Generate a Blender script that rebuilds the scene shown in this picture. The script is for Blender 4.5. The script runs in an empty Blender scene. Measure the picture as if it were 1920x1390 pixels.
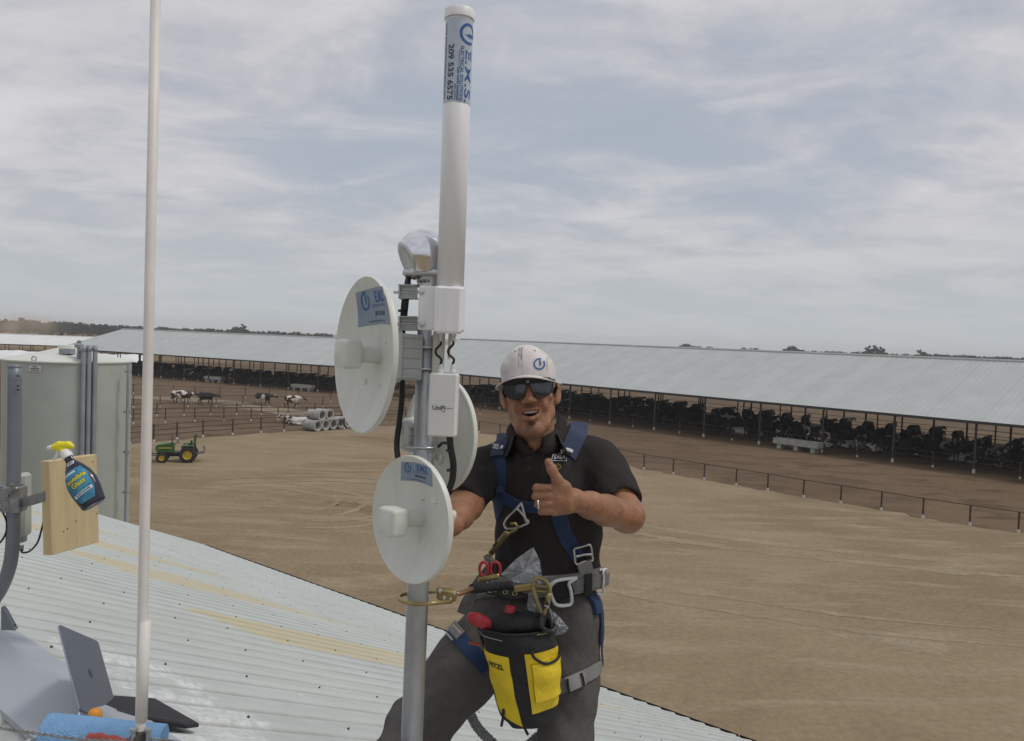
import bpy, math, random
import numpy as np
from mathutils import Vector, Matrix
from mathutils.bvhtree import BVHTree
random.seed(7); RNG = np.random.default_rng(7)
SC = bpy.context.scene
COL = SC.collection
# ------------------------------------------------------------------ camera
F = 1500.0; CAM_P = math.radians(2.25); CAM_R = math.radians(2.15); H = 9.0
FW = np.array([0, math.cos(CAM_P), -math.sin(CAM_P)])
_u = np.array([0, math.sin(CAM_P), math.cos(CAM_P)]); _r = np.array([1., 0, 0])
RT = _r*math.cos(CAM_R) + _u*math.sin(CAM_R); UP = _u*math.cos(CAM_R) - _r*math.sin(CAM_R)
CAM = np.array([0, 0, H])
cd = bpy.data.cameras.new('camera'); cam = bpy.data.objects.new('camera', cd); COL.objects.link(cam)
cd.sensor_width = 36; cd.lens = F/1920*36; cd.clip_start = .05; cd.clip_end = 6000
cam.matrix_world = Matrix(((RT[0], UP[0], -FW[0], 0), (RT[1], UP[1], -FW[1], 0), (RT[2], UP[2], -FW[2], H), (0, 0, 0, 1)))
SC.camera = cam
SC.render.resolution_x = 1024; SC.render.resolution_y = 741
# ------------------------------------------------------------------ world and sun
SUN_EL = math.radians(60); SUN_AZ = math.radians(98)      # azimuth from +Y towards +X: on the right, slightly behind the camera
W = bpy.data.worlds.new('World'); SC.world = W; W.use_nodes = True
def build_world():
    nt = W.node_tree; nt.nodes.clear(); N = nt.nodes.new; L = nt.links.new
    out = N('ShaderNodeOutputWorld'); bg = N('ShaderNodeBackground'); bg.inputs['Strength'].default_value = .1
    L(bg.outputs[0], out.inputs[0])
    sky = N('ShaderNodeTexSky'); sky.sky_type = 'NISHITA'; sky.sun_disc = False
    sky.sun_elevation = SUN_EL; sky.sun_rotation = SUN_AZ; sky.dust_density = 1.6; sky.altitude = 30
    tc = N('ShaderNodeTexCoord'); sep = N('ShaderNodeSeparateXYZ'); L(tc.outputs['Generated'], sep.inputs[0])
    def mth(op, a, b=None, clamp=False):
        n = N('ShaderNodeMath'); n.operation = op; n.use_clamp = clamp
        for i, v in enumerate((a, b)):
            if v is None: continue
            if isinstance(v, (int, float)): n.inputs[i].default_value = v
            else: L(v, n.inputs[i])
        return n.outputs[0]
    zc = mth('ADD', mth('MAXIMUM', sep.outputs[2], 0), .16)
    cmb = N('ShaderNodeCombineXYZ')
    L(mth('DIVIDE', sep.outputs[0], zc), cmb.inputs[0]); L(mth('DIVIDE', sep.outputs[1], zc), cmb.inputs[1])
    def noise(scale, det, rough, off, stretch=(1, 1, 1), dist=0.):
        mp = N('ShaderNodeMapping'); mp.inputs['Location'].default_value = off; mp.inputs['Scale'].default_value = stretch
        L(cmb.outputs[0], mp.inputs[0])
        n = N('ShaderNodeTexNoise'); n.inputs['Scale'].default_value = scale; n.inputs['Detail'].default_value = det
        n.inputs['Roughness'].default_value = rough; n.inputs['Distortion'].default_value = dist
        L(mp.outputs[0], n.inputs['Vector']); return n.outputs[0]
    def ramp(f, a, b, lo=0., hi=1.):
        n = N('ShaderNodeMapRange'); n.interpolation_type = 'SMOOTHSTEP'; L(f, n.inputs[0])
        for i, v in enumerate((a, b, lo, hi)): n.inputs[i+1].default_value = v
        return n.outputs[0]
    def mix(f, a, b):
        n = N('ShaderNodeMix'); n.data_type = 'RGBA'
        for i, v in ((0, f), (6, a), (7, b)):
            if isinstance(v, (int, float)): n.inputs[i].default_value = v
            elif isinstance(v, tuple): n.inputs[i].default_value = v + (1,)
            else: L(v, n.inputs[i])
        return n.outputs[2]
    big = noise(.8, 6, .55, (3.1, 1.7, 0), (.9, 1.1, 1), .5)
    mid = noise(2.2, 8, .6, (8.2, 4.4, 0), (.85, 1.15, 1), .6)
    fine = noise(6., 8, .65, (1.2, 9.4, 0), (.8, 1.1, 1), .5)
    cover = ramp(mth('ADD', mth('MULTIPLY', big, .62), mth('MULTIPLY', mid, .38)), .36, .56, .30, .97)
    # cloud brightness: grey undersides to bright thin edges
    lum = ramp(mth('ADD', mth('MULTIPLY', mid, .5), mth('ADD', mth('MULTIPLY', fine, .18), mth('MULTIPLY', big, .32))), .34, .66)
    cloud = mix(lum, (4.35, 4.42, 5.0), (6.7, 6.6, 6.75))
    base = mix(.75, sky.outputs[0], (4.3, 4.85, 5.5))
    col = mix(cover, base, cloud)
    # hazy pale band low over the land
    hz = ramp(sep.outputs[2], 0, .2, .85, 0)
    col = mix(hz, col, (4.95, 5.3, 5.5))
    # low streak clouds: narrow and bright just over the horizon
    L(col, bg.inputs[0])
build_world()
sd = bpy.data.lights.new('sun', 'SUN'); sd.energy = 1.3; sd.angle = math.radians(12); sd.color = (1, .95, .88)
sun = bpy.data.objects.new('sun', sd); COL.objects.link(sun)
_s = Vector((math.sin(SUN_AZ)*math.cos(SUN_EL), math.cos(SUN_AZ)*math.cos(SUN_EL), math.sin(SUN_EL)))
sun.rotation_euler = _s.to_track_quat('Z', 'Y').to_euler(); sun.location = (0, 0, 60)
SC.view_settings.view_transform = 'Standard'; SC.view_settings.look = 'None'
SC.view_settings.exposure = 0.0; SC.view_settings.gamma = 1
SC.render.engine = 'CYCLES'; SC.cycles.max_bounces = 6; SC.cycles.diffuse_bounces = 3; SC.cycles.volume_bounces = 2
# ------------------------------------------------------------------ helpers
A = lambda *v: np.array(v, float)
def ray(x, y): return FW + RT*((x-960)/F) - UP*((y-695)/F)
def P(x, y, d): return CAM + ray(x, y)*d                      # a point seen at photo pixel (x, y), d metres along the view axis
def G(x, y, h=0.):                                            # where that sight line meets the level z = h
    d = ray(x, y); return CAM + d*((h-H)/d[2])
def unit(v): v = np.asarray(v, float); return v/np.linalg.norm(v)
def frame(z, hint=(0, 0, 1)):
    z = unit(z); x = np.cross(hint, z)
    if np.linalg.norm(x) < 1e-4: x = np.cross((1, 0, 0), z)
    x = unit(x); return np.array([x, np.cross(z, x), z])      # rows
def rotz(a): c, s = math.cos(a), math.sin(a); return np.array([[c, -s, 0], [s, c, 0], [0, 0, 1]])
def rotx(a): c, s = math.cos(a), math.sin(a); return np.array([[1, 0, 0], [0, c, -s], [0, s, c]])
def roty(a): c, s = math.cos(a), math.sin(a); return np.array([[c, 0, s], [0, 1, 0], [-s, 0, c]])
def tag(o, label=None, cat=None, group=None, kind=None):
    if label: o['label'] = label
    if cat: o['category'] = cat
    if group: o['group'] = group
    if kind: o['kind'] = kind
    return o
def empty(name, loc, label=None, cat=None, group=None, parent=None):
    o = bpy.data.objects.new(name, None); COL.objects.link(o); o.location = tuple(loc); o.empty_display_size = .1
    if parent: o.parent = parent
    return tag(o, label, cat, group)
ORIG = {}
class MB:
    def __init__(s): s.v = []; s.f = []; s.m = []; s.n = 0
    def add(s, v, f, m=0):
        v = np.asarray(v, float).reshape(-1, 3); k = s.n
        s.v.append(v); s.n += len(v)
        for q in f: s.f.append([int(i)+k for i in q]); s.m.append(m)
        return s
    def box(s, c, size, R=None, m=0, bevel=0.):
        hx, hy, hz = [x/2 for x in size]
        if bevel <= 0:
            v = np.array([[x, y, z] for x in (-hx, hx) for y in (-hy, hy) for z in (-hz, hz)])
            f = [(0, 1, 3, 2), (4, 6, 7, 5), (0, 4, 5, 1), (2, 3, 7, 6), (0, 2, 6, 4), (1, 5, 7, 3)]
        else:
            b = min(bevel, hx*.95, hy*.95, hz*.95); v = []; idx = {}
            for sx in (-1, 1):
                for sy in (-1, 1):
                    for sz in (-1, 1):
                        for a in range(3):
                            q = [sx*(hx-b), sy*(hy-b), sz*(hz-b)]; q[a] += (sx, sy, sz)[a]*b
                            idx[(sx, sy, sz, a)] = len(v); v.append(q)
            f = []
            for a in range(3):
                for sg in (-1, 1):
                    o = [i for i in range(3) if i != a]; q = []
                    for p0, p1 in ((-1, -1), (1, -1), (1, 1), (-1, 1)):
                        k = [0, 0, 0]; k[a] = sg; k[o[0]] = p0; k[o[1]] = p1; q.append(idx[(*k, a)])
                    if (sg > 0) != (a != 1): q.reverse()
                    f.append(q)
            for a in range(3):                                 # edges along axis a
                o = [i for i in range(3) if i != a]
                for p0 in (-1, 1):
                    for p1 in (-1, 1):
                        k0 = [0, 0, 0]; k1 = [0, 0, 0]; k0[a] = -1; k1[a] = 1
                        for k in (k0, k1): k[o[0]] = p0; k[o[1]] = p1
                        q = [idx[(*k0, o[0])], idx[(*k1, o[0])], idx[(*k1, o[1])], idx[(*k0, o[1])]]
                        if (p0*p1 > 0) != (a != 1): q.reverse()
                        f.append(q)
            for sx in (-1, 1):
                for sy in (-1, 1):
                    for sz in (-1, 1):
                        q = [idx[(sx, sy, sz, a)] for a in range(3)]
                        if sx*sy*sz < 0: q.reverse()
                        f.append(q)
            v = np.array(v)
        if R is not None: v = v @ np.asarray(R).T
        return s.add(v + np.asarray(c), f, m)
    def tube(s, pts, r, seg=12, m=0, caps=True, flat=None, up=None):
        pts = np.asarray(pts, float); n = len(pts)
        r = np.broadcast_to(np.asarray(r, float), (n,))
        T = np.gradient(pts, axis=0); T /= np.linalg.norm(T, axis=1)[:, None]
        fr = frame(T[0], up if up is not None else (.13, .27, .95)); x = fr[0]; v = []
        a = np.linspace(0, 2*math.pi, seg, endpoint=False)
        for i in range(n):
            x = unit(x - T[i]*np.dot(x, T[i])); y = np.cross(T[i], x)
            ky = 1 if flat is None else flat
            v.append(pts[i] + r[i]*(np.cos(a)[:, None]*x + ky*np.sin(a)[:, None]*y))
        f = [(i*seg+j, i*seg+(j+1) % seg, (i+1)*seg+(j+1) % seg, (i+1)*seg+j) for i in range(n-1) for j in range(seg)]
        if caps: f += [tuple(range(seg-1, -1, -1)), tuple(range((n-1)*seg, n*seg))]
        return s.add(np.concatenate(v), f, m)
    def bar(s, a, b, r, seg=10, m=0): return s.tube([a, b], r, seg, m)
    def lathe(s, prof, c, axis=(0, 0, 1), seg=32, m=0, hint=(0, 0, 1), sc=(1, 1), R=None):
        fr = frame(axis, hint) if R is None else np.asarray(R); a = np.linspace(0, 2*math.pi, seg, endpoint=False); v = []
        for r_, h_ in prof:
            v.append(np.asarray(c) + np.outer(np.cos(a)*r_*sc[0], fr[0]) + np.outer(np.sin(a)*r_*sc[1], fr[1]) + fr[2]*h_)
        n = len(prof)
        f = [(i*seg+j, i*seg+(j+1) % seg, (i+1)*seg+(j+1) % seg, (i+1)*seg+j) for i in range(n-1) for j in range(seg)]
        if prof[0][0] > 1e-5: f.append(tuple(range(seg-1, -1, -1)))
        if prof[-1][0] > 1e-5: f.append(tuple(range((n-1)*seg, n*seg)))
        return s.add(np.concatenate(v), f, m)
    def prism(s, poly, origin, ux, uy, depth, m=0, bevel=0):     # poly in (ux, uy), extruded along -cross by depth
        poly = np.asarray(poly, float); ux = unit(ux); uy = unit(uy); n_ = unit(np.cross(ux, uy)); n = len(poly)
        top = np.asarray(origin) + np.outer(poly[:, 0], ux) + np.outer(poly[:, 1], uy)
        v = np.concatenate([top, top - n_*depth])
        f = [tuple(range(n)), tuple(range(2*n-1, n-1, -1))] + [(i, i+n, (i+1) % n+n, (i+1) % n) for i in range(n)]
        return s.add(v, f, m)
    def grid(s, V, m=0, flip=False, closeu=False):               # V (n, k, 3)
        n, k, _ = V.shape; f = []
        for i in range(n-1 + (1 if closeu else 0)):
            for j in range(k-1):
                q = (i*k+j, ((i+1) % n)*k+j, ((i+1) % n)*k+j+1, i*k+j+1); f.append(q[::-1] if flip else q)
        return s.add(V.reshape(-1, 3), f, m)
    def ribbon(s, pts, nrm, w, t, m=0):                          # flat strap along pts, lying on normals nrm
        pts = np.asarray(pts, float); nrm = np.asarray(nrm, float); n = len(pts); w = np.broadcast_to(np.asarray(w, float), (n,))
        T = np.gradient(pts, axis=0); T /= np.linalg.norm(T, axis=1)[:, None]
        B = np.cross(nrm, T); B /= np.linalg.norm(B, axis=1)[:, None]; Nn = np.cross(T, B)
        ring = [(-.5, -.2), (-.47, .75), (-.2, 1), (.2, 1), (.47, .75), (.5, -.2)]
        v = np.stack([pts + B*(w*a)[:, None] + Nn*(t*b) for a, b in ring], 1); k = len(ring); f = []
        for i in range(n-1):
            for j in range(k): f.append((i*k+j, i*k+(j+1) % k, (i+1)*k+(j+1) % k, (i+1)*k+j))
        f += [tuple(range(k-1, -1, -1)), tuple(range((n-1)*k, n*k))]
        return s.add(v.reshape(-1, 3), f, m)
    def data(s, name, mats, origin=(0, 0, 0), smooth=False, auto=None):
        me = bpy.data.meshes.new(name); v = np.concatenate(s.v) - np.asarray(origin)
        me.from_pydata(v.tolist(), [], s.f); mats = mats if isinstance(mats, (list, tuple)) else [mats]
        for q in mats: me.materials.append(q)
        me.polygons.foreach_set('material_index', s.m)
        if smooth or auto: me.polygons.foreach_set('use_smooth', [True]*len(s.f))
        me.update()
        if auto: me.set_sharp_from_angle(angle=math.radians(auto))
        return me
    def build(s, name, mats, parent=None, smooth=False, auto=None, origin=None):
        w = np.zeros(3)
        if parent is not None:
            o_ = parent
            while o_: w += np.array(o_.location); o_ = o_.parent
        loc = np.zeros(3) if origin is None else np.asarray(origin, float) - w
        o = bpy.data.objects.new(name, s.data(name, mats, w + loc, smooth, auto)); COL.objects.link(o)
        o.location = tuple(loc); o.parent = parent
        return o
def link(name, data, parent=None, loc=(0, 0, 0), rz=0., sc=1.):
    o = bpy.data.objects.new(name, data); COL.objects.link(o); o.location = tuple(loc); o.rotation_euler = (0, 0, rz)
    o.scale = (sc,)*3 if isinstance(sc, (int, float)) else sc
    o.parent = parent; return o
def copy_tree(o, parent=None, loc=None, rz=None):
    c = o.copy(); COL.objects.link(c); c.parent = parent
    if loc is not None: c.location = tuple(loc)
    if rz is not None: c.rotation_euler[2] = rz
    for ch in list(o.children): copy_tree(ch, c)
    return c
def spline(pts, n=40):                                          # Catmull-Rom through pts
    p = np.asarray(pts, float); p = np.vstack([2*p[0]-p[1], p, 2*p[-1]-p[-2]]); k = len(p)-3; out = []
    for t in np.linspace(0, k-1e-6, n):
        i = int(t); u = t-i; a, b, c, d = p[i:i+4]
        out.append(.5*((2*b) + (c-a)*u + (2*a-5*b+4*c-d)*u*u + (3*b-a-3*c+d)*u**3))
    return np.array(out)
# ------------------------------------------------------------------ text to mesh
def text_mesh(body, size=1., bold=0., align='CENTER', spacing=1.):
    c = bpy.data.curves.new('t', 'FONT'); c.body = body; c.size = size; c.align_x = align; c.align_y = 'CENTER'
    c.offset = bold; c.space_character = spacing; c.resolution_u = 3
    o = bpy.data.objects.new('t', c); COL.objects.link(o)
    dg = bpy.context.evaluated_depsgraph_get(); me = o.evaluated_get(dg).to_mesh()
    v = np.array([x.co[:] for x in me.vertices]); f = [tuple(p.vertices) for p in me.polygons]
    o.evaluated_get(dg).to_mesh_clear(); bpy.data.objects.remove(o); bpy.data.curves.remove(c)
    return v, f
def put_text(mb, body, size, origin, ux, uy, m=0, bold=0., lift=.0008, align='CENTER', spacing=1., fn=None):
    v, f = text_mesh(body, size, bold, align, spacing)
    if not len(v): return
    if fn is not None: mb.add(np.array([fn(x, y) for x, y, _ in v]), f, m); return
    n = unit(np.cross(ux, uy))
    mb.add(np.asarray(origin) + np.outer(v[:, 0], ux) + np.outer(v[:, 1], uy) + n*lift, f, m)
# ------------------------------------------------------------------ materials
MATS = {}
def M(name, col, rough=.6, metal=0., var=.12, scale=6., bump=0., bscale=60., col2=None, stretch=(1, 1, 1), spec=.5, trans=0., sss=0., coat=0., world=False, det=5., thr=(.35, .65), alpha=1.):
    if name in MATS: return MATS[name]
    m = bpy.data.materials.new(name); m.use_nodes = True; nt = m.node_tree; b = nt.nodes['Principled BSDF']; N = nt.nodes.new; L = nt.links.new
    b.inputs['Roughness'].default_value = rough; b.inputs['Metallic'].default_value = metal
    b.inputs['Specular IOR Level'].default_value = spec; b.inputs['Coat Weight'].default_value = coat
    b.inputs['Transmission Weight'].default_value = trans; b.inputs['Alpha'].default_value = alpha
    if sss: b.inputs['Subsurface Weight'].default_value = sss; b.inputs['Subsurface Radius'].default_value = (.012, .005, .003); b.inputs['Subsurface Scale'].default_value = 1.
    tc = N('ShaderNodeTexCoord'); mp = N('ShaderNodeMapping'); mp.inputs['Scale'].default_value = stretch
    if world:
        g = N('ShaderNodeNewGeometry'); L(g.outputs['Position'], mp.inputs[0])
    else: L(tc.outputs['Object'], mp.inputs[0])
    n = N('ShaderNodeTexNoise'); n.inputs['Scale'].default_value = scale; n.inputs['Detail'].default_value = det; n.inputs['Roughness'].default_value = .6
    L(mp.outputs[0], n.inputs['Vector'])
    r = N('ShaderNodeMapRange'); L(n.outputs[0], r.inputs[0]); r.inputs[1].default_value = thr[0]; r.inputs[2].default_value = thr[1]
    x = N('ShaderNodeMix'); x.data_type = 'RGBA'; L(r.outputs[0], x.inputs[0])
    c = np.array(col[:3]); c1 = c*(1-var); c2 = np.array(col2) if col2 is not None else np.minimum(c*(1+var), .95)
    x.inputs[6].default_value = (*c1, 1); x.inputs[7].default_value = (*c2, 1); L(x.outputs[2], b.inputs['Base Color'])
    rr = N('ShaderNodeMapRange'); L(n.outputs[0], rr.inputs[0]); rr.inputs[3].default_value = max(rough-.08, .02); rr.inputs[4].default_value = min(rough+.1, 1); L(rr.outputs[0], b.inputs['Roughness'])
    if bump:
        n2 = N('ShaderNodeTexNoise'); n2.inputs['Scale'].default_value = bscale; n2.inputs['Detail'].default_value = 4; L(mp.outputs[0], n2.inputs['Vector'])
        bp = N('ShaderNodeBump'); bp.inputs['Strength'].default_value = bump; bp.inputs['Distance'].default_value = .02; L(n2.outputs[0], bp.inputs['Height']); L(bp.outputs[0], b.inputs['Normal'])
    MATS[name] = m; return m
def attr_mat(name, attr='col', rough=.6, var=.1, scale=40, bump=.1, bscale=150, sss=0., spec=.4):
    """base colour from a colour attribute, with fine noise over it"""
    m = M(name, (.5, .5, .5), rough, 0, var, scale, bump, bscale, sss=sss, spec=spec); nt = m.node_tree; N = nt.nodes.new; L = nt.links.new
    b = nt.nodes['Principled BSDF']; at = N('ShaderNodeAttribute'); at.attribute_name = attr
    old = b.inputs['Base Color'].links[0].from_socket
    x = N('ShaderNodeMix'); x.data_type = 'RGBA'; x.blend_type = 'MULTIPLY'; x.inputs[0].default_value = 1
    sc = N('ShaderNodeMix'); sc.data_type = 'RGBA'; sc.blend_type = 'ADD'; sc.inputs[0].default_value = 1
    L(old, sc.inputs[6]); L(old, sc.inputs[7])
    L(at.outputs['Color'], x.inputs[6]); L(sc.outputs[2], x.inputs[7]); L(x.outputs[2], b.inputs['Base Color'])
    return m
def set_col(me, cols, name='col'):
    a = me.color_attributes.new(name, 'FLOAT_COLOR', 'POINT')
    c = np.ones((len(me.vertices), 4), np.float32); c[:, :3] = cols; a.data.foreach_set('color', c.ravel())
# ------------------------------------------------------------------ implicit surfaces (smooth unions of tapered limbs and ellipsoids)
def cone(a, b, ra, rb, k=.02, op=1): return dict(t='cone', a=np.asarray(a, float), b=np.asarray(b, float), ra=ra, rb=rb, k=k, op=op)
def ell(c, r, k=.02, op=1, R=None): return dict(t='ell', c=np.asarray(c, float), r=np.asarray(r, float)*np.ones(3), k=k, op=op, R=R)
def rbox(c, h, rad, k=.02, op=1, R=None): return dict(t='box', c=np.asarray(c, float), h=np.asarray(h, float), rad=rad, k=k, op=op, R=R)
def chain(pts, rs, k=.02, op=1): return [cone(pts[i], pts[i+1], rs[i], rs[i+1], k, op) for i in range(len(pts)-1)]
def xform(pr, R, T):
    out = []
    for q in pr:
        q = dict(q)
        if q['t'] == 'cone': q['a'] = R @ q['a'] + T; q['b'] = R @ q['b'] + T
        else: q['c'] = R @ q['c'] + T; q['R'] = R if q['R'] is None else R @ q['R']
        out.append(q)
    return out
def prim_d(q, X, Y, Z):
    if q['t'] == 'cone':
        a, b = q['a'], q['b']; ba = b-a; L2 = max(ba @ ba, 1e-12)
        t = np.clip(((X-a[0])*ba[0] + (Y-a[1])*ba[1] + (Z-a[2])*ba[2])/L2, 0, 1)
        return np.sqrt((X-a[0]-t*ba[0])**2 + (Y-a[1]-t*ba[1])**2 + (Z-a[2]-t*ba[2])**2) - (q['ra'] + (q['rb']-q['ra'])*t)
    dx, dy, dz = X-q['c'][0], Y-q['c'][1], Z-q['c'][2]
    if q['R'] is not None:
        R = q['R']; dx, dy, dz = (R[0, 0]*dx+R[1, 0]*dy+R[2, 0]*dz, R[0, 1]*dx+R[1, 1]*dy+R[2, 1]*dz, R[0, 2]*dx+R[1, 2]*dy+R[2, 2]*dz)
    if q['t'] == 'ell':
        r = q['r']; k0 = np.sqrt((dx/r[0])**2+(dy/r[1])**2+(dz/r[2])**2); k1 = np.sqrt((dx/r[0]**2)**2+(dy/r[1]**2)**2+(dz/r[2]**2)**2)
        return k0*(k0-1)/np.maximum(k1, 1e-9)
    h = q['h']; ax, ay, az = np.abs(dx)-h[0], np.abs(dy)-h[1], np.abs(dz)-h[2]
    return np.sqrt(np.maximum(ax, 0)**2+np.maximum(ay, 0)**2+np.maximum(az, 0)**2)+np.minimum(np.maximum(ax, np.maximum(ay, az)), 0)-q['rad']
def prim_box(q, m):
    if q['t'] == 'cone':
        r = max(q['ra'], q['rb'])+m; return np.minimum(q['a'], q['b'])-r, np.maximum(q['a'], q['b'])+r
    ext = q['r'] if q['t'] == 'ell' else q['h']+q['rad']
    if q['R'] is not None: ext = np.abs(q['R']) @ ext
    return q['c']-ext-m, q['c']+ext+m
def axis(*seg):                                                 # (start, step, start, step, ..., end)
    out = [seg[0]]
    for i in range(0, len(seg)-1, 2):
        a, st, b = seg[i], seg[i+1], seg[i+2]; n = max(1, round((b-a)/st)); out += list(np.linspace(a, b, n+1)[1:])
    return np.array(out)
def sdf_field(prims, xs, ys, zs, extra=None):
    D = np.full((len(xs), len(ys), len(zs)), 1., np.float32)
    for q in prims:
        lo, hi = prim_box(q, q['k']+.03 if q['op'] > 0 else q['k']+.005)
        sl = tuple(slice(max(0, np.searchsorted(ax, l)-1), min(len(ax), np.searchsorted(ax, h_)+1)) for ax, l, h_ in zip((xs, ys, zs), lo, hi))
        if any(q_.stop <= q_.start for q_ in sl): continue
        X, Y, Z = np.meshgrid(xs[sl[0]], ys[sl[1]], zs[sl[2]], indexing='ij', sparse=True)
        d = prim_d(q, X, Y, Z).astype(np.float32); S = D[sl]; k = max(q['k'], 1e-5)
        if q['op'] > 0:
            h = np.clip(.5+.5*(d-S)/k, 0, 1); D[sl] = d+(S-d)*h-k*h*(1-h)
        else:
            d = -d; h = np.clip(.5-.5*(d-S)/k, 0, 1); D[sl] = d+(S-d)*h+k*h*(1-h)
    if extra is not None:
        i = np.nonzero(np.abs(D) < .035)
        D[i] += extra(xs[i[0]], ys[i[1]], zs[i[2]]).astype(np.float32)
    return D
def surface_nets(D, xs, ys, zs):
    ins = D < 0; c = [ins[i:i-1 or None, j:j-1 or None, k:k-1 or None] for i in (0, 1) for j in (0, 1) for k in (0, 1)]
    anyi = c[0].copy(); alli = c[0].copy()
    for q in c[1:]: anyi |= q; alli &= q
    I = np.nonzero(anyi & ~alli); n = len(I[0]); idx = np.full(anyi.shape, -1, np.int32); idx[I] = np.arange(n)
    cor = [(i, j, k) for i in (0, 1) for j in (0, 1) for k in (0, 1)]
    val = np.stack([D[I[0]+i, I[1]+j, I[2]+k] for i, j, k in cor], 1)
    acc = np.zeros((n, 3)); cnt = np.zeros(n)
    for a in range(8):
        for b in range(a+1, 8):
            df = np.array(cor[b])-np.array(cor[a])
            if np.abs(df).sum() != 1: continue
            va, vb = val[:, a], val[:, b]; w = (va < 0) != (vb < 0); t = np.where(w, va/np.where(w, va-vb, 1), 0)
            acc += w[:, None]*(np.array(cor[a])[None]+t[:, None]*df[None]); cnt += w
    acc /= cnt[:, None]
    V = np.stack([ax[i]+acc[:, d]*(ax[i+1]-ax[i]) for d, (ax, i) in enumerate(zip((xs, ys, zs), I))], 1)
    quads = []
    for d in range(3):
        o = [q for q in range(3) if q != d]
        s0 = [slice(None)]*3; s1 = [slice(None)]*3; s0[d] = slice(0, -1); s1[d] = slice(1, None)
        for q in o: s0[q] = s1[q] = slice(1, -1)
        a, b = ins[tuple(s0)], ins[tuple(s1)]; E_ = np.nonzero(a != b); sg = a[E_]
        e = [E_[0], E_[1], E_[2]]; e[o[0]] = e[o[0]]+1; e[o[1]] = e[o[1]]+1
        def cell(p, q_):
            w = [x.copy() for x in e]; w[o[0]] = w[o[0]]-p; w[o[1]] = w[o[1]]-q_; return idx[tuple(w)]
        q4 = np.stack([cell(1, 1), cell(0, 1), cell(0, 0), cell(1, 0)], 1)
        flip = sg if d != 1 else ~sg
        q4[~flip] = q4[~flip][:, ::-1]; quads.append(q4)
    return V, np.concatenate(quads)
def sdf_mesh(name, prims, ax, mats, extra=None, relax=1):
    xs, ys, zs = ax; D = sdf_field(prims, xs, ys, zs, extra); V, Q = surface_nets(D, xs, ys, zs)
    for _ in range(relax):                                       # light smoothing along the surface
        acc = np.zeros_like(V); cnt = np.zeros(len(V))
        for i in range(4):
            for j in ((i+1) % 4, (i+3) % 4):
                np.add.at(acc, Q[:, i], V[Q[:, j]]); np.add.at(cnt, Q[:, i], 1)
        V = V*.5 + .5*acc/np.maximum(cnt, 1)[:, None]
    return V, Q
def mesh_from(name, V, Q, mats, origin=(0, 0, 0)):
    me = bpy.data.meshes.new(name); V = V-np.asarray(origin)
    me.vertices.add(len(V)); me.vertices.foreach_set('co', V.astype(np.float32).ravel())
    me.loops.add(Q.size); me.loops.foreach_set('vertex_index', Q.astype(np.int32).ravel())
    me.polygons.add(len(Q)); me.polygons.foreach_set('loop_start', np.arange(0, Q.size, Q.shape[1], dtype=np.int32))
    for q in (mats if isinstance(mats, (list, tuple)) else [mats]): me.materials.append(q)
    me.polygons.foreach_set('use_smooth', np.ones(len(Q), bool)); me.update(calc_edges=True); me.validate()
    return me
# ================================================================== ground
def ground_mat(name, c1, c2, c3, s1, s2, s3, streak=(1, 1, 1), srot=0., bump=.25):
    m = bpy.data.materials.new(name); m.use_nodes = True; nt = m.node_tree; b = nt.nodes['Principled BSDF']; N = nt.nodes.new; L = nt.links.new
    b.inputs['Roughness'].default_value = .95; b.inputs['Specular IOR Level'].default_value = .15
    g = N('ShaderNodeNewGeometry')
    def noise(sc, st=(1, 1, 1), rot=0., det=6, dist=0.):
        mp = N('ShaderNodeMapping'); mp.inputs['Scale'].default_value = st; mp.inputs['Rotation'].default_value = (0, 0, rot)
        L(g.outputs['Position'], mp.inputs[0]); n = N('ShaderNodeTexNoise'); n.inputs['Scale'].default_value = sc
        n.inputs['Detail'].default_value = det; n.inputs['Roughness'].default_value = .62; n.inputs['Distortion'].default_value = dist
        L(mp.outputs[0], n.inputs['Vector']); return n.outputs[0]
    def rng(f, a, b_):
        n = N('ShaderNodeMapRange'); n.interpolation_type = 'SMOOTHSTEP'; L(f, n.inputs[0]); n.inputs[1].default_value = a; n.inputs[2].default_value = b_; return n.outputs[0]
    def mix(f, a, b_, bl='MIX'):
        n = N('ShaderNodeMix'); n.data_type = 'RGBA'; n.blend_type = bl
        for i, v in ((0, f), (6, a), (7, b_)):
            if isinstance(v, (int, float)): n.inputs[i].default_value = v
            elif isinstance(v, tuple): n.inputs[i].default_value = v + (1,)
            else: L(v, n.inputs[i])
        return n.outputs[2]
    n1 = noise(s1, dist=.6); n2 = noise(s2, streak, srot, 7, .5); n3 = noise(s3)
    c = mix(rng(n1, .38, .62), c1, c2); c = mix(rng(n2, .46, .66), c, c3)
    c = mix(.5, c, mix(rng(n3, .3, .7), (.6, .6, .6), (1.0, 1.0, 1.0)), 'MULTIPLY')
    L(c, b.inputs['Base Color'])
    bp = N('ShaderNodeBump'); bp.inputs['Strength'].default_value = bump; bp.inputs['Distance'].default_value = .05; L(n3, bp.inputs['Height']); L(bp.outputs[0], b.inputs['Normal'])
    return m
MG = ground_mat('field_soil', (.21, .15, .09), (.27, .20, .115), (.16, .13, .07), .012, .03, .35, (1, 4, 1))
MYARD = ground_mat('yard_dirt', (.305, .238, .15), (.25, .19, .117), (.335, .266, .174), .075, .2, 5., (1., 4., 1), .42)
MCOR = ground_mat('corral_soil', (.148, .100, .061), (.18, .125, .077), (.112, .075, .045), .05, .25, 2.2, (1, 2.5, 1), .8)
MPALE = ground_mat('dry_manure_path', (.27, .215, .15), (.21, .16, .11), (.31, .26, .19), .2, .5, 3.)
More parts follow.
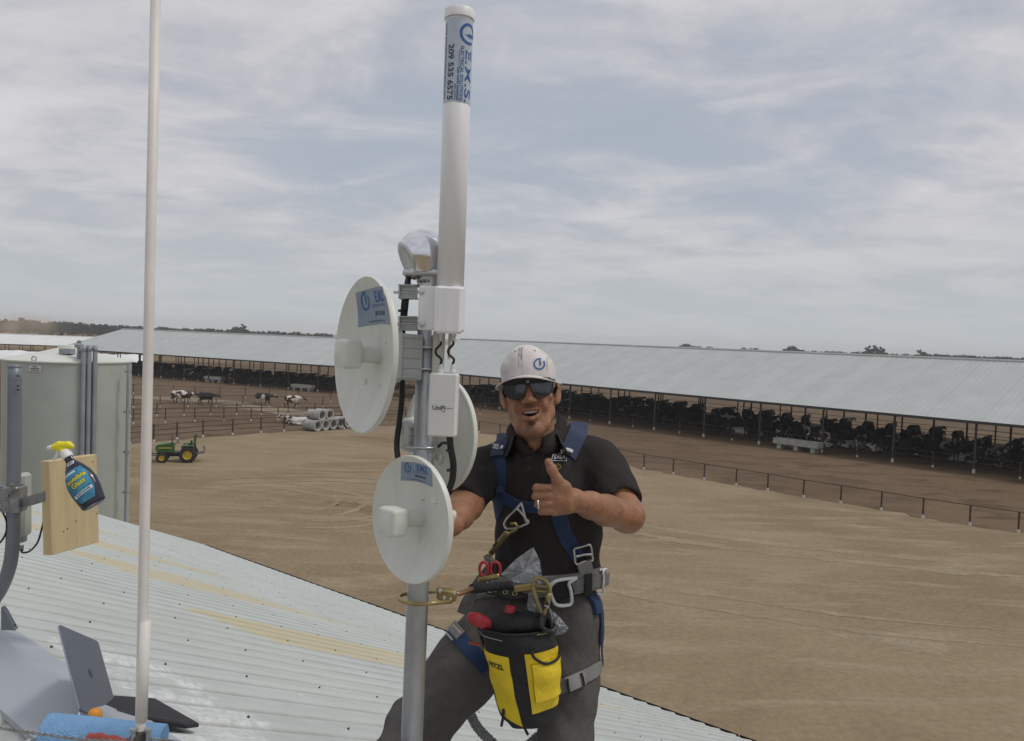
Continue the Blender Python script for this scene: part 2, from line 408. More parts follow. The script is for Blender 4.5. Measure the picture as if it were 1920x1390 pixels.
def sheet(name, poly, z, mat, kind='structure', jit=0., sub=1):
    pts = []
    poly = [np.asarray(q, float)[:2] for q in poly]
    for a, b in zip(poly, poly[1:]+poly[:1]):
        for i in range(sub):
            q = a+(b-a)*i/sub
            if jit and np.linalg.norm(b-a) < 90: q = q+RNG.normal(0, jit, 2)
            pts.append((*q, z))
    mb = MB(); mb.add(pts, [tuple(range(len(pts)))]); o = mb.build(name, mat); return tag(o, kind=kind)
sheet('ground', [(-3000, -800), (3000, -800), (3000, 3500), (-3000, 3500)], 0, MG)
fence_px = [(898, 812), (937, 818), (985, 829), (1040, 842), (1095, 855), (1150, 868), (1207, 881), (1262, 890.5), (1320, 900.5), (1380, 911), (1439, 921), (1506, 934), (1576, 945), (1652, 958), (1730, 972), (1818, 986), (1909, 1000)]
fence_pts = [G(*q) for q in fence_px]
dlast = fence_pts[-1]-fence_pts[-3]
far_right = [fence_pts[-1]+dlast*t for t in (1, 2.5, 5)]
yard_far = [G(-420, 865), G(-150, 852), G(60, 846), G(243, 834), G(331, 826), G(381, 821), G(489, 813.5), G(560, 809), G(640, 806.5), G(705, 800), G(760, 800), (G(840, 806))] + fence_pts + far_right
sheet('dirt_yard', [q[:2] for q in yard_far]+[(95, -60), (-95, -60)], .03, MYARD, jit=.16, sub=4)
# the darker trampled corral soil: from the yard edge to behind the barns
sheet('corral_ground', [G(-700, 860), *[q for q in yard_far]]+[A(170, 30, 0), A(180, 160, 0), A(60, 240, 0), A(-60, 215, 0), A(-120, 200, 0), A(-190, 130, 0)], .012, MCOR, jit=0)
for i, q in enumerate([[(430, 764), (470, 760), (530, 766), (600, 772), (650, 776), (640, 781), (560, 777), (480, 771)], [(240, 742), (330, 743), (420, 752), (500, 757), (430, 758), (320, 751), (240, 748)], [(490, 770), (540, 772), (600, 779), (585, 783), (520, 779)]]):
    sheet('dry_path', [G(*w) for w in q], .03+.006*i, MPALE, jit=.3, sub=4)
MTRK = ground_mat('packed_track', (.33, .262, .18), (.29, .225, .15), (.36, .29, .20), .2, .5, 5.); MTRD = ground_mat('scraped_soil', (.225, .15, .09), (.26, .18, .11), (.20, .14, .085), .15, .4, 4.)
def track(px, w, gap, z, mat):
    c = spline([G(*q) for q in px], 60); T = np.gradient(c, axis=0); T /= np.linalg.norm(T, axis=1)[:, None]; S_ = np.stack([T[:, 1], -T[:, 0], 0*T[:, 0]], 1)
    for sg in ((-1, 1) if gap else (0,)):
        ww = w*(.65+.5*RNG.random(60))*np.clip(np.minimum(np.arange(60), 59-np.arange(60))/12, .05, 1); l = c+S_*(sg*gap/2); V = np.stack([l-S_*(ww/2)[:, None]*RNG.uniform(.7, 1.3, 60)[:, None], l+S_*(ww/2)[:, None]*RNG.uniform(.7, 1.3, 60)[:, None]], 1); V[:, :, 2] = z
        mb = MB(); mb.grid(V, flip=V[1, 0, 0] > V[0, 0, 0]); tag(mb.build('tyre_track', mat), kind='structure')
track([(500, 974), (590, 966), (640, 955), (662, 940), (650, 932), (600, 922), (540, 912), (470, 902)], .35, 1.5, .036, MTRK)
track([(560, 985), (640, 984), (700, 978), (780, 972)], .5, 1.4, .04, MTRK); track([(420, 905), (560, 898), (700, 903), (900, 925)], .5, 1.6, .044, MTRK)
track([(1150, 1100), (1250, 1118), (1400, 1140), (1600, 1170), (1900, 1200)], .45, 1.5, .038, MTRK)
track([(1560, 1190), (1650, 1205), (1720, 1215), (1850, 1218)], 1.0, 0, .034, MTRK); track([(1120, 1085), (1200, 1100), (1290, 1110), (1350, 1113)], .9, 0, .0345, MTRK)
track([(655, 818), (700, 822), (760, 832), (800, 845)], 1.6, 0, .035, MTRD); track([(600, 950), (640, 945), (700, 960), (720, 975)], 1.2, 0, .0335, MTRD)
track([(1150, 985), (1300, 1010), (1500, 1035), (1750, 1060), (1950, 1075)], .8, 1.8, .0365, MTRK)
# ================================================================== the shed whose roof everyone stands on
AZ = math.radians(-51); RE = A(math.sin(AZ), math.cos(AZ), 0); RS = A(math.cos(AZ), -math.sin(AZ), 0)
SLOPE = math.radians(24); TS = math.tan(SLOPE); RIDGE = G(150, 1330, 7.8)
RN = unit(A(RS[0]*TS, RS[1]*TS, 1)); SD = A(RS[0], RS[1], -TS)                  # far slope normal and down-slope step per metre across
RN2 = unit(A(-RS[0]*TS, -RS[1]*TS, 1)); SD2 = A(-RS[0], -RS[1], -TS)
def roofp(s, e, h=0.): return RIDGE + (SD if s >= 0 else SD2)*abs(s) + RE*e + (RN if s >= 0 else RN2)*h
def roofI(x, y, near=False):                                                    # sight line to roof slope -> (s, e)
    d = ray(x, y); n = RN2 if near else RN; q = CAM+d*(((RIDGE-CAM) @ n)/(d @ n)) - RIDGE; return q @ RS, q @ RE
PITCH = .2435; EAVE = 9.9
def rib(u):
    """height of the ribbed sheet at u metres along the ridge: one tall rib per pitch, two low ones between"""
    t = (u/PITCH) % 1.; d = np.minimum(t, 1-t)*PITCH
    h = np.clip((.034-d)/.018, 0, 1)*.019
    for c in (.36, .64): h = np.maximum(h, np.clip((.016-np.abs(t-c)*PITCH)/.01, 0, 1)*.0045)
    return h
def roof_mat():
    m = M('roof_galv_paint', (.475, .51, .49), .5, .0, .06, 1.3, .06, 30, spec=.5); nt = m.node_tree; N = nt.nodes.new; L = nt.links.new; b = nt.nodes['Principled BSDF']
    old = b.inputs['Base Color'].links[0].from_socket
    def mixin(col, attr, lo, hi, sc):
        nonlocal old
        a = N('ShaderNodeAttribute'); a.attribute_name = attr; tc = N('ShaderNodeTexCoord'); n = N('ShaderNodeTexNoise'); n.inputs['Scale'].default_value = sc; n.inputs['Detail'].default_value = 7; n.inputs['Roughness'].default_value = .7
        L(tc.outputs['Object'], n.inputs['Vector'])
        ad = N('ShaderNodeMath'); ad.operation = 'ADD'; L(a.outputs['Fac'], ad.inputs[0]); L(n.outputs[0], ad.inputs[1])
        r = N('ShaderNodeMapRange'); L(ad.outputs[0], r.inputs[0]); r.inputs[1].default_value = lo; r.inputs[2].default_value = hi
        x = N('ShaderNodeMix'); x.data_type = 'RGBA'; L(r.outputs[0], x.inputs[0]); L(old, x.inputs[6]); x.inputs[7].default_value = (*col, 1); old = x.outputs[2]
    mixin((.52, .455, .29), 'stain', .72, 1.25, 11.)
    mixin((.66, .68, .68), 'bare', 1.02, 1.2, 22.)
    mixin((.30, .30, .25), 'rib_shade', .75, 1.7, 5.)  # darker lines beside the ribs: shade painted into the sheet colour
    # general grime lightly over the sheets
    tc = N('ShaderNodeTexCoord'); n = N('ShaderNodeTexNoise'); n.inputs['Scale'].default_value = .7; n.inputs['Detail'].default_value = 8; L(tc.outputs['Object'], n.inputs['Vector'])
    r = N('ShaderNodeMapRange'); L(n.outputs[0], r.inputs[0]); r.inputs[1].default_value = .45; r.inputs[2].default_value = .75; r.inputs[4].default_value = .45
    x = N('ShaderNodeMix'); x.data_type = 'RGBA'; L(r.outputs[0], x.inputs[0]); L(old, x.inputs[6]); x.inputs[7].default_value = (.50, .50, .44, 1); L(x.outputs[2], b.inputs['Base Color'])
    return m
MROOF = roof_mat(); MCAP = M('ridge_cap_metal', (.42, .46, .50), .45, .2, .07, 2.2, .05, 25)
MSCREW = M('screw_rubber', (.06, .06, .058), .6)
MWALL = M('shed_wall_metal', (.50, .52, .50), .5, 0, .08, 1.)
shed = empty('metal_shed', A(RIDGE[0], RIDGE[1], 0), 'ribbed pale green metal shed roof the man stands on', 'shed')
stains = []   # (s0, s1, e0, e1) strips of yellow staining along the ribs, taken from the photograph
def strip(p0, p1, wid):
    s0, e0 = roofI(*p0); s1, e1 = roofI(*p1); stains.append((s0, s1, (e0+e1)/2-wid/2, (e0+e1)/2+wid/2))
for e0_, e1_, s0_, s1_ in ((2.16, 2.92, 1.95, 7.5), (4.44, 5.42, 1.95, 5.4), (6.78, 7.6, 2.0, 5.2), (9.5, 10.3, 2.9, 5.6)):
    n_ = int(round((e1_-e0_)/.2435))
    for k in range(n_):
        a_ = e0_+(e1_-e0_)*k/n_; f_ = (n_-1-k)*.09; stains.append((s0_+f_, s1_-.45*k*(1 if e0_ > 4 else 0), a_-.01, a_+(e1_-e0_)/n_+.01))
patches = [(roofI(230, 1245), .25, .35), (roofI(330, 1275), .16, .5), (roofI(300, 1310), .2, .35), (roofI(400, 1345), .35, .3), (roofI(360, 1380), .5, .25), (roofI(560, 1303), .1, .12), (roofI(130, 1230), .1, .5)]
def make_sheet(k, far):
    """one roofing sheet, four pitches wide"""
    w = 4*PITCH; e0 = -2.2+k*w if far else -2.2+k*w
    us = []
    for q in range(4):
        for t in (0, .066, .14, .17, .295, .335, .385, .42, .58, .615, .665, .705, .83, .86, .934): us.append((q+t)*PITCH)
    us = np.array(us+[w]); ss = np.concatenate([np.linspace(.02, 4.5, 50), np.linspace(4.6, EAVE, 26)]) if far else np.linspace(.02, 4., 6)
    V = np.zeros((len(us), len(ss), 3)); hz = rib(us+e0+.0)
    for i, u in enumerate(us):
        for j, s_ in enumerate(ss): V[i, j] = roofp(s_ if far else -s_, e0+u, hz[i])
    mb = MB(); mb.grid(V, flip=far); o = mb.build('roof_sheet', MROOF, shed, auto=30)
    me = o.data; E_ = np.repeat(us+e0, len(ss)); S_ = np.tile(ss, len(us)); st = np.zeros(len(E_)); ba = np.zeros(len(E_))
    if far:
        for s0, s1, a, b in stains:
            f = np.clip((S_-s0)/.16+.5, 0, 1)*np.clip((s1-S_)/.9, 0, 1)*np.clip((np.minimum(E_-a, b-E_))/.02+.5, 0, 1); st = np.maximum(st, f*.72)
        for (s0, e1), rs_, re_ in patches:
            f = 1-np.sqrt(((S_-s0)/rs_)**2+((E_-e1)/re_)**2); ba = np.maximum(ba, np.clip(f*1.4, 0, .62))
    gd = np.abs(((E_/PITCH+.5) % 1.)-.5)*PITCH; gr = np.exp(-((gd-.040)/.011)**2)+.45*np.exp(-((gd-.10)/.012)**2)  # painted shade mask, strongest at the feet of the ribs
    for nm, dat in (('stain', st), ('bare', ba), ('rib_shade', gr)):
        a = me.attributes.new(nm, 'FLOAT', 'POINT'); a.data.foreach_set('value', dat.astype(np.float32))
    return o
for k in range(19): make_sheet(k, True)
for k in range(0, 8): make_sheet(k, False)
# screws along every third rib
mb = MB()
for r_ in range(-2, 20):
    e = .03+.7305*r_
    if e < -2.1 or e > 16: continue
    for q in range(0, 22):
        s_ = .19+.43*q+RNG.normal(0, .03)+.03*(r_ % 3)
        if s_ > EAVE-.05 or s_ < .15: continue
        c = roofp(s_, e+RNG.normal(0, .008), .0195)
        mb.lathe([(.0058, -.002), (.0058, .002), (.004, .0025), (.004, .006), (.0, .0065)], c, RN, 8)
tag(mb.build('roof_screws', MSCREW, shed), kind='stuff')
# ridge cap: two flat leaves, hemmed edges
mb = MB(); cw = .14/math.cos(SLOPE)
prof = [(-.135, .012), (-.128, .027), (-.012, .033), (0, .036), (.012, .033), (.14, .027), (.147, .012)]
def capseg(e0, e1, lift):
    m2 = MB(); es = np.linspace(e0, e1, 12); V = np.array([[roofp(a, e, h+lift+.0015*math.sin(e*9)) for a, h in prof] for e in es]); m2.grid(V, flip=True)
    V2 = V-A(0, 0, .004); m2.grid(V2); m2.build('ridge_cap', MCAP, shed, auto=35)
capseg(-2.2, 1.33, 0); capseg(1.25, 4.4, .003); capseg(4.3, 7.4, 0); capseg(7.3, 10.4, .003); capseg(10.3, 13.4, 0); capseg(13.3, 16.3, .003)
# eave trim, gutterless fascia and walls
ee0, ee1 = -2.2, -2.2+19*4*PITCH
mb = MB()
a0, a1 = roofp(EAVE-.06, ee0, -.06), roofp(EAVE-.06, ee1, -.06)
mb.add([a0, a1, a1-A(0, 0, .14), a0-A(0, 0, .14), a0-RS*.03, a1-RS*.03, a1-RS*.03-A(0, 0, .14), a0-RS*.03-A(0, 0, .14)], [(0, 1, 2, 3), (7, 6, 5, 4), (0, 4, 5, 1), (3, 2, 6, 7)])
mb.build('eave_trim', M('trim_dark_green', (.10, .13, .12), .5), shed)
MGUT = M('gutter_dark', (.085, .105, .10), .5, 0, .2, 2)
for k in range(9):                                                  # gutter lengths along the eave
    g0, g1 = ee0+(ee1-ee0)*k/9+.01, ee0+(ee1-ee0)*(k+1)/9-.01; mb = MB(); o0, o1 = roofp(EAVE, g0, -.02), roofp(EAVE, g1, -.02); w_ = .085+.006*(k % 2)
    pr_ = [(-.02, 0), (-.02, -.11), (w_, -.11), (w_, .012), (w_+.012, .012), (w_+.012, -.12), (-.03, -.12), (-.03, 0)]
    V = np.array([[o_+RS*x+A(0, 0, z) for x, z in pr_] for o_ in (o0, o1)]); mb.grid(V); mb.grid(V, flip=True); mb.build('gutter', MGUT, shed)
mb = MB(); b0, b1 = roofp(EAVE-.35, ee0+.1, -.1), roofp(EAVE-.35, ee1-.1, -.1); c0, c1 = roofp(-3.9, ee0+.1, -.1), roofp(-3.9, ee1-.1, -.1)
r0, r1 = roofp(0, ee0+.1, -.1), roofp(0, ee1-.1, -.1); z0 = lambda q: A(q[0], q[1], 0)
mb.add([b0, b1, z0(b1), z0(b0)], [(0, 1, 2, 3)]); mb.add([c0, c1, z0(c1), z0(c0)], [(3, 2, 1, 0)])
mb.add([b0, r0, c0, z0(c0), z0(b0)], [(0, 1, 2, 3, 4)]); mb.add([b1, r1, c1, z0(c1), z0(b1)], [(4, 3, 2, 1, 0)])
mb.build('wall', MWALL, shed)
# ================================================================== barns
MBR = [M('barn_roof_sheet_%d' % i, (.415+.01*i, .445+.01*i, .43+.01*i), .5, 0, .05, .5, .05, 3, spec=.45, stretch=(1, 1, 1)) for i in range(3)]
MBRN = M('white_roof_sheet', (.74, .74, .72), .5, 0, .05, .3)
MSTEEL = M('barn_steel', (.05, .048, .046), .6, .2, .2, 2)
MRUST = M('rusty_pipe', (.07, .042, .03), .8, 0, .3, 3)
MFOOT = M('concrete_foot', (.52, .50, .46), .9, 0, .15, 4)
def pipe_mesh(name, h, r, mat, seg=8, z0=0.):
    mb = MB(); mb.bar(A(0, 0, z0), A(0, 0, h), r, seg); return mb.data(name, mat, auto=40)
ME_POST = pipe_mesh('post', 4.1, .085, MSTEEL); ME_FOOT = (lambda m_: (m_.lathe([(.11, -.1), (.11, .3), (.095, .34), (0, .34)], A(0, 0, 0), seg=10), m_.data('concrete_foot', MFOOT, auto=40))[1])(MB())
ME_FPOST = pipe_mesh('post', 1.25, .05, MRUST); ME_FFOOT = (lambda m_: (m_.lathe([(.075, -.1), (.075, .17), (.06, .2), (0, .2)], A(0, 0, 0), seg=10), m_.data('concrete_foot', MFOOT, auto=40))[1])(MB())
def barn(name, p0, p1, width, he, hr, label, bay=6.1, panel=2., rows=(1/3, 2/3), feet=True):
    """p0-p1: near eave line on the ground; open-sided loafing barn with a gable roof"""
    p0 = A(p0[0], p0[1], 0); p1 = A(p1[0], p1[1], 0); L_ = np.linalg.norm(p1-p0); d = (p1-p0)/L_; n = A(-d[1], d[0], 0)
    if n @ A(0, 1, 0) < 0: n = -n
    ang = math.atan2(d[1], d[0]); b = empty(name, p0, label, 'barn'); flipn = np.cross(A(0, 0, 1), d) @ n < 0
    def W_(u, v, z): return p0+d*u+n*v+A(0, 0, z)
    np_ = int(round(L_/panel)); pw = L_/np_
    for k in range(np_):                                            # near-slope roof sheets, each with its own ribs
        m_ = MB(); us = np.linspace(0, pw, 9); V = []
        for i, u in enumerate(us):
            z = .03 if i % 2 == 0 else 0.; z += .006*(k % 2)
            V.append([W_(k*pw+u, v, he+(hr-he)*(v+.6)/(width/2+.6)+z) for v in (-.6, width/4, width/2-.02)])
        m_.grid(np.array(V), flip=flipn); m_.build('roof_sheet', MBR[(k*7+k//3) % 3], b)
    m_ = MB(); m_.add([W_(0, width/2+.02, hr), W_(L_, width/2+.02, hr), W_(L_, width+.6, he), W_(0, width+.6, he)], [(0, 1, 2, 3)]); m_.build('far_roof', MBR[1], b)
    m_ = MB(); m_.bar(W_(0, width/2, hr+.04), W_(L_, width/2, hr+.04), .16, 8); m_.build('ridge_cap', MBR[0], b)
    m_ = MB(); R_ = rotz(ang)
    m_.box(W_(L_/2, -.62, he-.02), (L_, .09, .22), R_); m_.build('eave_beam', MSTEEL, b)
    m_ = MB(); m_.box(W_(L_/2, width+.62, he-.1), (L_, .09, .2), R_); m_.build('eave_beam', MSTEEL, b)
    nb = int(round(L_/bay)); bw = L_/nb
    for k in range(nb+1):
        for r_, v in enumerate((0, *[q*width for q in rows], width)):
            zz = min(he+(hr-he)*(1-abs(v/width*2-1)), hr)
            o = link('post', ME_POST, b, d*(k*bw)+n*v, 0, (1, 1, (zz-.1)/4.1))
            if v == 0 and feet: f_ = link('concrete_foot', ME_FOOT, o); f_.scale = (1, 1, 4.1/zz)
        for v0, v1 in ((0, width/2), (width/2, width)):
            m_ = MB(); m_.bar(W_(k*bw, v0, he+(hr-he)*(v0/width*2 if v0 < width/2 else 1)-.2), W_(k*bw, v1, (hr if v1 <= width/2 else he)-.2), .1, 6); m_.build('rafter', MSTEEL, b)
    for v, hs in ((0.25, (1.25, .8)), (width*.36, (1.2, .8, .4)), (width*.66, (1.2, .8, .4)), (width-.2, (1.25, .75))):
        for h_ in hs:
            m_ = MB(); m_.bar(W_(0, v, h_), W_(L_, v, h_), .03, 6); m_.build('rail', MSTEEL, b)
    for k in range(nb):
        f_ = link('short_post', ME_FPOST, b, d*((k+.5)*bw)+n*.25)
        if feet: link('concrete_foot', ME_FFOOT, f_)
        for v in (width*.36, width*.66):
            for q in (.33, .66, 0): link('short_post', ME_FPOST, b, d*((k+q)*bw+.2)+n*v)
    return dict(o=b, p0=p0, d=d, n=n, L=L_, ang=ang, w=width)
def gnd(x, y, drop): q = CAM+ray(x, y)*(drop/-ray(x, y)[2]); return q
eA = gnd(1898, 797, 5.); eB = gnd(735, 690.3, 5.); dAB = unit((eA-eB)*A(1, 1, 0))
eC = gnd(111, 653, 5.); eB2 = gnd(655, 688.7, 5.)
barnR = barn('loafing_barn', eB, eA+dAB*22, 26, 4.0, 8.65, 'long open barn with pale metal roof running behind the man to the right edge')
barnL = barn('loafing_barn', eC, eB2, 26, 4.0, 8.0, 'long open barn with pale metal roof behind the tank and the white pole')
fC0, fC1 = CAM+ray(-260, 640)*(6.2/-ray(-260, 640)[2])*1., CAM+ray(160, 653)*(6.2/-ray(160, 653)[2])
barnF = barn('loafing_barn', A(-190, 196, 0), A(-98, 206, 0), 22, 2.9, 5.2, 'far white-roofed barn at the left edge behind the tank', feet=False, panel=3.)
for ch in barnF['o'].children:
    if ch.name.startswith(('roof_sheet', 'far_roof', 'ridge_cap')): ch.data.materials[0] = MBRN
# white plastic-covered silage pile behind the left barn
mb = MB(); q0, q1 = A(-175, 186, 0), A(-88, 194, 0); dd = unit(q1-q0); nn = A(-dd[1], dd[0], 0); L_ = np.linalg.norm(q1-q0)
V = np.array([[q0+dd*u+nn*(v*5)+A(0, 0, max(0, (1.75+.12*math.sin(u*.7)+.08*math.sin(u*1.9))*(1-abs(v)**3))*min(1, (u+.01)/2, (L_-u+.01)/2)) for v in np.linspace(-1, 1, 13)] for u in np.linspace(0, L_, 90)])
mb.grid(V, flip=True); o = mb.build('silage_pile', M('white_plastic_sheet', (.80, .80, .80), .35, 0, .05, .4, .3, 2), None, smooth=True, origin=q0)
tag(o, 'long low pile under white plastic seen through the left barn', 'silage pile')
# ================================================================== fences
def fence(pts, label, hpost=1.2, rails=(1.12,), hp_feet=True, group='pipe fences of the corrals', thick=1.):
    p0 = A(pts[0][0], pts[0][1], 0); f = empty('pipe_fence', p0, label, 'fence', group)
    for q in pts:
        o = link('post', ME_FPOST, f, A(q[0], q[1], 0)-p0, 0, (thick, thick, hpost/1.25))
        if hp_feet: g = link('concrete_foot', ME_FFOOT, o); g.scale = (1, 1, 1.25/hpost)
    for h_ in rails:
        for a, b in zip(pts[:-1], pts[1:]):
            mb = MB(); mb.bar(A(a[0], a[1], h_), A(b[0], b[1], h_), .026*thick, 6); mb.build('rail', MRUST, f)
    return f
right_pts = [q for q in fence_pts] + [fence_pts[-1]+(fence_pts[-1]-fence_pts[-2])*t for t in (1, 2, 3)]
fence(right_pts, 'single-rail pipe fence curving along the yard edge behind the man', 1.13, (1.1,))
def row(pxs, y_of, **k): return [G(x, y_of(x)) for x in pxs]
lin = lambda *pp: (lambda x: float(np.interp(x, [q[0] for q in pp], [q[1] for q in pp])))
fence(row((60, 150, 243, 288, 331.7, 380.5, 436, 489, 532.7, 590, 645), lin((60, 848), (243, 834), (331.7, 824.5), (380.5, 820), (489, 812), (533, 809.5), (645, 805))), 'nearest thick-posted corral fence just behind the green tractor', 1.4, (1.3, .9, .5), thick=1.25)
fence(row((60, 180, 250, 310, 365, 419.5, 470.6, 521, 575, 640, 700, 760), lin((60, 803), (250, 795), (365, 791), (521, 788.5), (760, 786))), 'second corral fence row behind the tractor, ending by the concrete pipes', 1.35, (1.28, .9, .5))
fence(row((60, 180, 245, 294, 345, 395, 443.5, 490, 540, 590, 650, 720), lin((60, 789), (294, 781), (395, 778.6), (490, 778.4), (720, 779))), 'corral fence row just in front of the walking cows', 1.35, (1.28, .8))
fence(row((60, 180, 250, 300, 352, 405, 455, 505, 555, 605, 660, 720, 900, 960), lin((60, 771), (250, 765), (440, 762.5), (640, 765), (960, 780))), 'fourth corral fence row at the feet of the walking cows', 1.35, (1.28,))
fence(row((60, 180, 250, 285, 325, 365, 412, 460, 505, 560, 620, 680), lin((60, 742), (250, 739), (460, 746), (680, 757))), 'farthest corral fence row beyond the walking cows', 1.3, (1.2,))
# ================================================================== trees along the horizon
MLEAF = [M('tree_leaf_%d' % i, c, .8, 0, .35, .6, world=True) for i, c in enumerate([(.030, .042, .026), (.040, .052, .032), (.05, .056, .036)])]
MBARK = M('tree_bark', (.06, .05, .04), .9)
def tree_mesh(seed, h, spread, base, lobes, open_):
    rg = np.random.default_rng(seed); tm = MB()
    top = A(rg.normal(0, .3), rg.normal(0, .3), h*.6); tm.tube(spline([A(0, 0, -.3), A(.1, 0, h*.3), top], 8), np.linspace(h*.03, h*.012, 8), 7)
    cm = MB(); cs = []
    for i in range(lobes):
        a = rg.uniform(0, 6.28); r = spread*math.sqrt(rg.uniform(0, 1))*.75; z = base*h+(h*(1-base))*rg.beta(1.5, 1.6)
        f = 1-.75*max(0, (z/h-.55)/.45)**1.5; c = A(math.cos(a)*r*f, math.sin(a)*r*f, z); cs.append((c, spread*rg.uniform(.2, .38)*open_))
        tm.tube(spline([A(0, 0, h*rg.uniform(.15, .45)), c*A(.5, .5, .8), c], 5), np.linspace(h*.012, h*.004, 5), 5)
    for c, r in cs:
        for j in range(70):
            u = unit(rg.normal(0, 1, 3)); p = c+u*r*rg.uniform(.35, 1.1)*A(1, 1, .8); s_ = rg.uniform(.22, .5)*h/11
            fr = frame(unit(u+rg.normal(0, .6, 3)), unit(rg.normal(0, 1, 3)))
            cm.add([p-fr[0]*s_-fr[1]*s_*.6, p+fr[0]*s_-fr[1]*s_*.5, p+fr[0]*s_*.7+fr[1]*s_, p-fr[0]*s_*.7+fr[1]*s_*.8], [(0, 1, 2, 3)])
    return tm.data('trunk', MBARK), cm, seed
TREES = []
for i, (h, sp, ba, lo, op) in enumerate([(11, 5.5, .12, 26, 1.), (10, 6.5, .1, 30, 1.05), (13, 5., .25, 22, .85), (9, 4.2, .05, 22, 1.), (14, 6., .4, 20, .75)]):
    t_, c_, s_ = tree_mesh(20+i, h, sp, ba, lo, op); TREES.append((t_, c_.data('crown', MLEAF[i % 3]), h))
def tree(px, dist, kind, top_px, label, group='trees along the horizon'):
    """a tree standing at distance dist in the direction of photo column px, as tall as it shows there (top_px above the horizon line)"""
    d = ray(px, 600+.0375*px); p = A(d[0], d[1], 0)/d[1]*dist
    h = H+top_px/F*dist; t_, c_, h0 = TREES[kind]; s_ = h/h0
    o = empty('tree', p, label, 'tree', group)
    for nm, me in (('trunk', t_), ('crown', c_)): link(nm, me, o, (0, 0, 0), random.uniform(0, 6.28), (s_*random.uniform(.95, 1.25), s_*random.uniform(.95, 1.25), s_))
    return o
Lw = 'dark tree in the dense wood along the left horizon'; Lt = 'small dark tree in the thin line above the left barn ridge'; Lr = 'low dark tree in the hedge row above the right barn ridge'
for x in np.arange(-60, 232, 6.2): tree(x+random.uniform(-2, 2), random.uniform(520, 640), random.choice((0, 1, 3, 0)), random.uniform(-3.5, 2.2) if x < 160 else random.uniform(-4.5, -.5), Lw, 'trees of the left wood')
for x in np.arange(236, 625, 6.4): tree(x+random.uniform(-3, 3), random.uniform(560, 700), random.choice((0, 1, 3)), random.uniform(-5, -1.2), Lt, 'trees above the left barn')
for x, tp in ((1283, 4.5), (1290, 5), (1299, 2), (1311, 1.6), (1330, 1.5)): tree(x, random.uniform(640, 680), 1, tp-2, 'small dark tree in the clump just right of the cap on the ridge', 'trees right of the cap')
for x in np.arange(1395, 1990, 6.4):
    if 1425 < x < 1470: continue
    tree(x+random.uniform(-3, 3), random.uniform(540, 640), random.choice((0, 1, 3)), random.uniform(-2.5, .8)+(1.2 if x > 1730 else 0), Lr, 'hedge row above the right barn')
tree(455, 600, 4, 7.5, 'lone tall tree with open round crown above the left barn ridge', None)
tree(443, 605, 1, 3.5, 'bushy tree close beside the lone tall tree above the left barn', None)
tree(1486, 600, 1, 6.5, 'dark round clump of a tree alone above the right barn ridge', None)
for x, tp in ((1629, 11), (1640, 12), (1652, 9.5)): tree(x, 590, 4, tp, 'tall tree in the group of three that overtops the right hedge row', 'group of tall trees on the right')
tree(1727, 600, 3, 8, 'pale round-topped tree right of the tall group in the hedge row', None)
tree(40, 560, 2, 6, 'tall pointed tree beside the dust cloud at far left', None)
# ================================================================== cows
def cow_mat(name, dark, seed, thr):
    m = bpy.data.materials.new(name); m.use_nodes = True; nt = m.node_tree; b = nt.nodes['Principled BSDF']; N = nt.nodes.new; L = nt.links.new
    b.inputs['Roughness'].default_value = .75
    tc = N('ShaderNodeTexCoord'); oi = N('ShaderNodeObjectInfo'); ad = N('ShaderNodeVectorMath'); ad.operation = 'MULTIPLY_ADD'
    cm = N('ShaderNodeCombineXYZ')
    for i in range(3): L(oi.outputs['Random'], cm.inputs[i])
    L(cm.outputs[0], ad.inputs[0]); ad.inputs[1].default_value = (37, 53+seed, 71); L(tc.outputs['Object'], ad.inputs[2])
    n = N('ShaderNodeTexNoise'); n.inputs['Scale'].default_value = 1.5; n.inputs['Detail'].default_value = 1.5; L(ad.outputs[0], n.inputs['Vector'])
    r = N('ShaderNodeMapRange'); L(n.outputs[0], r.inputs[0]); r.inputs[1].default_value = thr; r.inputs[2].default_value = thr+.015
    x = N('ShaderNodeMix'); x.data_type = 'RGBA'; L(r.outputs[0], x.inputs[0]); x.inputs[6].default_value = (*dark, 1); x.inputs[7].default_value = (.62, .58, .52, 1); L(x.outputs[2], b.inputs['Base Color'])
    return m
MCOW = cow_mat('hide_black_white', (.014, .013, .013), 0, .54); MCOWD = cow_mat('hide_dark', (.012, .011, .011), 5, .80); MCOWB = cow_mat('hide_brown_white', (.045, .022, .015), 9, .50)
MCOWP = cow_mat('hide_pale', (.02, .018, .016), 3, .38)
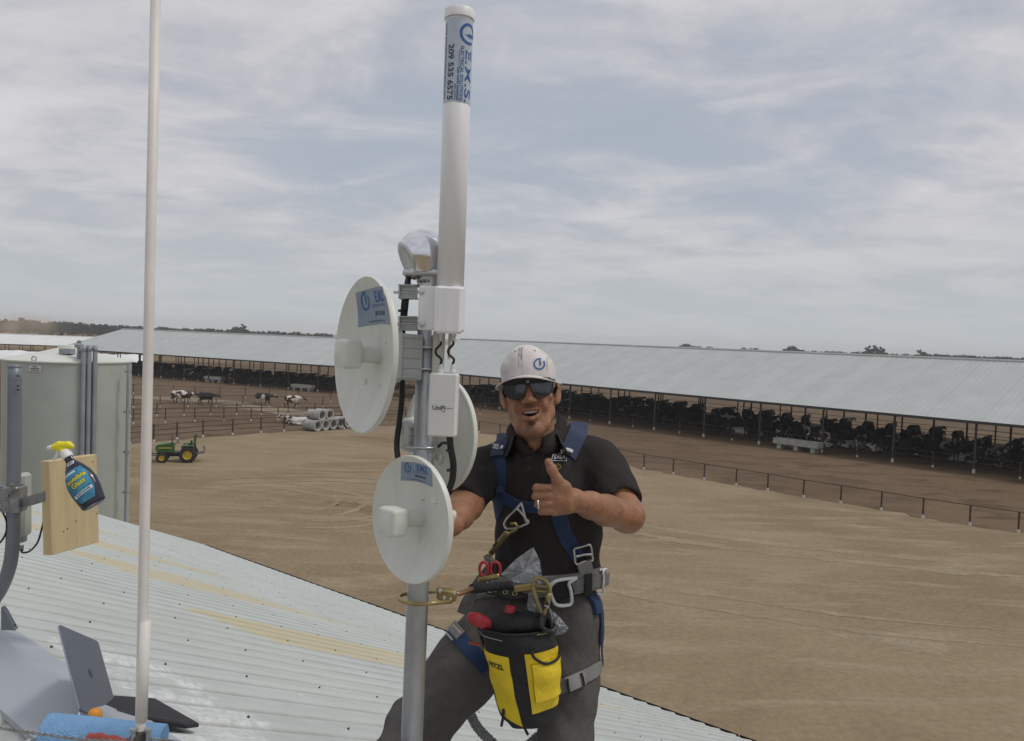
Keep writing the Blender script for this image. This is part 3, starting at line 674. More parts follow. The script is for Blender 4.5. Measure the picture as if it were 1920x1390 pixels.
def cow_prims(pose):
    lie = pose == 'lie'; z = -.68 if lie else 0.
    pr = [ell((0, 0, 1.02+z), (.78, .33, .38), .1), ell((.48, 0, 1.02+z), (.36, .27, .40), .12), ell((-.55, 0, 1.08+z), (.36, .30, .34), .12), ell((-.05, 0, .90+z), (.55, .36, .32), .1), cone((-.62, 0, 1.32+z), (.5, 0, 1.3+z), .09, .09, .1)]
    hd = A(1.28, 0, 1.35+z) if pose != 'graze' else A(1.25, 0, .45)
    if pose == 'walk': hd = A(1.35, .05, 1.12)
    pr += [cone((.62, 0, 1.15+z), hd-A(.12, 0, 0), .22, .13, .1)]
    mz = hd+(A(.3, .03, -.22) if pose != 'graze' else A(.18, 0, -.3))
    pr += [cone(hd, mz, .125, .085, .06), ell(mz, (.08, .085, .075), .04), cone(hd+A(-.05, .1, .06), hd+A(-.1, .27, .04), .045, .03, .03), cone(hd+A(-.05, -.1, .06), hd+A(-.1, -.27, .04), .045, .03, .03)]
    pr += [cone((-.88, 0, 1.28+z), (-.97, .02, .75+z if not lie else .3), .04, .03, .03)]
    if lie:
        for sy in (-1, 1): pr += [cone((.45, sy*.2, .2), (.8, sy*.28, .1), .11, .07, .05), cone((.8, sy*.28, .1), (.5, sy*.36, .07), .07, .05, .03), ell((-.5, sy*.3, .22), (.32, .16, .2), .08), cone((-.35, sy*.4, .1), (.05, sy*.45, .07), .07, .05, .04)]
    else:
        st = .22 if pose == 'walk' else .04
        for sx, sy, o in ((1, 1, st), (1, -1, -st), (-1, 1, -st), (-1, -1, st)):
            if sx > 0: pr += chain([(.5, sy*.17, .85), (.52+o*.5, sy*.17, .48), (.5+o, sy*.17, .1), (.53+o, sy*.17, .05)], [.13, .075, .052, .07], .05)
            else: pr += chain([(-.6, sy*.2, .95), (-.48+o*.3, sy*.2, .68), (-.72+o*.8, sy*.19, .46), (-.66+o, sy*.18, .1), (-.63+o, sy*.18, .05)], [.2, .12, .065, .052, .07], .05)
        pr += [ell((-.38, 0, .66), (.2, .15, .13), .06)]
    return pr
COWM = {}
for pose in ('stand', 'walk', 'lie', 'graze'):
    ax = (axis(-1.15, .05, 1.8), axis(-.7, .05, .7), axis(-.08, .05, 1.75))
    V, Q = sdf_mesh('cow', cow_prims(pose), ax, None); COWM[pose] = (V, Q)
def cow_data(pose, mat, _c={}):
    k = (pose, mat.name)
    if k not in _c: _c[k] = mesh_from('cow', *COWM[pose], mat)
    return _c[k]
def cow(p, rz, pose, mat, label, group=None, sc=1.):
    return tag(link('cow', cow_data(pose, mat), None, (p[0], p[1], .035), rz, sc), label, 'cow', group)
def facing(px, right=True): return 0. if right else math.pi
cow(G(334, 755), .1, 'walk', MCOWB, 'brown and white cow walking leftmost of the corral cows', 'cows walking in the corral')
cow(G(345, 757), .15, 'walk', MCOWB, 'brown and white cow overlapping the leftmost walking cow', 'cows walking in the corral')
cow(G(386, 759.5), .05, 'walk', MCOWD, 'plain black cow walking second group from the left in the corral', 'cows walking in the corral')
cow(G(493, 760), .08, 'walk', MCOW, 'black cow with white head patch walking mid corral', 'cows walking in the corral')
cow(G(548, 765), .12, 'walk', MCOWB, 'brown cow with white rump walking nearest the dish', 'cows walking in the corral')
cow(G(546, 795), 2.9, 'lie', MCOW, 'black and white cow lying left of the concrete pipes')
cow(G(563, 797), .4, 'lie', MCOWP, 'pale cow lying against the left end of the concrete pipes')
Lb = 'white-patched cow lying at the front edge of the right barn'
for x, y, ps, m_, lb in ((1363, 806, 'stand', MCOWP, 'pale cow standing at the front of the right barn left of the trough'), (1393, 818, 'lie', MCOWP, None), (1416, 821, 'lie', MCOW, None), (1512, 829, 'stand', MCOWP, 'white spotted cow standing behind the right water trough'), (1540, 842, 'stand', MCOWB, 'brown cow standing at the right end of the water trough'), (1559, 842, 'lie', MCOW, None), (1591, 844, 'lie', MCOW, None), (1612, 843, 'lie', MCOWP, None), (1637, 850, 'lie', MCOWB, 'brownish cow lying mid right barn among white ones'), (1660, 852, 'stand', MCOW, 'black and white cow standing by a post mid right barn'), (1730, 861, 'lie', MCOW, None), (1795, 868, 'lie', MCOWP, None), (1818, 871, 'lie', MCOW, None), (1880, 880, 'lie', MCOW, None)):
    if not lb: lie_n = globals().get('lie_n', -1)+1; lb2 = 'white-patched cow lying at the front edge of the right barn, %s from the left' % ('first', 'second', 'third', 'fourth', 'fifth', 'sixth', 'seventh', 'eighth', 'ninth')[lie_n]
    cow(G(x, y-3), random.uniform(-.6, 3.6), ps, m_, lb or lb2, None if lb else 'cows lying in the right barn')
def herd(b, rows, label, group):
    words = ('front', 'second', 'third', 'fourth', 'fifth', 'rearmost') if len(rows) == 6 else ('front', 'second', 'third', 'rearmost')
    for (v, sp, prob, face), wd in zip(rows, words):
        u = .8
        while u < b['L']-1:
            if random.random() < prob:
                p = b['p0']+b['d']*u+b['n']*(v+random.uniform(-.35, .35))
                cow(p, b['ang']+face+random.uniform(-.35, .35), random.choice(('stand', 'stand', 'graze')), random.choice((MCOWD, MCOWD, MCOWD, MCOWD, MCOWD, MCOW)), label.replace('the shaded rows', 'the shaded '+wd+' row'), group, random.uniform(.95, 1.06))
            u += sp*random.uniform(.85, 1.2)
herd(barnR, ((5.2, 1.9, .8, 1.57), (7.9, 1.5, .95, 1.4), (10.8, 1.7, .9, 1.6), (14.2, 2.2, .95, 1.5), (17.6, 2.3, .95, 1.6), (21, 2.4, .9, 1.5)), 'dark cow standing in the shaded rows of the right barn', 'dark cows in the right barn')
herd(barnL, ((4., 2.4, .8, 1.57), (7.6, 2.2, .95, 1.45), (12, 2.6, .95, 1.5), (17, 2.8, .95, 1.6)), 'dark cow standing in the shaded rows of the left barn', 'dark cows in the left barn')
# ================================================================== water troughs
MTROUGH = M('trough_concrete', (.36, .36, .32), .85, 0, .2, 3)
def trough(p, ang, L_, label):
    t = empty('water_trough', A(p[0], p[1], .02), label, 'trough', 'concrete water troughs'); R_ = rotz(ang)
    mb = MB(); o = A(p[0], p[1], 0); w, h, th = .9, .5, .1
    for c, s_ in (((0, -w/2, .7), (L_, th, h)), ((0, w/2, .7), (L_, th, h)), ((-L_/2, 0, .7), (th, w+th, h-.01)), ((L_/2, 0, .7), (th, w+th, h-.01)), ((0, 0, .5), (L_-.05, w, .1))): mb.box(o+R_ @ A(*c), s_, R_)
    mb.build('basin', MTROUGH, t)
    mb = MB(); mb.box(o+R_ @ A(0, 0, .82), (L_-.1, w-.1, .02), R_); mb.build('water', M('trough_water', (.05, .06, .05), .1, 0), t)
    for sx in (-1, 0, 1):
        mb = MB(); mb.box(o+R_ @ A(sx*L_*.38, 0, .22), (.4, w*.9, .46), R_); mb.build('leg', MTROUGH, t)
trough(G(1495, 845), barnR['ang'], 4.2, 'long concrete water trough at the front of the right barn'); trough(G(402, 717), barnL['ang'], 4., 'small far water trough under the left barn above the black cow'); trough(G(568, 733), barnL['ang'], 4., 'water trough under the left barn beside the big dish')
# ================================================================== concrete pipes
MCONC = M('pipe_concrete', (.36, .36, .34), .9, 0, .2, 2., .3, 12)
def ring_pipe(p, ang, z, label, r=.47, L_=1.55):
    mb = MB(); ax = A(math.cos(ang), math.sin(ang), 0)
    mb.lathe([(r*.78, 0), (r, 0), (r, L_*.86), (r*1.1, L_*.88), (r*1.1, L_), (r*.8, L_), (r*.78, L_-.1), (r*.78, 0)], A(p[0], p[1], z)-ax*L_/2, ax, 28); mb.f = [q for q in mb.f if len(q) == 4]; mb.m = [0]*len(mb.f)
    o = mb.build('concrete_pipe', MCONC, None, auto=35, origin=A(p[0], p[1], z-r)); return tag(o, label, 'pipe', 'stacked concrete pipes')
pa = math.radians(-28); side = A(math.cos(pa+1.57), math.sin(pa+1.57), 0); base0 = G(584, 808.5); base0[2] = 0
names = ['leftmost', 'second', 'third', 'fourth', 'fifth', 'sixth']
stepv = A(.47, .88, 0)*1.06
for i, n_ in enumerate(names): ring_pipe(base0+stepv*i, pa, .55, 'grey concrete pipe on the ground, %s of the bottom row' % n_)
for i, n_ in enumerate(('left', 'right')): ring_pipe(base0+stepv*(i+.5)+A(0, 0, 0), pa, 1.45, 'grey concrete pipe on top of the stack, %s one of the pair' % n_)
# ================================================================== tractor
MGREEN = M('tractor_green', (.025, .12, .03), .5, 0, .15, 3, col2=(.085, .135, .055), thr=(.4, .8)); MYEL = M('tractor_yellow', (.62, .45, .04), .5, 0, .12, 6); MTYRE = M('tyre_rubber', (.03, .029, .028), .9, 0, .3, 6); MBLK = M('tractor_black', (.025, .025, .025), .6); MDST = M('dusty_steel', (.16, .15, .13), .7, .3, .2, 4)
tp = G(342, 866); tp[2] = .03; t = empty('tractor', tp, 'green compact tractor with yellow wheels parked on the dirt yard', 'tractor'); TR = rotz(math.pi+.28)   # local +x = forward
def TP(x, y, z): return tp+TR @ A(x, y, z)
def tbox(name, mat, *bx, bevel=.03):
    mb = MB()
    for c, s_ in bx: mb.box(TP(*c), s_, TR, bevel=bevel)
    return mb.build(name, mat, t)
hd = MB(); prof = [(.62, .62), (1.55, .66), (1.62, .8), (1.62, 1.05), (1.5, 1.12), (.55, 1.28), (.5, .62)]
for s_ in (1,):
    V1 = np.array([TP(x, -.28, z) for x, z in prof]); V2 = np.array([TP(x, .28, z) for x, z in prof]); n_ = len(prof)
    hd.add(np.concatenate([V1, V2]), [tuple(range(n_)), tuple(range(2*n_-1, n_-1, -1))]+[(i, i+n_, (i+1) % n_+n_, (i+1) % n_) for i in range(n_)])
hood = hd.build('hood', MGREEN, t); tbox('hood_stripe', MYEL, ((1.05, .286, .93), (.8, .012, .06)), ((1.05, -.286, .93), (.8, .012, .06)), bevel=0)
tbox('chassis', MBLK, ((.55, 0, .5), (2., .34, .3)), ((-.35, 0, .58), (.6, .5, .42))); tbox('front_axle', MBLK, ((1.2, 0, .36), (.14, 1.1, .12)))
tbox('grille', MBLK, ((1.63, 0, .85), (.03, .44, .34)), bevel=.01)
for sy in (-1, 1):
    tbox('fender', MGREEN, ((-.38, sy*.6, 1.12), (.75, .34, .06)), ((-.02, sy*.6, .95), (.06, .34, .36)), ((-.74, sy*.6, 1.0), (.06, .34, .24)))
    for x, r, w, nm in ((-.38, .52, .34, 'rear'), (1.2, .33, .24, 'front')):
        mb = MB(); c = TP(x, sy*(.62 if r > .4 else .58), r); ax = TR @ A(0, sy, 0)
        mb.lathe([(r*.55, -w/2), (r*.9, -w/2), (r, -w*.33), (r, w*.33), (r*.9, w/2), (r*.55, w/2)], c, ax, 28); mb.f = [q for q in mb.f if len(q) == 4]; mb.m = [0]*len(mb.f)
        for k in range(18):
            a = k*2*math.pi/18; u = TR @ A(math.cos(a), 0, math.sin(a)); tt = TR @ A(-math.sin(a), 0, math.cos(a))
            for s2 in (-1, 1): mb.box(c+u*r+TR @ A(0, s2*w*.2, 0)+tt*(.03*s2), (.05, w*.45, .045), np.stack([tt, TR @ A(0, 1, 0), u], 1))
        wh = mb.build('wheel', MTYRE, t, auto=40)
        mb = MB(); mb.lathe([(0, w*.12), (r*.16, w*.12), (r*.18, w*.05), (r*.44, w*.03), (r*.5, w*.3), (r*.57, w*.4), (r*.57, -w*.4), (0, -w*.3)], c, ax, 24); mb.build('rim', MYEL, wh, auto=40)
tbox('seat', MBLK, ((-.3, 0, .98), (.45, .48, .12)), ((-.54, 0, 1.2), (.1, .46, .42))); tbox('floor', MBLK, ((.2, 0, .62), (.7, .9, .05)))
mb = MB(); a = np.linspace(0, 2*math.pi, 20); sw = np.array([TP(.28+.06*math.sin(q), .19*math.cos(q), 1.33+.19*math.sin(q)*.45) for q in a]); mb.tube(sw, .016, 6, caps=False); mb.bar(TP(.5, 0, 1.1), TP(.28, 0, 1.33), .025, 6); mb.build('steering_wheel', MBLK, t)
mb = MB(); mb.tube(spline([TP(-.7, -.5, .9), TP(-.8, -.5, 1.75), TP(-.8, -.42, 1.82), TP(-.8, .42, 1.82), TP(-.8, .5, 1.75), TP(-.7, .5, .9)], 40), .04, 8); mb.build('roll_bar', MGREEN, t, smooth=True)
mb = MB(); mb.bar(TP(.62, .3, 1.2), TP(.62, .3, 1.78), .03, 8); mb.build('exhaust', MBLK, t)
mb = MB()
for q in ((-.9, -.3), (-.9, .3)): mb.bar(TP(q[0]+.2, q[1], .5), TP(-1.35, q[1], .62), .035, 6)
mb.bar(TP(-1.35, -.5, .62), TP(-1.35, .5, .62), .05, 6); mb.bar(TP(-1.35, -.4, .62), TP(-1.3, -.4, 1.0), .04, 6); mb.bar(TP(-1.3, -.45, 1.0), TP(-1.3, .5, .98), .045, 6); mb.build('rear_hitch', MDST, t)
mb = MB()
for sy in (-1, 1): mb.bar(TP(1.1, sy*.38, .5), TP(2.0, sy*.4, .45), .045, 6)
mb.bar(TP(1.9, -.5, .62), TP(1.9, .5, .62), .05, 6); mb.build('blade_arms', MDST, t)
mb = MB(); V = np.array([[TP(2.05+.12*math.cos(q), y, .32+.30*math.sin(q)) for q in np.linspace(-1.35, 1.35, 8)] for y in (-.75, .75)]); mb.grid(V); V3 = V-TR @ A(.03, 0, 0); mb.grid(V3, flip=True); mb.build('front_blade', MDST, t, smooth=True)
tag(t, None)
# ================================================================== far vehicle, dust
vp = A(*(ray(121, 626)[:2]/ray(121, 626)[1]*420), 0)
v = empty('pickup_truck', vp, 'tiny white pickup truck far out on the left field', 'truck')
mb = MB(); mb.box(vp+A(0, 0, .85), (5.2, 1.9, .7), bevel=.15); mb.box(vp+A(-.3, 0, 1.5), (2.1, 1.7, .75), bevel=.2); mb.build('body', M('white_car_paint', (.75, .75, .75), .3), v)
for sx in (-1.6, 1.6):
    for sy in (-.9, .9): mb = MB(); mb.lathe([(.2, -.12), (.4, -.12), (.4, .12), (.2, .12)], vp+A(sx, sy, .4), (0, 1, 0), 16); mb.build('wheel', MTYRE, v)
mb = MB(); mb.box(vp+A(-.3, -.87, 1.55), (1.7, .02, .45)); mb.build('window', MBLK, v)
bp_ = A(*(ray(114, 622)[:2]/ray(114, 622)[1]*425), 0); t_, c_, h0 = TREES[3]
o = empty('bush', bp_, 'low round bush standing beside the far white pickup', 'bush'); link('trunk', t_, o, sc=.3); link('crown', c_, o, sc=(.42, .42, .42))
def dust_mat(dens):
    m = bpy.data.materials.new('dust'); m.use_nodes = True; nt = m.node_tree; nt.nodes.clear(); N = nt.nodes.new; L = nt.links.new
    o = N('ShaderNodeOutputMaterial'); p = N('ShaderNodeVolumePrincipled'); p.inputs['Color'].default_value = (.85, .70, .56, 1); L(p.outputs[0], o.inputs['Volume'])
    tc = N('ShaderNodeTexCoord'); ln = N('ShaderNodeVectorMath'); ln.operation = 'LENGTH'; mp = N('ShaderNodeMapping'); mp.inputs['Scale'].default_value = (1/34, 1/14, 1/9); L(tc.outputs['Object'], mp.inputs[0]); L(mp.outputs[0], ln.inputs[0])
    f = N('ShaderNodeMapRange'); L(ln.outputs['Value'], f.inputs[0]); f.inputs[1].default_value = .25; f.inputs[2].default_value = 1; f.inputs[3].default_value = dens; f.inputs[4].default_value = 0
    n = N('ShaderNodeTexNoise'); n.inputs['Scale'].default_value = .09; n.inputs['Detail'].default_value = 3; L(tc.outputs['Object'], n.inputs['Vector'])
    r = N('ShaderNodeMapRange'); L(n.outputs[0], r.inputs[0]); r.inputs[1].default_value = .35; r.inputs[2].default_value = .65
    x = N('ShaderNodeMath'); x.operation = 'MULTIPLY'; L(f.outputs[0], x.inputs[0]); L(r.outputs[0], x.inputs[1]); L(x.outputs[0], p.inputs['Density']); return m
dp = A(*(ray(34, 612)[:2]/ray(34, 612)[1]*470), 0); mb = MB(); mb.lathe([(0, 0)]+[(math.sin(q), 1-math.cos(q)) for q in np.linspace(.2, 2.9, 10)]+[(0, 2)], A(0, 0, -1), seg=24)
me = mb.data('dust_cloud', dust_mat(.06)); o = link('dust_cloud', me, None, dp+A(0, 0, 6.)); 
me.transform(Matrix.Diagonal((34, 14, 9, 1))); tag(o, 'pale dust cloud drifting over the far left field', 'dust', kind='stuff')
# ================================================================== tank
MTANK = M('tank_paint', (.40, .43, .39), .45, 0, .06, .8, .04, 6); MTROOF = M('tank_roof_paint', (.66, .67, .61), .5, 0, .06, 1); MGALP = M('pipe_grey', (.30, .33, .36), .45, .2, .12, 2)
tk_d = 26.; tl, tr_ = P(22, 690, tk_d), P(236, 690, tk_d); tc_ = (tl+tr_)/2; tR = np.linalg.norm(tr_-tl)/2*.997; ztop = P(128, 681, tk_d-tR)[2]
tcen = A(tc_[0], tc_[1], 0); tk = empty('storage_tank', tcen, 'tall pale grey-green cylindrical storage tank behind the shed roof', 'tank')
mb = MB(); prof = [(tR, 0)]

prof += [(tR, ztop), (tR-.01, ztop)]; mb.lathe(prof, tcen, seg=72); mb.build('wall', MTANK, tk, auto=40)
mb = MB(); zp = P(128, 652, tk_d)[2]; mb.lathe([(tR+.04, ztop-.02), (tR+.04, ztop+.02), (tR*.5, (ztop+zp)/2+.03), (.35, zp-.02), (.33, zp+.08), (0, zp+.09)], tcen, seg=72); mb.build('roof', MTROOF, tk, auto=20)
fr_ = unit(A(-tcen[0], -tcen[1], 0)); 
def on_tank(px, extra=0.):
    d = ray(px, 800); d = unit(A(d[0], d[1], 0)); b_ = d @ tcen; c_ = tcen @ tcen-(tR+extra)**2; return d*(b_-math.sqrt(max(b_*b_-c_, 0)))
for px in (154.5, 165, 176):
    q = on_tank(px, .1); mb = MB(); zt = ztop+.42; o2 = unit(tcen-q)
    mb.tube(spline([q+A(0, 0, .3), q+A(0, 0, 3), q+A(0, 0, zt-.3), q+A(0, 0, zt-.08), q+o2*.06+A(0, 0, zt), q+o2*.3+A(0, 0, zt), q+o2*.55+A(0, 0, zt-.1), q+o2*.6+A(0, 0, ztop+.05)], 40), .07, 12); mb.build('pipe', MGALP, tk, smooth=True)
q = on_tank(146, -.35); mb = MB(); mb.bar(A(q[0], q[1], ztop), A(q[0], q[1], ztop+.5), .06, 10); mb.lathe([(.07, 0), (.13, .02), (.13, .1), (.05, .16), (.08, .2), (0, .26)], A(q[0], q[1], ztop+.45), seg=12); mb.build('vent', MGALP, tk)
qe = P(238.5, 800, tk_d-.4); mb = MB(); mb.bar(A(qe[0], qe[1], .05), A(qe[0], qe[1], ztop-.02), .045, 10)
for z in np.arange(1, ztop-.2, 1.3): mb.box(A(qe[0]-.06, qe[1]+.1, z), (.2, .05, .06))
mb.build('side_pipe', MGALP, tk)
mb = MB(); q = on_tank(124, -.9); mb.box(A(q[0], q[1], ztop+.32), (.36, .3, .16)); mb.build('roof_hatch', MGALP, tk)
q = on_tank(62, -.02); a = np.linspace(0, 2*math.pi, 16); mb = MB(); mb.tube(np.array([A(q[0]+.07*math.cos(w), q[1], ztop+.09+.07*math.sin(w)) for w in a]), .018, 6, caps=False); mb.build('lifting_eye', MGALP, tk)
q = on_tank(64, .012); nq = unit((q-tcen)*A(1, 1, 0)); tx = np.cross(A(0, 0, 1), nq); mb = MB(); mb.box(A(q[0], q[1], ztop-.2), (.36, .012, .18), np.stack([tx, nq, A(0, 0, 1)], 1)); pl = mb.build('name_plate', M('plate_white', (.6, .62, .6), .5), tk)
mb = MB()
for i, z in enumerate((-.15, -.2, -.25)): mb.box(A(q[0], q[1], ztop+z)+nq*.009, ((.14, .27, .25)[i], .004, .022), np.stack([tx, nq, A(0, 0, 1)], 1))
mb.build('plate_print', MBLK, pl)
# ================================================================== white pole, guy wire
def mark_logo(mb, fn, s, m=0):
    """round emblem: open ring with a lightning bolt, drawn with fn(x, y) -> point; s = outer radius"""
    a = np.linspace(math.radians(70), math.radians(70+325), 40)
    o = [fn(s*math.cos(q), s*math.sin(q)) for q in a]; i = [fn(s*.74*math.cos(q), s*.74*math.sin(q)) for q in a]
    mb.add(np.array(o+i), [(j, j+1, 41+j, 40+j) for j in range(39)], m)
    b = [(.02, .95), (.38, .62), (.24, .42), (.5, .3), (.3, .05), (.42, -.02), (.12, -.62), (.1, -.12), (-.08, -.02), (.02, .2), (-.12, .3), (.02, .5), (-.1, .62)]
    mb.add(np.array([fn(s*x*.8, s*y*.8) for x, y in b]), [tuple(range(len(b)-1, -1, -1))], m)
MWP = M('pole_white_paint', (.76, .715, .68), .5, 0, .06, 6, .05, 40); MDK = M('clamp_dark', (.07, .065, .055), .7, .2, .3, 20)
pd = 1.7; pt, pb = P(295.5, -170, pd), P(263, 1375, pd); pdir = unit(pt-pb); foot = pb.copy()
for _ in range(40):
    q = foot-RIDGE; s_ = q @ RS; zt = RIDGE[2]-TS*abs(s_)
    foot = foot-pdir*((foot[2]-zt)/pdir[2])
pole = empty('antenna_pole', foot, 'slim off-white pole rising past the top edge left of the tank pipes', 'pole')
mb = MB(); mb.tube([foot-pdir*.02, pb, (pb+pt)/2, pt], .0105, 20); mb.build('pipe', MWP, pole, smooth=True)
mb = MB(); c = P(263, 1383, pd); mb.lathe([(.0107, .016), (.014, .014), (.02, .006), (.023, -.01), (.021, -.03), (.0107, -.035)], c, pdir, 20); cl = mb.build('clamp', MDK, pole, smooth=True)
mb = MB()
for x in (250, 278): mb.lathe([(.005, -.02), (.005, .012), (.008, .013), (.008, .018), (0, .018)], P(x, 1382, pd-.015), pdir, 8)
mb.build('bolt', MGALP, cl)
mb = MB(); mb.lathe([(.05, -.004), (.05, .006), (.018, .008), (.016, .03), (0.0107, .03)], foot, RN2, 20); mb.build('foot_plate', MGALP, pole)
# a half-hidden seam sleeve on the pole
mb = MB(); mb.tube([P(272, 1165, pd), P(264.8, 1352, pd)], .0118, 20); mb.build('sleeve', MWP, pole, smooth=True)
MWIRE = M('wire_galv', (.25, .25, .24), .5, .6, .2, 50)
wire = MB(); w_ = spline([P(-60, 1352, 1.72), P(0, 1365, 1.71), P(60, 1374, 1.7), P(150, 1386, 1.69), P(249, 1391, pd-.02)], 60)
for k in range(2):
    a = np.linspace(0, 90, len(w_)); off = np.stack([np.cos(a+k*math.pi), np.sin(a*1.0+k*math.pi), np.sin(a+k*math.pi)], 1)*.0018; wire.tube(w_+off, .0016, 6)
o = wire.build('guy_wire', MWIRE, None, smooth=True, origin=w_[-1]); tag(o, 'twisted guy wire running to the left edge from the white pole foot', 'wire')
wire = MB(); wire.tube(spline([P(280, 1384, pd-.02), P(305, 1387, 1.69), P(335, 1391, 1.68), P(420, 1410, 1.68)], 20), .002, 6); o = wire.build('guy_wire', MWIRE, None, smooth=True, origin=P(280, 1384, pd-.02)); tag(o, 'short guy wire running right from the white pole foot', 'wire')
# ================================================================== J-shaped mount pole, radio, board, bottle
MJ = M('mount_blue_grey', (.20, .225, .25), .45, .3, .1, 5, .04, 60); jd = 2.92
jp = empty('mount_pole', P(-30, 1182, 3.0), 'blue-grey bent mounting pole at the left edge on the ridge', 'pole')
mb = MB(); mb.tube(spline([P(28, 688, jd), P(26.5, 850, jd), P(24.5, 985, jd), P(23.5, 1022, jd), P(18, 1062, jd), P(4, 1100, jd), P(-16, 1132, jd+.01), P(-38, 1160, jd+.03)], 60), .0232, 24); mb.build('tube', MJ, jp, smooth=True)
mb = MB(); mb.lathe([(.0232, 0), (.0245, .002), (.0245, .008), (.0, .012)], P(28, 690, jd), P(28, 660, jd)-P(28, 690, jd), 24); mb.build('end_cap', MJ, jp, smooth=True)
mb = MB()
for x, y in ((33, 705), (33.5, 724), (33.5, 731)): mb.lathe([(.0032, -.004), (.0032, .0015), (0, .0015)], P(x, y, jd-.0225), -FW, 10)
mb.build('bolt_hole', MBLK, jp)
mb = MB(); f0 = roofp(.10, roofI(4, 1176)[1], .034); mb.box(f0+A(-.03, 0, .006), (.11, .05, .006), np.stack([RE, SD/np.linalg.norm(SD), RN], 1))
mb.build('foot_plate', MJ, jp); mb = MB(); mb.prism([(0, 0), (.05, 0), (.012, .07), (0, .085)], P(2, 1182, 2.93), RT, UP, .022); mb.build('foot_gusset', MJ, jp)
mb = MB(); mb.lathe([(.012, 0), (.012, .008), (.006, .009), (.006, .02), (0, .02)], P(23, 1181, 2.94), RN, 8); mb.build('foot_bolt', MDK, jp)
mb = MB(); R0 = np.stack([RT, FW, UP], 1)
for y, h in ((925, .055), (947, .05)): mb.box(P(26, y, jd), (.066, .066, h), R0, bevel=.006)
mb.box(P(30, 948, jd-.038), (.03, .02, .05), R0); mb.box(P(8, 920, jd-.01), (.06, .04, .035), R0 @ roty(.3)); cl = mb.build('clamp', M('clamp_galv', (.26, .27, .27), .45, .5, .2, 30), jp)
mb = MB()
for x, y in ((20, 910), (38, 909), (20, 921), (14, 930)): mb.lathe([(.006, -.01), (.006, .006), (0, .007)], P(x, y, jd-.036), -FW, 8)
mb.build('bolt', MWIRE, cl)
mb = MB(); mb.bar(P(-30, 960, jd), P(14, 925, jd), .014, 10); mb.build('strut', MWIRE, jp)
# radio behind the pole
MRAD = M('radio_grey', (.46, .48, .45), .5, 0, .08, 8); rd = empty('radio_box', P(45, 1012, 2.99), 'slim grey radio box fixed behind the bent mounting pole', 'radio')
mb = MB(); mb.box(P(44, 946, 2.99), (.036, .06, .235), R0, bevel=.01); mb.build('case', MRAD, rd)
mb = MB(); mb.box(P(42, 1008, 2.985), (.024, .03, .035), R0, bevel=.005); mb.lathe([(.008, 0), (.009, .02), (.0, .02)], P(40, 1033, 2.985), UP, 10); mb.build('cable_gland', MGALP, rd)
MCAB = M('cable_black', (.015, .015, .015), .5, 0, .2, 40)
def cable(pts, r, label, n=50, group=None, mat=None):
    mb = MB(); q = spline(pts, n); mb.tube(q, r, 8); return tag(mb.build('cable', mat or MCAB, None, smooth=True, origin=q[-1]), label, 'cable', group)
cable([P(-15, 950, 2.9), P(4, 960, 2.9), P(13, 985, 2.9), P(6, 1010, 2.9), P(-14, 1030, 2.9)], .0035, 'black cable loop left of the bent mounting pole')
cable([P(40, 1030, 2.98), P(42, 1036, 2.98), P(55, 1034, 2.97), P(70, 1018, 2.96), P(78, 993, 2.95), P(82, 975, 2.95)], .0035, 'black cable drooping from the grey radio to the wood board')
# board
MWOOD = M('pine_wood', (.58, .455, .255), .65, 0, .1, 3., .08, 30, stretch=(9, 9, .7)); 
bl, br = P(92, 865, 2.84), P(182, 852, 3.05); bx = (br-bl); bw = np.linalg.norm(bx); bx /= bw; bup = unit(P(92, 865, 2.84)-P(95.5, 1042, 2.84)); bh = np.linalg.norm(P(92, 865, 2.84)-P(95.5, 1042, 2.84))
bup = unit(bup-bx*(bup @ bx)); bn = np.cross(bx, bup); bn = bn if bn @ FW < 0 else -bn; bt = .038
bd = empty('wood_board', bl-bup*bh, 'thick pale pine board clamped to the bent mounting pole', 'board'); bc = bl+bx*bw/2-bup*bh/2-bn*bt/2
mb = MB(); mb.box(bc, (bw, bt, bh), np.stack([bx, -bn, bup], 1), bevel=.002); mb.build('plank', MWOOD, bd)
mb = MB()
for u, v in ((.25, .22), (.33, .24), (.5, .3), (.62, .5), (.9, .92), (.8, .62), (.96, .33)): mb.lathe([(.0028, 0), (.0025, .0012), (0, .0014)], bl+bx*bw*u-bup*bh*(1-v), bn, 8)
mb.build('nail', M('nail_dark', (.12, .08, .05), .6), bd)
mb = MB(); a0, a1 = P(34, 946, jd-.02), bl-bup*.125-bn*.02+bx*.004; mb.box((a0+a1)/2, (np.linalg.norm(a1-a0), .012, .036), np.stack([unit(a1-a0), np.cross(UP, unit(a1-a0)), UP], 1)); mb.build('bracket_arm', M('clamp_galv', (.3, .3, .3)), bd)
# spray bottle
MBOT = M('bottle_dark', (.018, .022, .04), .22, 0, .1, 20, spec=.6); MLAB = M('bottle_label_blue', (.02, .17, .36), .35, 0, .45, 9., col2=(.10, .42, .62)); MTRG = M('trigger_yellow', (.80, .72, .02), .4, 0, .04, 20); MCOLR = M('collar_white', (.78, .78, .76), .4)
nb_, bb_ = P(127, 857, 2.79), P(177, 947, 2.76); bz = unit(nb_-bb_); bL = np.linalg.norm(nb_-bb_); bxx = unit(RT-bz*(RT @ bz)); byy = np.cross(bz, bxx)
bot = empty('spray_bottle', bb_, 'dark spray bottle with yellow trigger hanging on the pine board', 'spray bottle'); RB = np.stack([bxx, byy, bz], 0)
pr = [(.0, 0), (.038, 0), (.043, .004), (.047, .03), (.052, .06), (.053, .09), (.047, .12), (.033, .15), (.022, .168), (.0155, .176), (.0145, bL), (0, bL)]
def bprof(h): return float(np.interp(h, [q[1] for q in pr[1:-1]], [q[0] for q in pr[1:-1]]))
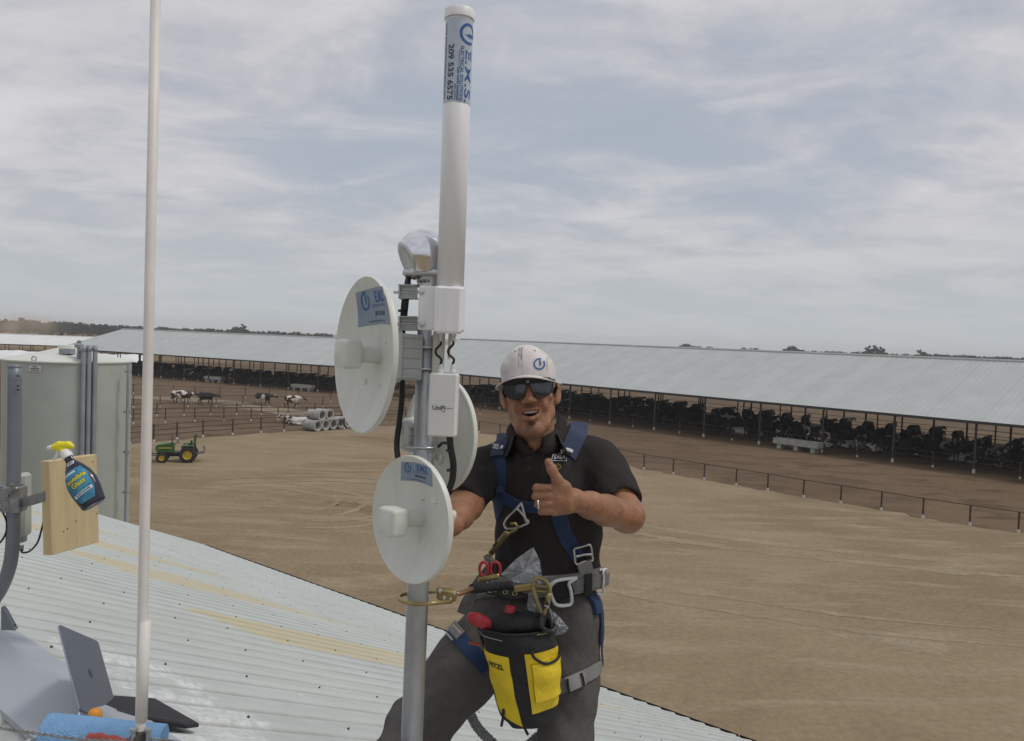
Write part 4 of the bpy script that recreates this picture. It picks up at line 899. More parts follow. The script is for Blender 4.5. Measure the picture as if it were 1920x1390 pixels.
mb = MB(); hs = np.unique(np.concatenate([np.linspace(0, bL, 30), [.002, .004]])); sv = [(.001, 0)]+[(bprof(h), h) for h in hs]+[(.001, bL)]
mb.lathe(sv, bb_, R=RB, seg=40, sc=(1, .58)); mb.build('body', MBOT, bot, auto=50)
def blabel(u, h, lift=.0009):                                      # u across (-1..1 at half width), h up
    r = bprof(h); a = math.asin(max(-1, min(1, u))); return bb_+bxx*(r+lift)*math.sin(a)-byy*(r*.58+lift)*math.cos(a)+bz*h
sg = -1 if (byy @ FW) < 0 else 1
def blab(x, y, lift=.0009):
    h = .085+y; r = bprof(h); u = np.clip(x/r, -.98, .98); a = math.asin(u); return bb_+bxx*(r+lift)*math.sin(a)-byy*sg*(r*.58+lift)*math.cos(a)+bz*h
mb = MB(); V = np.array([[blab(u*(.040 if abs(v) < .03 else .040-(abs(v)-.03)*.4), v) for u in np.linspace(-1, 1, 17)] for v in np.linspace(-.066, .058, 20)]); mb.grid(V, flip=sg < 0); lab = mb.build('label', MLAB, bot, smooth=True)
MLY = M('print_yellow', (.75, .68, .05), .5); MLW = M('print_white', (.72, .74, .76), .5); MLN = M('print_navy', (.02, .035, .10), .5)
mb = MB(); ct, st_ = math.cos(.12), math.sin(.12)
for tx, y, s_ in (('Invisible', .022, .0215), ('Glass', .001, .0235)):
    put_text(mb, tx, s_, None, None, None, 1, .0022, fn=lambda a, b, y=y: blab(a*ct-b*st_, y+a*st_*.9+b*ct, .0013)); put_text(mb, tx, s_, None, None, None, 0, .0007, fn=lambda a, b, y=y: blab(a*ct-b*st_, y+a*st_*.9+b*ct, .0018))
mb2 = MB(); V = np.array([[blab(u*.034, v-.033+u*.004, .0013) for u in np.linspace(-1, 1, 9)] for v in (-.0055, .0055)]); mb2.grid(V, flip=sg < 0); V = np.array([[blab(u*.012+.002, v+.083, .0012) for u in np.linspace(-1, 1, 7)] for v in (-.006, .006)]); mb2.grid(V, flip=sg < 0)
V = np.array([[blab(u*.02-.012, v+.048, .0012) for u in np.linspace(-1, 1, 7)] for v in (-.003, .003)]); mb2.grid(V, flip=sg < 0); mb2.build('label_band', MLW, lab)
mb.build('print', [MLY, MLN, MLN], lab); mb = MB(); put_text(mb, 'GLASS CLEANER', .0075, None, None, None, 2, .0003, fn=lambda a, b: blab(a, -.033+a*.12+b, .0017)); put_text(mb, 'NEW', .008, None, None, None, 2, .0003, fn=lambda a, b: blab(a+.002, .083+b, .0017))
mb.build('print', [MLY, MLN, MLN], lab)
mb = MB(); mb.lathe([(.0165, -.004), (.0185, -.002), (.0185, .022), (.015, .026), (0, .026)], nb_, bz, 24); mb.build('collar', MCOLR, bot, auto=40)
# trigger head: rounded wedge pointing up left
tv = unit(P(100, 845, 2.79)-P(128, 842, 2.79)); hc = nb_+bz*.034; up_ = unit(bz-tv*(bz @ tv))
ax3 = np.stack([tv, up_, np.cross(tv, up_)], 1)
prs = xform([cone((-.018, .012, 0), (.03, .010, 0), .0135, .0115, .006), cone((-.03, .005, 0), (.015, .018, 0), .009, .011, .006), cone((.01, .0, 0), (-.012, -.012, 0), .011, .012, .006)], ax3, hc)
V, Q = sdf_mesh('h', prs, tuple(axis(hc[i]-.07, .0025, hc[i]+.07) for i in range(3)), None); o = bpy.data.objects.new('trigger_head', mesh_from('trigger_head', V, Q, MTRG, bb_)); COL.objects.link(o); o.parent = bot
prs = xform([cone((.04, .009, 0), (.05, .008, 0), .0095, .008, .003), cone((.018, -.006, 0), (.024, -.026, 0), .0055, .0045, .004), cone((.024, -.026, 0), (.033, -.034, 0), .0045, .004, .004)], ax3, hc)
V, Q = sdf_mesh('h', prs, tuple(axis(hc[i]-.08, .0025, hc[i]+.08) for i in range(3)), None); o = bpy.data.objects.new('trigger', mesh_from('trigger', V, Q, MCOLR, bb_)); COL.objects.link(o); o.parent = bot
# ================================================================== laptop, bag, towel roll, small tools by the ridge
MLAP = M('laptop_aluminium', (.18, .21, .26), .38, .55, .04, 6); MLAPE = M('laptop_edge', (.42, .45, .5), .3, .8, .04, 6)
h0, h1, t0 = P(150, 1334, 2.32), P(223, 1352, 2.56), P(115, 1175, 2.455); lx = h1-h0; lw = np.linalg.norm(lx); lx /= lw; ly = (t0-h0)-lx*((t0-h0) @ lx); lh = np.linalg.norm(ly); ly /= lh; ln = np.cross(lx, ly); ln = ln if ln @ (h0-CAM) < 0 else -ln
lap = empty('laptop', (h0+h1)/2, 'open grey aluminium laptop seen from behind its raised lid', 'laptop')
def rrect(w, h, r, n=5):
    out = []
    for cx, cy, a0 in ((w-r, h-r, 0), (r, h-r, 90), (r, r, 180), (w-r, r, 270)):
        for q in np.linspace(0, 90, n): out.append((cx+r*math.cos(math.radians(a0+q)), cy+r*math.sin(math.radians(a0+q))))
    return out
ux, uy = (lx, ly) if np.cross(lx, ly) @ ln > 0 else (-lx, ly); org = h0 if ux is lx else h1
mb = MB(); mb.prism(rrect(lw, lh, .012), org+ln*.004, ux, uy, .0065); lid = mb.build('lid', MLAP, lap)
mb = MB(); mb.prism(rrect(lw+.003, lh+.003, .013), org+ln*.0018-ux*.0015-uy*.0015, ux, uy, .003); mb.build('lid_edge', MLAPE, lid)
mb = MB(); mb.lathe([(.014, 0), (.014, .0006), (0, .0006)], org+ux*lw*.5+uy*lh*.5+ln*.0042, ln, 24, sc=(.85, 1)); mb.build('lid_emblem', M('emblem_dark', (.1, .115, .14), .25, .5), lid)
mb = MB(); mb.prism(rrect(lw-.02, lh-.02, .006), org-ln*.0028+ux*.01+uy*.01, ux, uy, .0006); mb.build('screen', M('screen_glass', (.01, .01, .012), .08), lid)
bdir = unit(-ln+A(0, 0, -.12)-lx*((-ln) @ lx)); bdir = unit(bdir-lx*(bdir @ lx)); bnn = np.cross(lx, bdir); bnn = bnn if bnn[2] > 0 else -bnn
u2 = lx if np.cross(lx, bdir)[2] > 0 else -lx; o2 = h0 if u2 is lx else h1
mb = MB(); mb.prism(rrect(lw, .22, .012), o2, u2, bdir, .013); bs = mb.build('base', MLAP, lap)
mb = MB(); mb.prism(rrect(lw-.05, .1, .004), o2+u2*.025+bdir*.03+bnn*.0006, u2, bdir, .0006); mb.build('keyboard', M('keys_black', (.015, .015, .016), .5, 0, .3, 120), bs)
MBAG = M('bag_black_nylon', (.028, .028, .034), .8, 0, .25, 60, .3, 200)
bg_pts = [P(148, 1322, 2.46), P(212, 1330, 2.62), P(292, 1329, 2.76), P(372, 1394, 2.62), P(348, 1412, 2.55), P(152, 1338, 2.44)]
top = np.array([roofp(*((lambda q: (q @ RS, q @ RE))(p-RIDGE)), .0) for p in bg_pts]); lft = [max(.04, (p-t_)[2]-.016) for p, t_ in zip(bg_pts, top)]
mb = MB(); ctr = np.mean(top, 0); n_ = len(top); up1 = np.array([t_+A(0, 0, min(l, .1)) for t_, l in zip(top, lft)]); inn = np.array([ctr+(u-ctr)*.93+A(0, 0, .008) for u in up1]); bot_ = top+A(0, 0, .028)
mb.add(np.concatenate([bot_, up1, inn]), [tuple(range(n_-1, -1, -1)), tuple(range(2*n_, 3*n_))]+[(i, (i+1) % n_, n_+(i+1) % n_, n_+i) for i in range(n_)]+[(n_+i, n_+(i+1) % n_, 2*n_+(i+1) % n_, 2*n_+i) for i in range(n_)])
o = mb.build('laptop_bag', MBAG, None, origin=ctr); tag(o, 'flat dark laptop bag lying under the laptop on the ridge', 'bag')
MTOW = M('towel_blue', (.22, .42, .68), .95, 0, .07, 30, .5, 160); ra, rb_ = P(84, 1377, 2.22), P(304, 1398, 2.25); rx = unit(rb_-ra); rl = np.linalg.norm(rb_-ra)
roll = empty('towel_roll', ra, 'roll of blue paper shop towels lying on the ridge', 'towel roll')
mb = MB(); R_ = .056; mb.lathe([(.02, .001), (R_-.002, .0), (R_, .003), (R_+.0006, rl*.3), (R_, rl*.6), (R_, rl-.003), (R_-.002, rl), (.02, rl-.001), (.02, .001)], ra, rx, 40); mb.f = [q for q in mb.f if len(q) == 4]; mb.m = [0]*len(mb.f); mb.build('paper', MTOW, roll, auto=40)
mb = MB(); mb.lathe([(.0185, -.001), (.0203, -.001), (.0203, rl+.001), (.0185, rl+.001), (.0185, -.001)], ra, rx, 28); mb.f = [q for q in mb.f if len(q) == 4]; mb.m = [0]*len(mb.f); mb.build('core', M('cardboard', (.20, .14, .09), .9), roll)
o = MB(); cc = P(178, 1341, 2.3); o.lathe([(.019, -.03), (.02, 0), (.017, .012), (.009, .018), (0, .019)], cc, UP, 20); oc = o.build('cap', M('cap_orange', (.75, .30, .03), .4), None, smooth=True, origin=cc); tag(oc, 'small round orange cap showing behind the blue towel roll', 'cap')
tl_ = empty('screwdriver', P(200, 1386, 2.13), 'red handled tool lying in front of the blue towel roll', 'tool'); mb = MB(); MRED = M('handle_red', (.42, .07, .05), .4, 0, .1, 20)
mb.tube(spline([P(163, 1385, 2.14), P(178, 1382, 2.14), P(205, 1386, 2.13), P(238, 1392, 2.13)], 24), [.008+.004*abs(math.sin(k*.45)) for k in range(24)], 12); mb.build('handle', MRED, tl_, smooth=True)
mb = MB(); mb.bar(P(238, 1392, 2.13), P(300, 1404, 2.12), .003, 8); mb.build('shaft', MWIRE, tl_)
# ================================================================== mast
MGALV = M('galvanised_pipe', (.42, .44, .46), .38, .75, .18, 14, .05, 50, stretch=(1, 1, .35)); MALU = M('aluminium', (.55, .56, .57), .32, .85, .1, 25); MCHR = M('cast_aluminium_bright', (.80, .81, .83), .16, 1., .06, 20, .15, 12)
MWHT = M('white_plastic', (.83, .83, .84), .4, 0, .045, 4, stretch=(6, 6, .8)); MDISH = M('dish_white', (.66, .67, .61), .42, 0, .055, 3, stretch=(5, 5, .9)); MBRK = M('bracket_grey', (.44, .46, .46), .45, .1, .06, 14)
MNAVY = M('print_blue', (.03, .11, .33), .5); MDARKP = M('print_dark', (.06, .075, .11), .5); MSTK = M('sticker_pale', (.50, .57, .66), .4, 0, .04, 20); MSTKD = M('sticker_silver_blue', (.24, .31, .40), .4, 0, .06, 20)
md = 2.05; m_hi, m_lo = P(807.5, 520, md), P(772, 1390, md); MU = unit(m_hi-m_lo); base = m_lo.copy()
for _ in range(30):
    q = base-RIDGE; base = base-MU*((base[2]-(RIDGE[2]-TS*abs(q @ RS)))/MU[2])
def mast_at(y): t = (y-520)/(1390-520); return m_hi+(m_lo-m_hi)*t
MR = .0278; ms = empty('antenna_mast', base, 'galvanised steel mast pipe carrying the dishes in front of the man', 'mast')
mb = MB(); mb.tube([base-MU*.03, m_lo, (m_lo+m_hi)/2, m_hi], MR, 32); mb.build('pipe', MGALV, ms, smooth=True)
mb = MB(); mb.lathe([(.09, -.02), (.09, .012), (.045, .02), (.036, .05), (MR, .05)], base, RN, 28); mb.build('roof_boot', MDK, ms, auto=40)
def band(mb, y, r, h, m=0): mb.lathe([(r-.004, -h/2), (r, -h/2), (r, h/2), (r-.004, h/2)], mast_at(y), MU, 32, m)
R0 = np.stack([RT, FW, UP], 1); RM = np.stack([unit(RT-MU*(RT @ MU)), unit(np.cross(MU, unit(RT-MU*(RT @ MU)))), MU], 1)
# ================================================================== weatherhead
wc = P(788, 478, md); wh = empty('weatherhead', mast_at(530), 'shiny cast aluminium weatherhead cap on top of the mast', 'weatherhead')
fdir = unit(-RT*.86-UP*.42-FW*.35); WR = frame(fdir, UP).T
prs = [ell(wc+RT*.006, (.066, .06, .064), .01), cone(wc+UP*.0, wc-UP*.038+RT*.012, .05, .05, .015)]
cut = rbox(wc+fdir*(.041+.1), (.15, .15, .1), .0, .003, -1, WR); cut2 = rbox(wc-UP*(.05+.1), (.2, .2, .1), 0, .003, -1, R0)
V, Q = sdf_mesh('w', prs+[cut, cut2], tuple(axis(wc[i]-.1, .003, wc[i]+.1) for i in range(3)), None, relax=2); o = bpy.data.objects.new('hood', mesh_from('hood', V, Q, MCHR, mast_at(530))); COL.objects.link(o); o.parent = wh
pr = [ell(wc+RT*.003+fdir*.040-UP*.002, (.0515, .053, .0075), .003, 1, WR), rbox(wc-UP*.050+RT*.010, (.046, .042, .004), .004, .004, 1, R0)]
V, Q = sdf_mesh('w', pr, tuple(axis(wc[i]-.1, .003, wc[i]+.1) for i in range(3)), None, relax=1); o = bpy.data.objects.new('face_rim', mesh_from('face_rim', V, Q, MALU, mast_at(530))); COL.objects.link(o); o.parent = wh
mb = MB(); mb.lathe([(MR+.001, -.03), (MR+.006, -.03), (MR+.006, .0), (MR+.010, .012), (MR+.001, .012)], mast_at(518), MU, 28); cl = mb.build('collar', MALU, wh, auto=40)
mb = MB()
for x in (784, 795, 803): mb.lathe([(.004, -.01), (.004, .004), (.002, .005), (0, .005)], P(x, 527, md-.034), -FW, 8)
mb.build('set_screw', MWIRE, cl)
# ================================================================== collinear antenna tube with its bracket
ad = 1.985; a_lo, a_hi = P(843.5, 560, ad), P(861.7, 33, ad-.03); AU = unit(a_hi-a_lo); AR = .0335; at = empty('tube_antenna', P(842, 624, ad), 'tall white tube antenna with lettered label on top of the mast', 'antenna')
mb = MB(); mb.tube([a_lo, (a_lo+a_hi)/2, a_hi], AR, 48); mb.build('tube', MWHT, at, smooth=True)
mb = MB(); mb.lathe([(AR, -.012), (AR+.0035, -.012), (AR+.0035, .008), (AR+.001, .011), (0, .013)], a_hi+AU*.006, AU, 48); mb.build('end_cap', MWHT, at, auto=40)
ar0 = unit(-FW-AU*((-FW) @ AU)); ar1 = np.cross(AU, ar0)
def tub(x, y, lift=.0006):            # x across the front (arc length, to the right), y up the tube from a_hi
    a = x/(AR+lift); return a_hi+AU*y+(AR+lift)*(ar0*math.cos(a)+(ar1 if ar1 @ RT > 0 else -ar1)*math.sin(a))
ytop, ybot = -.012, -.212
mb = MB(); V = np.array([[tub(x, y) for y in np.linspace(ytop, ybot, 12)] for x in np.linspace(-.044, .062, 28)]); mb.grid(V, flip=True); lb = mb.build('label', MSTK, at, smooth=True)
mb = MB()
def rt(body, size, xc, y0, y1, m, bold=0.):    # text running down the tube from y0 to y1, letter tops to the right
    v, f = text_mesh(body, 1., bold/size); w = v[:, 0].max()-v[:, 0].min(); mid = (v[:, 0].max()+v[:, 0].min())/2; k = abs(y1-y0)/w
    mb.add(np.array([tub(xc+b*size, (y0+y1)/2-(a-mid)*k, .0012) for a, b, _ in v]), f, m)
rt('www.emselectricalsolutions.com', .0125, -.0335, -.022, -.203, 1, .0001); rt('209 535 6575', .021, -.0165, -.075, -.208, 1, .0006)
rt('Your world connected', .0095, .0045, -.128, -.209, 0, .0003); rt('safe secure', .006, -.002, -.17, -.208, 1, .0001); rt('ELECTRICAL SOLUTIONS', .0125, .0125, -.079, -.21, 0, .0002); rt('E.M.S.', .029, .0305, -.086, -.212, 0, .0004)
mark_logo(mb, lambda a, b: tub(.030+b, -.048-a, .0012), .0255, 0)
V = np.array([[tub(.0045+q, y, .0011) for y in np.linspace(-.088, -.128, 4)] for q in (0, .0012)]); mb.grid(V, m=0, flip=True)
mb.build('print', [MNAVY, MDARKP], lb)
# box bracket
bk = MB(); cx = P(845, 582, ad); RA = np.stack([unit(RT-AU*(RT @ AU)), unit(np.cross(AU, unit(RT-AU*(RT @ AU)))), AU], 1)
bk.box(P(843, 582, ad), (.064, .074, .116), RA, bevel=.006); bk.box(P(866, 581, ad+.01), (.014, .06, .112), RA, bevel=.005); br_ = bk.build('bracket_housing', MWHT, at)
bk = MB(); bk.box(P(802, 578, ad-.018), (.044, .006, .108), RA, bevel=.002); bk.box(P(818, 579, ad-.026), (.008, .022, .11), RA, bevel=.002); pl = bk.build('mount_plate', MWHT, at)
for y in (547, 608):
    mb = MB(); mb.lathe([(.0085, 0), (.0085, .0035), (.0055, .004), (.0055, .009), (0, .0095)], P(791, y, ad-.021), -FW, 10); mb.build('bolt', MALU, pl)
for y in (548, 607):
    mb = MB()
    for dz in (-.016, .016): mb.box(P(766, y, md+.0)+UP*dz, (.046, .05, .003), R0)
    mb.box(P(751, y, md), (.004, .05, .033), R0); mb.box(P(766, y, md-.012), (.046, .003, .033), R0); ch = mb.build('clamp_channel', MBRK, at)
    mb = MB(); mb.bar(P(738, y, md-.012), P(790, y, md-.012), .004, 8); mb.build('threaded_rod', MALU, ch)
mb = MB()
for x, x1 in ((826.5, 824), (850, 848)): mb.lathe([(.008, 0), (.008, -.008), (.006, -.01), (.0055, -.02), (.004, -.022), (0, -.022)], P(x, 624, ad), AU, 12)
mb.build('connector', MALU, at)
# ================================================================== access point box
ap = empty('access_point', P(831, 819, 1.99), 'white outdoor access point box mounted on the mast', 'access point'); RP = RM @ rotz(-.10)
mb = MB(); ac = P(831.5, 759, 1.985); mb.box(ac, (.071, .034, .156), RP, bevel=.004); bx_ = mb.build('case', M('ap_white', (.76, .76, .75), .35, 0, .02, 8), ap)
mb = MB(); f_ = ac-RP[:, 1]*.0172
put_text(mb, 'UniFi', .0155, f_-RP[:, 0]*.008-RP[:, 2]*.008, RP[:, 0], RP[:, 2], 0, .0004, .0006); mb.box(f_+RP[:, 0]*.017-RP[:, 2]*.0075, (.018, .0005, .0012), RP); mb.box(f_+RP[:, 0]*.004-RP[:, 2]*.0165, (.0085, .0005, .0016), RP); mb.build('print', [MDARKP, MBRK], bx_)
mb = MB(); mb.box(P(822, 668, 2.02), (.03, .014, .125), RM, bevel=.003); mb.box(P(843, 640, 2.012), (.006, .012, .09), RM); mb.build('back_plate', M('plate_cream', (.62, .61, .54), .45), ap)
mb = MB()
for x in (826, 848.5): mb.lathe([(.0085, 0), (.0085, .006), (.0065, .009), (.0055, .02), (.003, .023), (0, .023)], P(x, 700, 1.985), RM[:, 2], 12)
mb.build('connector', M('connector_white', (.7, .7, .69), .4), ap)
for i, (x0, x1, o_) in enumerate(((826.5, 825.5, 1), (850, 848, 1))):
    cable([P(x0, 640, 1.985), P(x0-.5, 646, 1.985), P(x0-9*o_, 656, 1.98), P(x0-8*o_, 665, 1.98), P(x0+1, 674, 1.98), P(x1, 685, 1.985)], .0032, 'short black antenna jumper cable, %s of the two above the access point' % ('left', 'right')[i])
# ================================================================== dishes
def dish(name, label, cpx, depth, ang, dia, away=False, tilt=0., bowl=.2, sticker=None, radio=.1, head=.034, bolts=True, feedlen=.55, feedtxt=False):
    c = P(*cpx, depth); sg = 1 if away else -1; n = sg*(RT*math.sin(ang)+FW*math.cos(ang)); n = unit(n-MU*(n @ MU)); n = unit(n+MU*tilt)
    v = unit(MU-n*(MU @ n)); t = np.cross(v, n); R = dia/2; dp = dia*bowl
    if t @ RT < 0: pass
    d = empty(name, c-v*R, label, 'dish', 'dish antennas on the mast')
    def bz_(r): return -dp*(1-(r/R)**2)
    fr = np.array([t, v, n])
    rr = np.linspace(0.001, R, 16); lip = dia*.018
    prof = [(r, bz_(r)) for r in rr]+[(R+lip*.7, .001), (R+lip, -.004), (R+lip, -.012), (R+lip*.4, -.014), (R-.002, -.010)]+[(r, bz_(r)-.006) for r in rr[::-1][1:]]
    mb = MB(); mb.lathe(prof, c, R=fr, seg=80); mb.f = [q for q in mb.f if len(q) == 4]; mb.m = [0]*len(mb.f); ref = mb.build('reflector', MDISH, d, auto=38)
    def S(x, y, lift=.0008): return c+t*x+v*y+n*(bz_(math.hypot(x, y))+lift)
    vx = c-n*dp
    fl = dia*feedlen; hr = head
    mb = MB(); mb.lathe([(hr*.62, -.002), (hr*.58, .012), (hr*.56, fl-hr*1.2), (hr*.7, fl-hr*.8)], vx, R=fr, seg=28); fe = mb.build('feed_tube', MDISH, d, auto=40)
    prs = xform([rbox((0, 0, fl-hr*.25), (hr*.72, hr*.72, hr*.42), hr*.26, .004), cone((0, 0, fl-hr*1.15), (0, 0, fl-hr*.4), hr*.62, hr*.95, .012)], fr.T, vx); cc = vx+n*(fl-hr*.4)
    V, Q = sdf_mesh('h', prs, tuple(axis(cc[i]-hr*2.4, hr*.09, cc[i]+hr*2.4) for i in range(3)), None, relax=2); o = bpy.data.objects.new('feed_head', mesh_from('feed_head', V, Q, MDISH, c-v*R)); COL.objects.link(o); o.parent = d
    if bolts:
        for bx_, by_ in bolts:
            mb = MB(); q = S(bx_*R, by_*R, 0); mb.lathe([(.0085, -.001), (.0085, .002), (.007, .0035), (.0035, .003), (0, .0028)], q, n, 16); mb.build('bolt_cap', MDISH, d, auto=40)
    if sticker:
        (x0, x1, y0, y1) = [q*R for q in sticker]; sx = lambda u, w: (x0+(x1-x0)*u+(.12*R*(w-.5)), y0+(y1-y0)*w+.03*R*math.sin(u*3.14))
        mb = MB(); V = np.array([[S(*sx(u, w)) for w in np.linspace(0, 1, 10)] for u in np.linspace(0, 1, 14)]); mb.grid(V, flip=np.cross(V[1, 0]-V[0, 0], V[0, 1]-V[0, 0]) @ n < 0); st = mb.build('sticker', MSTKD, d, smooth=True)
        W_, H_ = x1-x0, y1-y0
        def K(a, b, lift=.0014): return S(*sx(a/W_+.5, b/H_+.5), lift)
        flp = 1 if t @ RT > 0 else -1
        mb = MB(); mark_logo(mb, lambda a, b: K(-W_*.3*flp+a*flp, H_*.2+b), H_*.27, 0)
        put_text(mb, 'E.M.S.', H_*.42, None, None, None, 0, .0008, fn=lambda a, b: K((a+W_*.17)*flp, H_*.24+b)); put_text(mb, '209 535 6575', H_*.17, None, None, None, 1, .0004, fn=lambda a, b: K((a+W_*.1)*flp, -H_*.2+b))
        put_text(mb, 'ELECTRICAL SOLUTIONS', H_*.11, None, None, None, 0, 0, fn=lambda a, b: K((a+W_*.1)*flp, H_*.02+b)); put_text(mb, 'www.emselectricalsolutions.com', H_*.1, None, None, None, 1, 0., fn=lambda a, b: K(a*flp, -H_*.4+b))
        mb.build('print', [MNAVY, MDARKP], st)
    return d, c, n, v, t, vx, R, fe
d1, c1, n1, v1, t1, vx1, R1, fe1 = dish('dish_antenna', 'largest round white dish facing left at the left of the mast', (678.5, 665), 1.965, math.radians(58), .373, sticker=(-.46, .74, .38, .84), bolts=[(.2, -.4), (-.3, -.36), (.3, .2)], head=.036, feedlen=.235, bowl=.115)
d2, c2, n2, v2, t2, vx2, R2, fe2 = dish('dish_antenna', 'small round white dish lowest on the mast, facing the camera', (766.5, 974), 1.93, math.radians(46), .297, sticker=(-.36, .50, .57, .90), bolts=[(.08, .36), (.46, .36), (.02, -.34), (.42, -.38)], head=.034, feedlen=.30, bowl=.115)
d3, c3, n3, v3, t3, vx3, R3, fe3 = dish('dish_antenna', 'round white dish seen from behind between the mast and the man', (828, 814), 2.17, math.radians(49), .305, away=True, bolts=None, head=.028, feedlen=.2, bowl=.13)
# mount housings between dishes and mast
def housing(d, vx, n, v, t, y, L_, w, h, ribs=4, knob=False):
    f = np.stack([t, v, n], 1); mb = MB(); mb.box(vx-n*(L_/2+.002), (w*.8, h*.8, L_), f, bevel=.008); ho = mb.build('mount_housing', MBRK, d)
    mb = MB()
    for k in range(ribs): mb.box(vx-n*(L_*.62)+v*(h*.72*(k/(ribs-1)-.5)), (w*.9, .004, L_*.7), f)
    mb.build('rib', MBRK, ho)
mc = mast_at(672); toM = mc-vx1; L1 = np.linalg.norm(toM)-MR*.7; f1 = np.stack([np.cross(v1, unit(toM)), v1, unit(toM)], 1)
mb = MB(); mb.box(vx1+unit(toM)*.03, (.07, .13, .06), np.stack([t1, v1, n1], 1), bevel=.012); mb.box(vx1+unit(toM)*(L1*.62), (.052, .116, L1*.72), f1, bevel=.004); ho = mb.build('mount_housing', MBRK, d1)
for k in range(5):
    mb = MB(); mb.box(vx1+unit(toM)*(L1*.66)+v1*(.048*(k-2)/2*1.05), (.062, .0035, L1*.5), f1); mb.build('rib', MBRK, ho)
def uclamp(parent, y, back=True, x0=None):
    a = np.linspace(-.2, math.pi+.2, 20); c = mast_at(y); q = np.array([c+RM[:, 0]*(MR+.004)*math.sin(w)-RM[:, 1]*(MR+.004)*-math.cos(w)*-1 for w in a])
    q = np.vstack([c-RM[:, 0]*.045-RM[:, 1]*(MR+.004), [c+RM[:, 0]*(MR+.004)*math.sin(w)-RM[:, 1]*(MR+.004)*math.cos(w) for w in np.linspace(-.3, math.pi+.3, 22)], c-RM[:, 0]*.045+RM[:, 1]*(MR+.004)])
    mb = MB(); mb.tube(q, .0032, 8); return mb.build('clamp_bolt', MALU, parent, smooth=True)
for y in (652, 692): uclamp(ho, y)
# back radio of the far dish and its clamp
mb = MB(); f3 = np.stack([t3, v3, n3], 1); mb.lathe([(.034, 0), (.036, -.02), (.036, -.05), (.03, -.085), (.024, -.095), (0, -.097)], vx3, R=np.array([t3, v3, n3]), seg=28, sc=(1, 1.35)); h3 = mb.build('mount_housing', MDISH, d3, auto=40)
for k in range(3): mb = MB(); mb.box(vx3-n3*.06+v3*(.02*(k-1)), (.075, .003, .05), f3); mb.build('rib', MBRK, h3)
uclamp(h3, 838); mb = MB(); mb.lathe([(.017, 0), (.015, .004), (.009, .005), (.009, .002), (0, .001)], P(822, 858, 2.115), -n3, 20); mb.build('bolt_cap', MDISH, d3, auto=40)
mb = MB(); f2 = np.array([t2, v2, n2]); mb.lathe([(.03, 0), (.03, -.03), (.022, -.05)], vx2, R=f2, seg=24); q = P(836, 966, 1.965); mb.build('mount_housing', MDISH, d2, auto=40)
mb = MB(); mb.lathe([(.006, -.05), (.014, -.012), (.0145, 0), (.0145, .016), (.012, .02), (0, .0205)], P(839, 967, 1.955), RT*.94-UP*.12+FW*.2, 20); mb.build('knob', M('knob_cream', (.66, .63, .48), .45), d2, auto=40)
# slots on the feed tubes
mb = MB(); mb.box(vx2+n2*.045+(-FW-n2*((-FW) @ n2))*.021, (.006, .003, .03), np.stack([v2, unit(-FW-n2*((-FW) @ n2)), n2], 1)); mb.build('slot', MBRK, fe2)
mb = MB(); u1 = unit(-FW-n1*((-FW) @ n1)); 
for k, w in ((.018, .016), (.04, .012), (.052, .005)): mb.box(vx1+n1*(.05+k)+u1*.0208, (.003, .001, w), np.stack([v1, u1, n1], 1))
mb.build('print', MDARKP, fe1)
# black cables down the mast
cable([P(768, 512, md+.01), P(762, 540, md+.02), P(757, 575, md+.02), P(755, 620, md+.03), P(754, 680, md+.03), P(754, 740, md+.03), P(749, 790, md+.02), P(744, 830, md), P(747, 862, md-.02), P(760, 900, md-.005)], .0075, 'thick black cable running down left of the mast from the weatherhead', 70)
cable([P(765, 514, md), P(766, 535, md), P(762, 570, md+.01), P(758, 610, md+.02)], .006, 'short black lead dropping from the weatherhead behind the clamps')
cable([P(843, 818, 1.985), P(845, 840, 1.99), P(850, 870, 2.0), P(848, 900, 2.005), P(840, 922, 2.01), P(828, 945, 2.03)], .0085, 'thick black cable curving down from the access point')
cable([P(822, 838, 2.07), P(830, 831, 2.05), P(840, 832, 2.02), P(846, 838, 2.0)], .004, 'thin black cable bridging from the mast to the thick cable')
for x, y, d_ in ((752, 583, md+.012), (745, 609, md+.01), (842, 845, 1.985), (843, 882, 1.99)):
    mb = MB(); mb.box(P(x, y, d_), (.014, .012, .006), R0); tag(mb.build('cable_tie', MCAB, None, origin=P(x, y, d_)), {583: 'black cable tie near the upper mast clamp', 609: 'black cable tie beside the lower mast clamp', 845: 'upper black cable tie on the cable under the access point', 882: 'lower black cable tie on the cable under the access point'}[y], 'cable tie')
# ================================================================== the man
SKIN = A(.325, .158, .09); RO = np.stack([RT, FW, UP], 1)
def surf(bvh, x, y, lift=0.):
    """point and normal where the sight line through photo pixel (x, y) first meets a mesh"""
    d = Vector(unit(ray(x, y))); h = bvh.ray_cast(Vector(CAM), d)
    if h[0] is None: return None
    n = np.array(h[1]); n = n if n @ np.array(d) < 0 else -n
    return np.array(h[0])+n*lift, n
def obj_from(name, V, Q, mat, parent, origin):
    o = bpy.data.objects.new(name, mesh_from(name, V, Q, mat, origin)); COL.objects.link(o); o.parent = parent; return o
HC = P(993.5, 733.5, 2.34)                                            # between the eyes
def ccw(a): return np.array([[math.cos(a), 0, math.sin(a)], [0, 1, 0], [-math.sin(a), 0, math.cos(a)]]).T   # x right, z up as seen
HR = RO @ ccw(math.radians(-5.0)).T @ rotz(math.radians(-3)) @ rotx(math.radians(-7))
def HP(x, y, z): return HC+HR @ A(x, y, z)
OFF = A(0, .10, 0)                                                   # head primitives use the face plane y = -.1
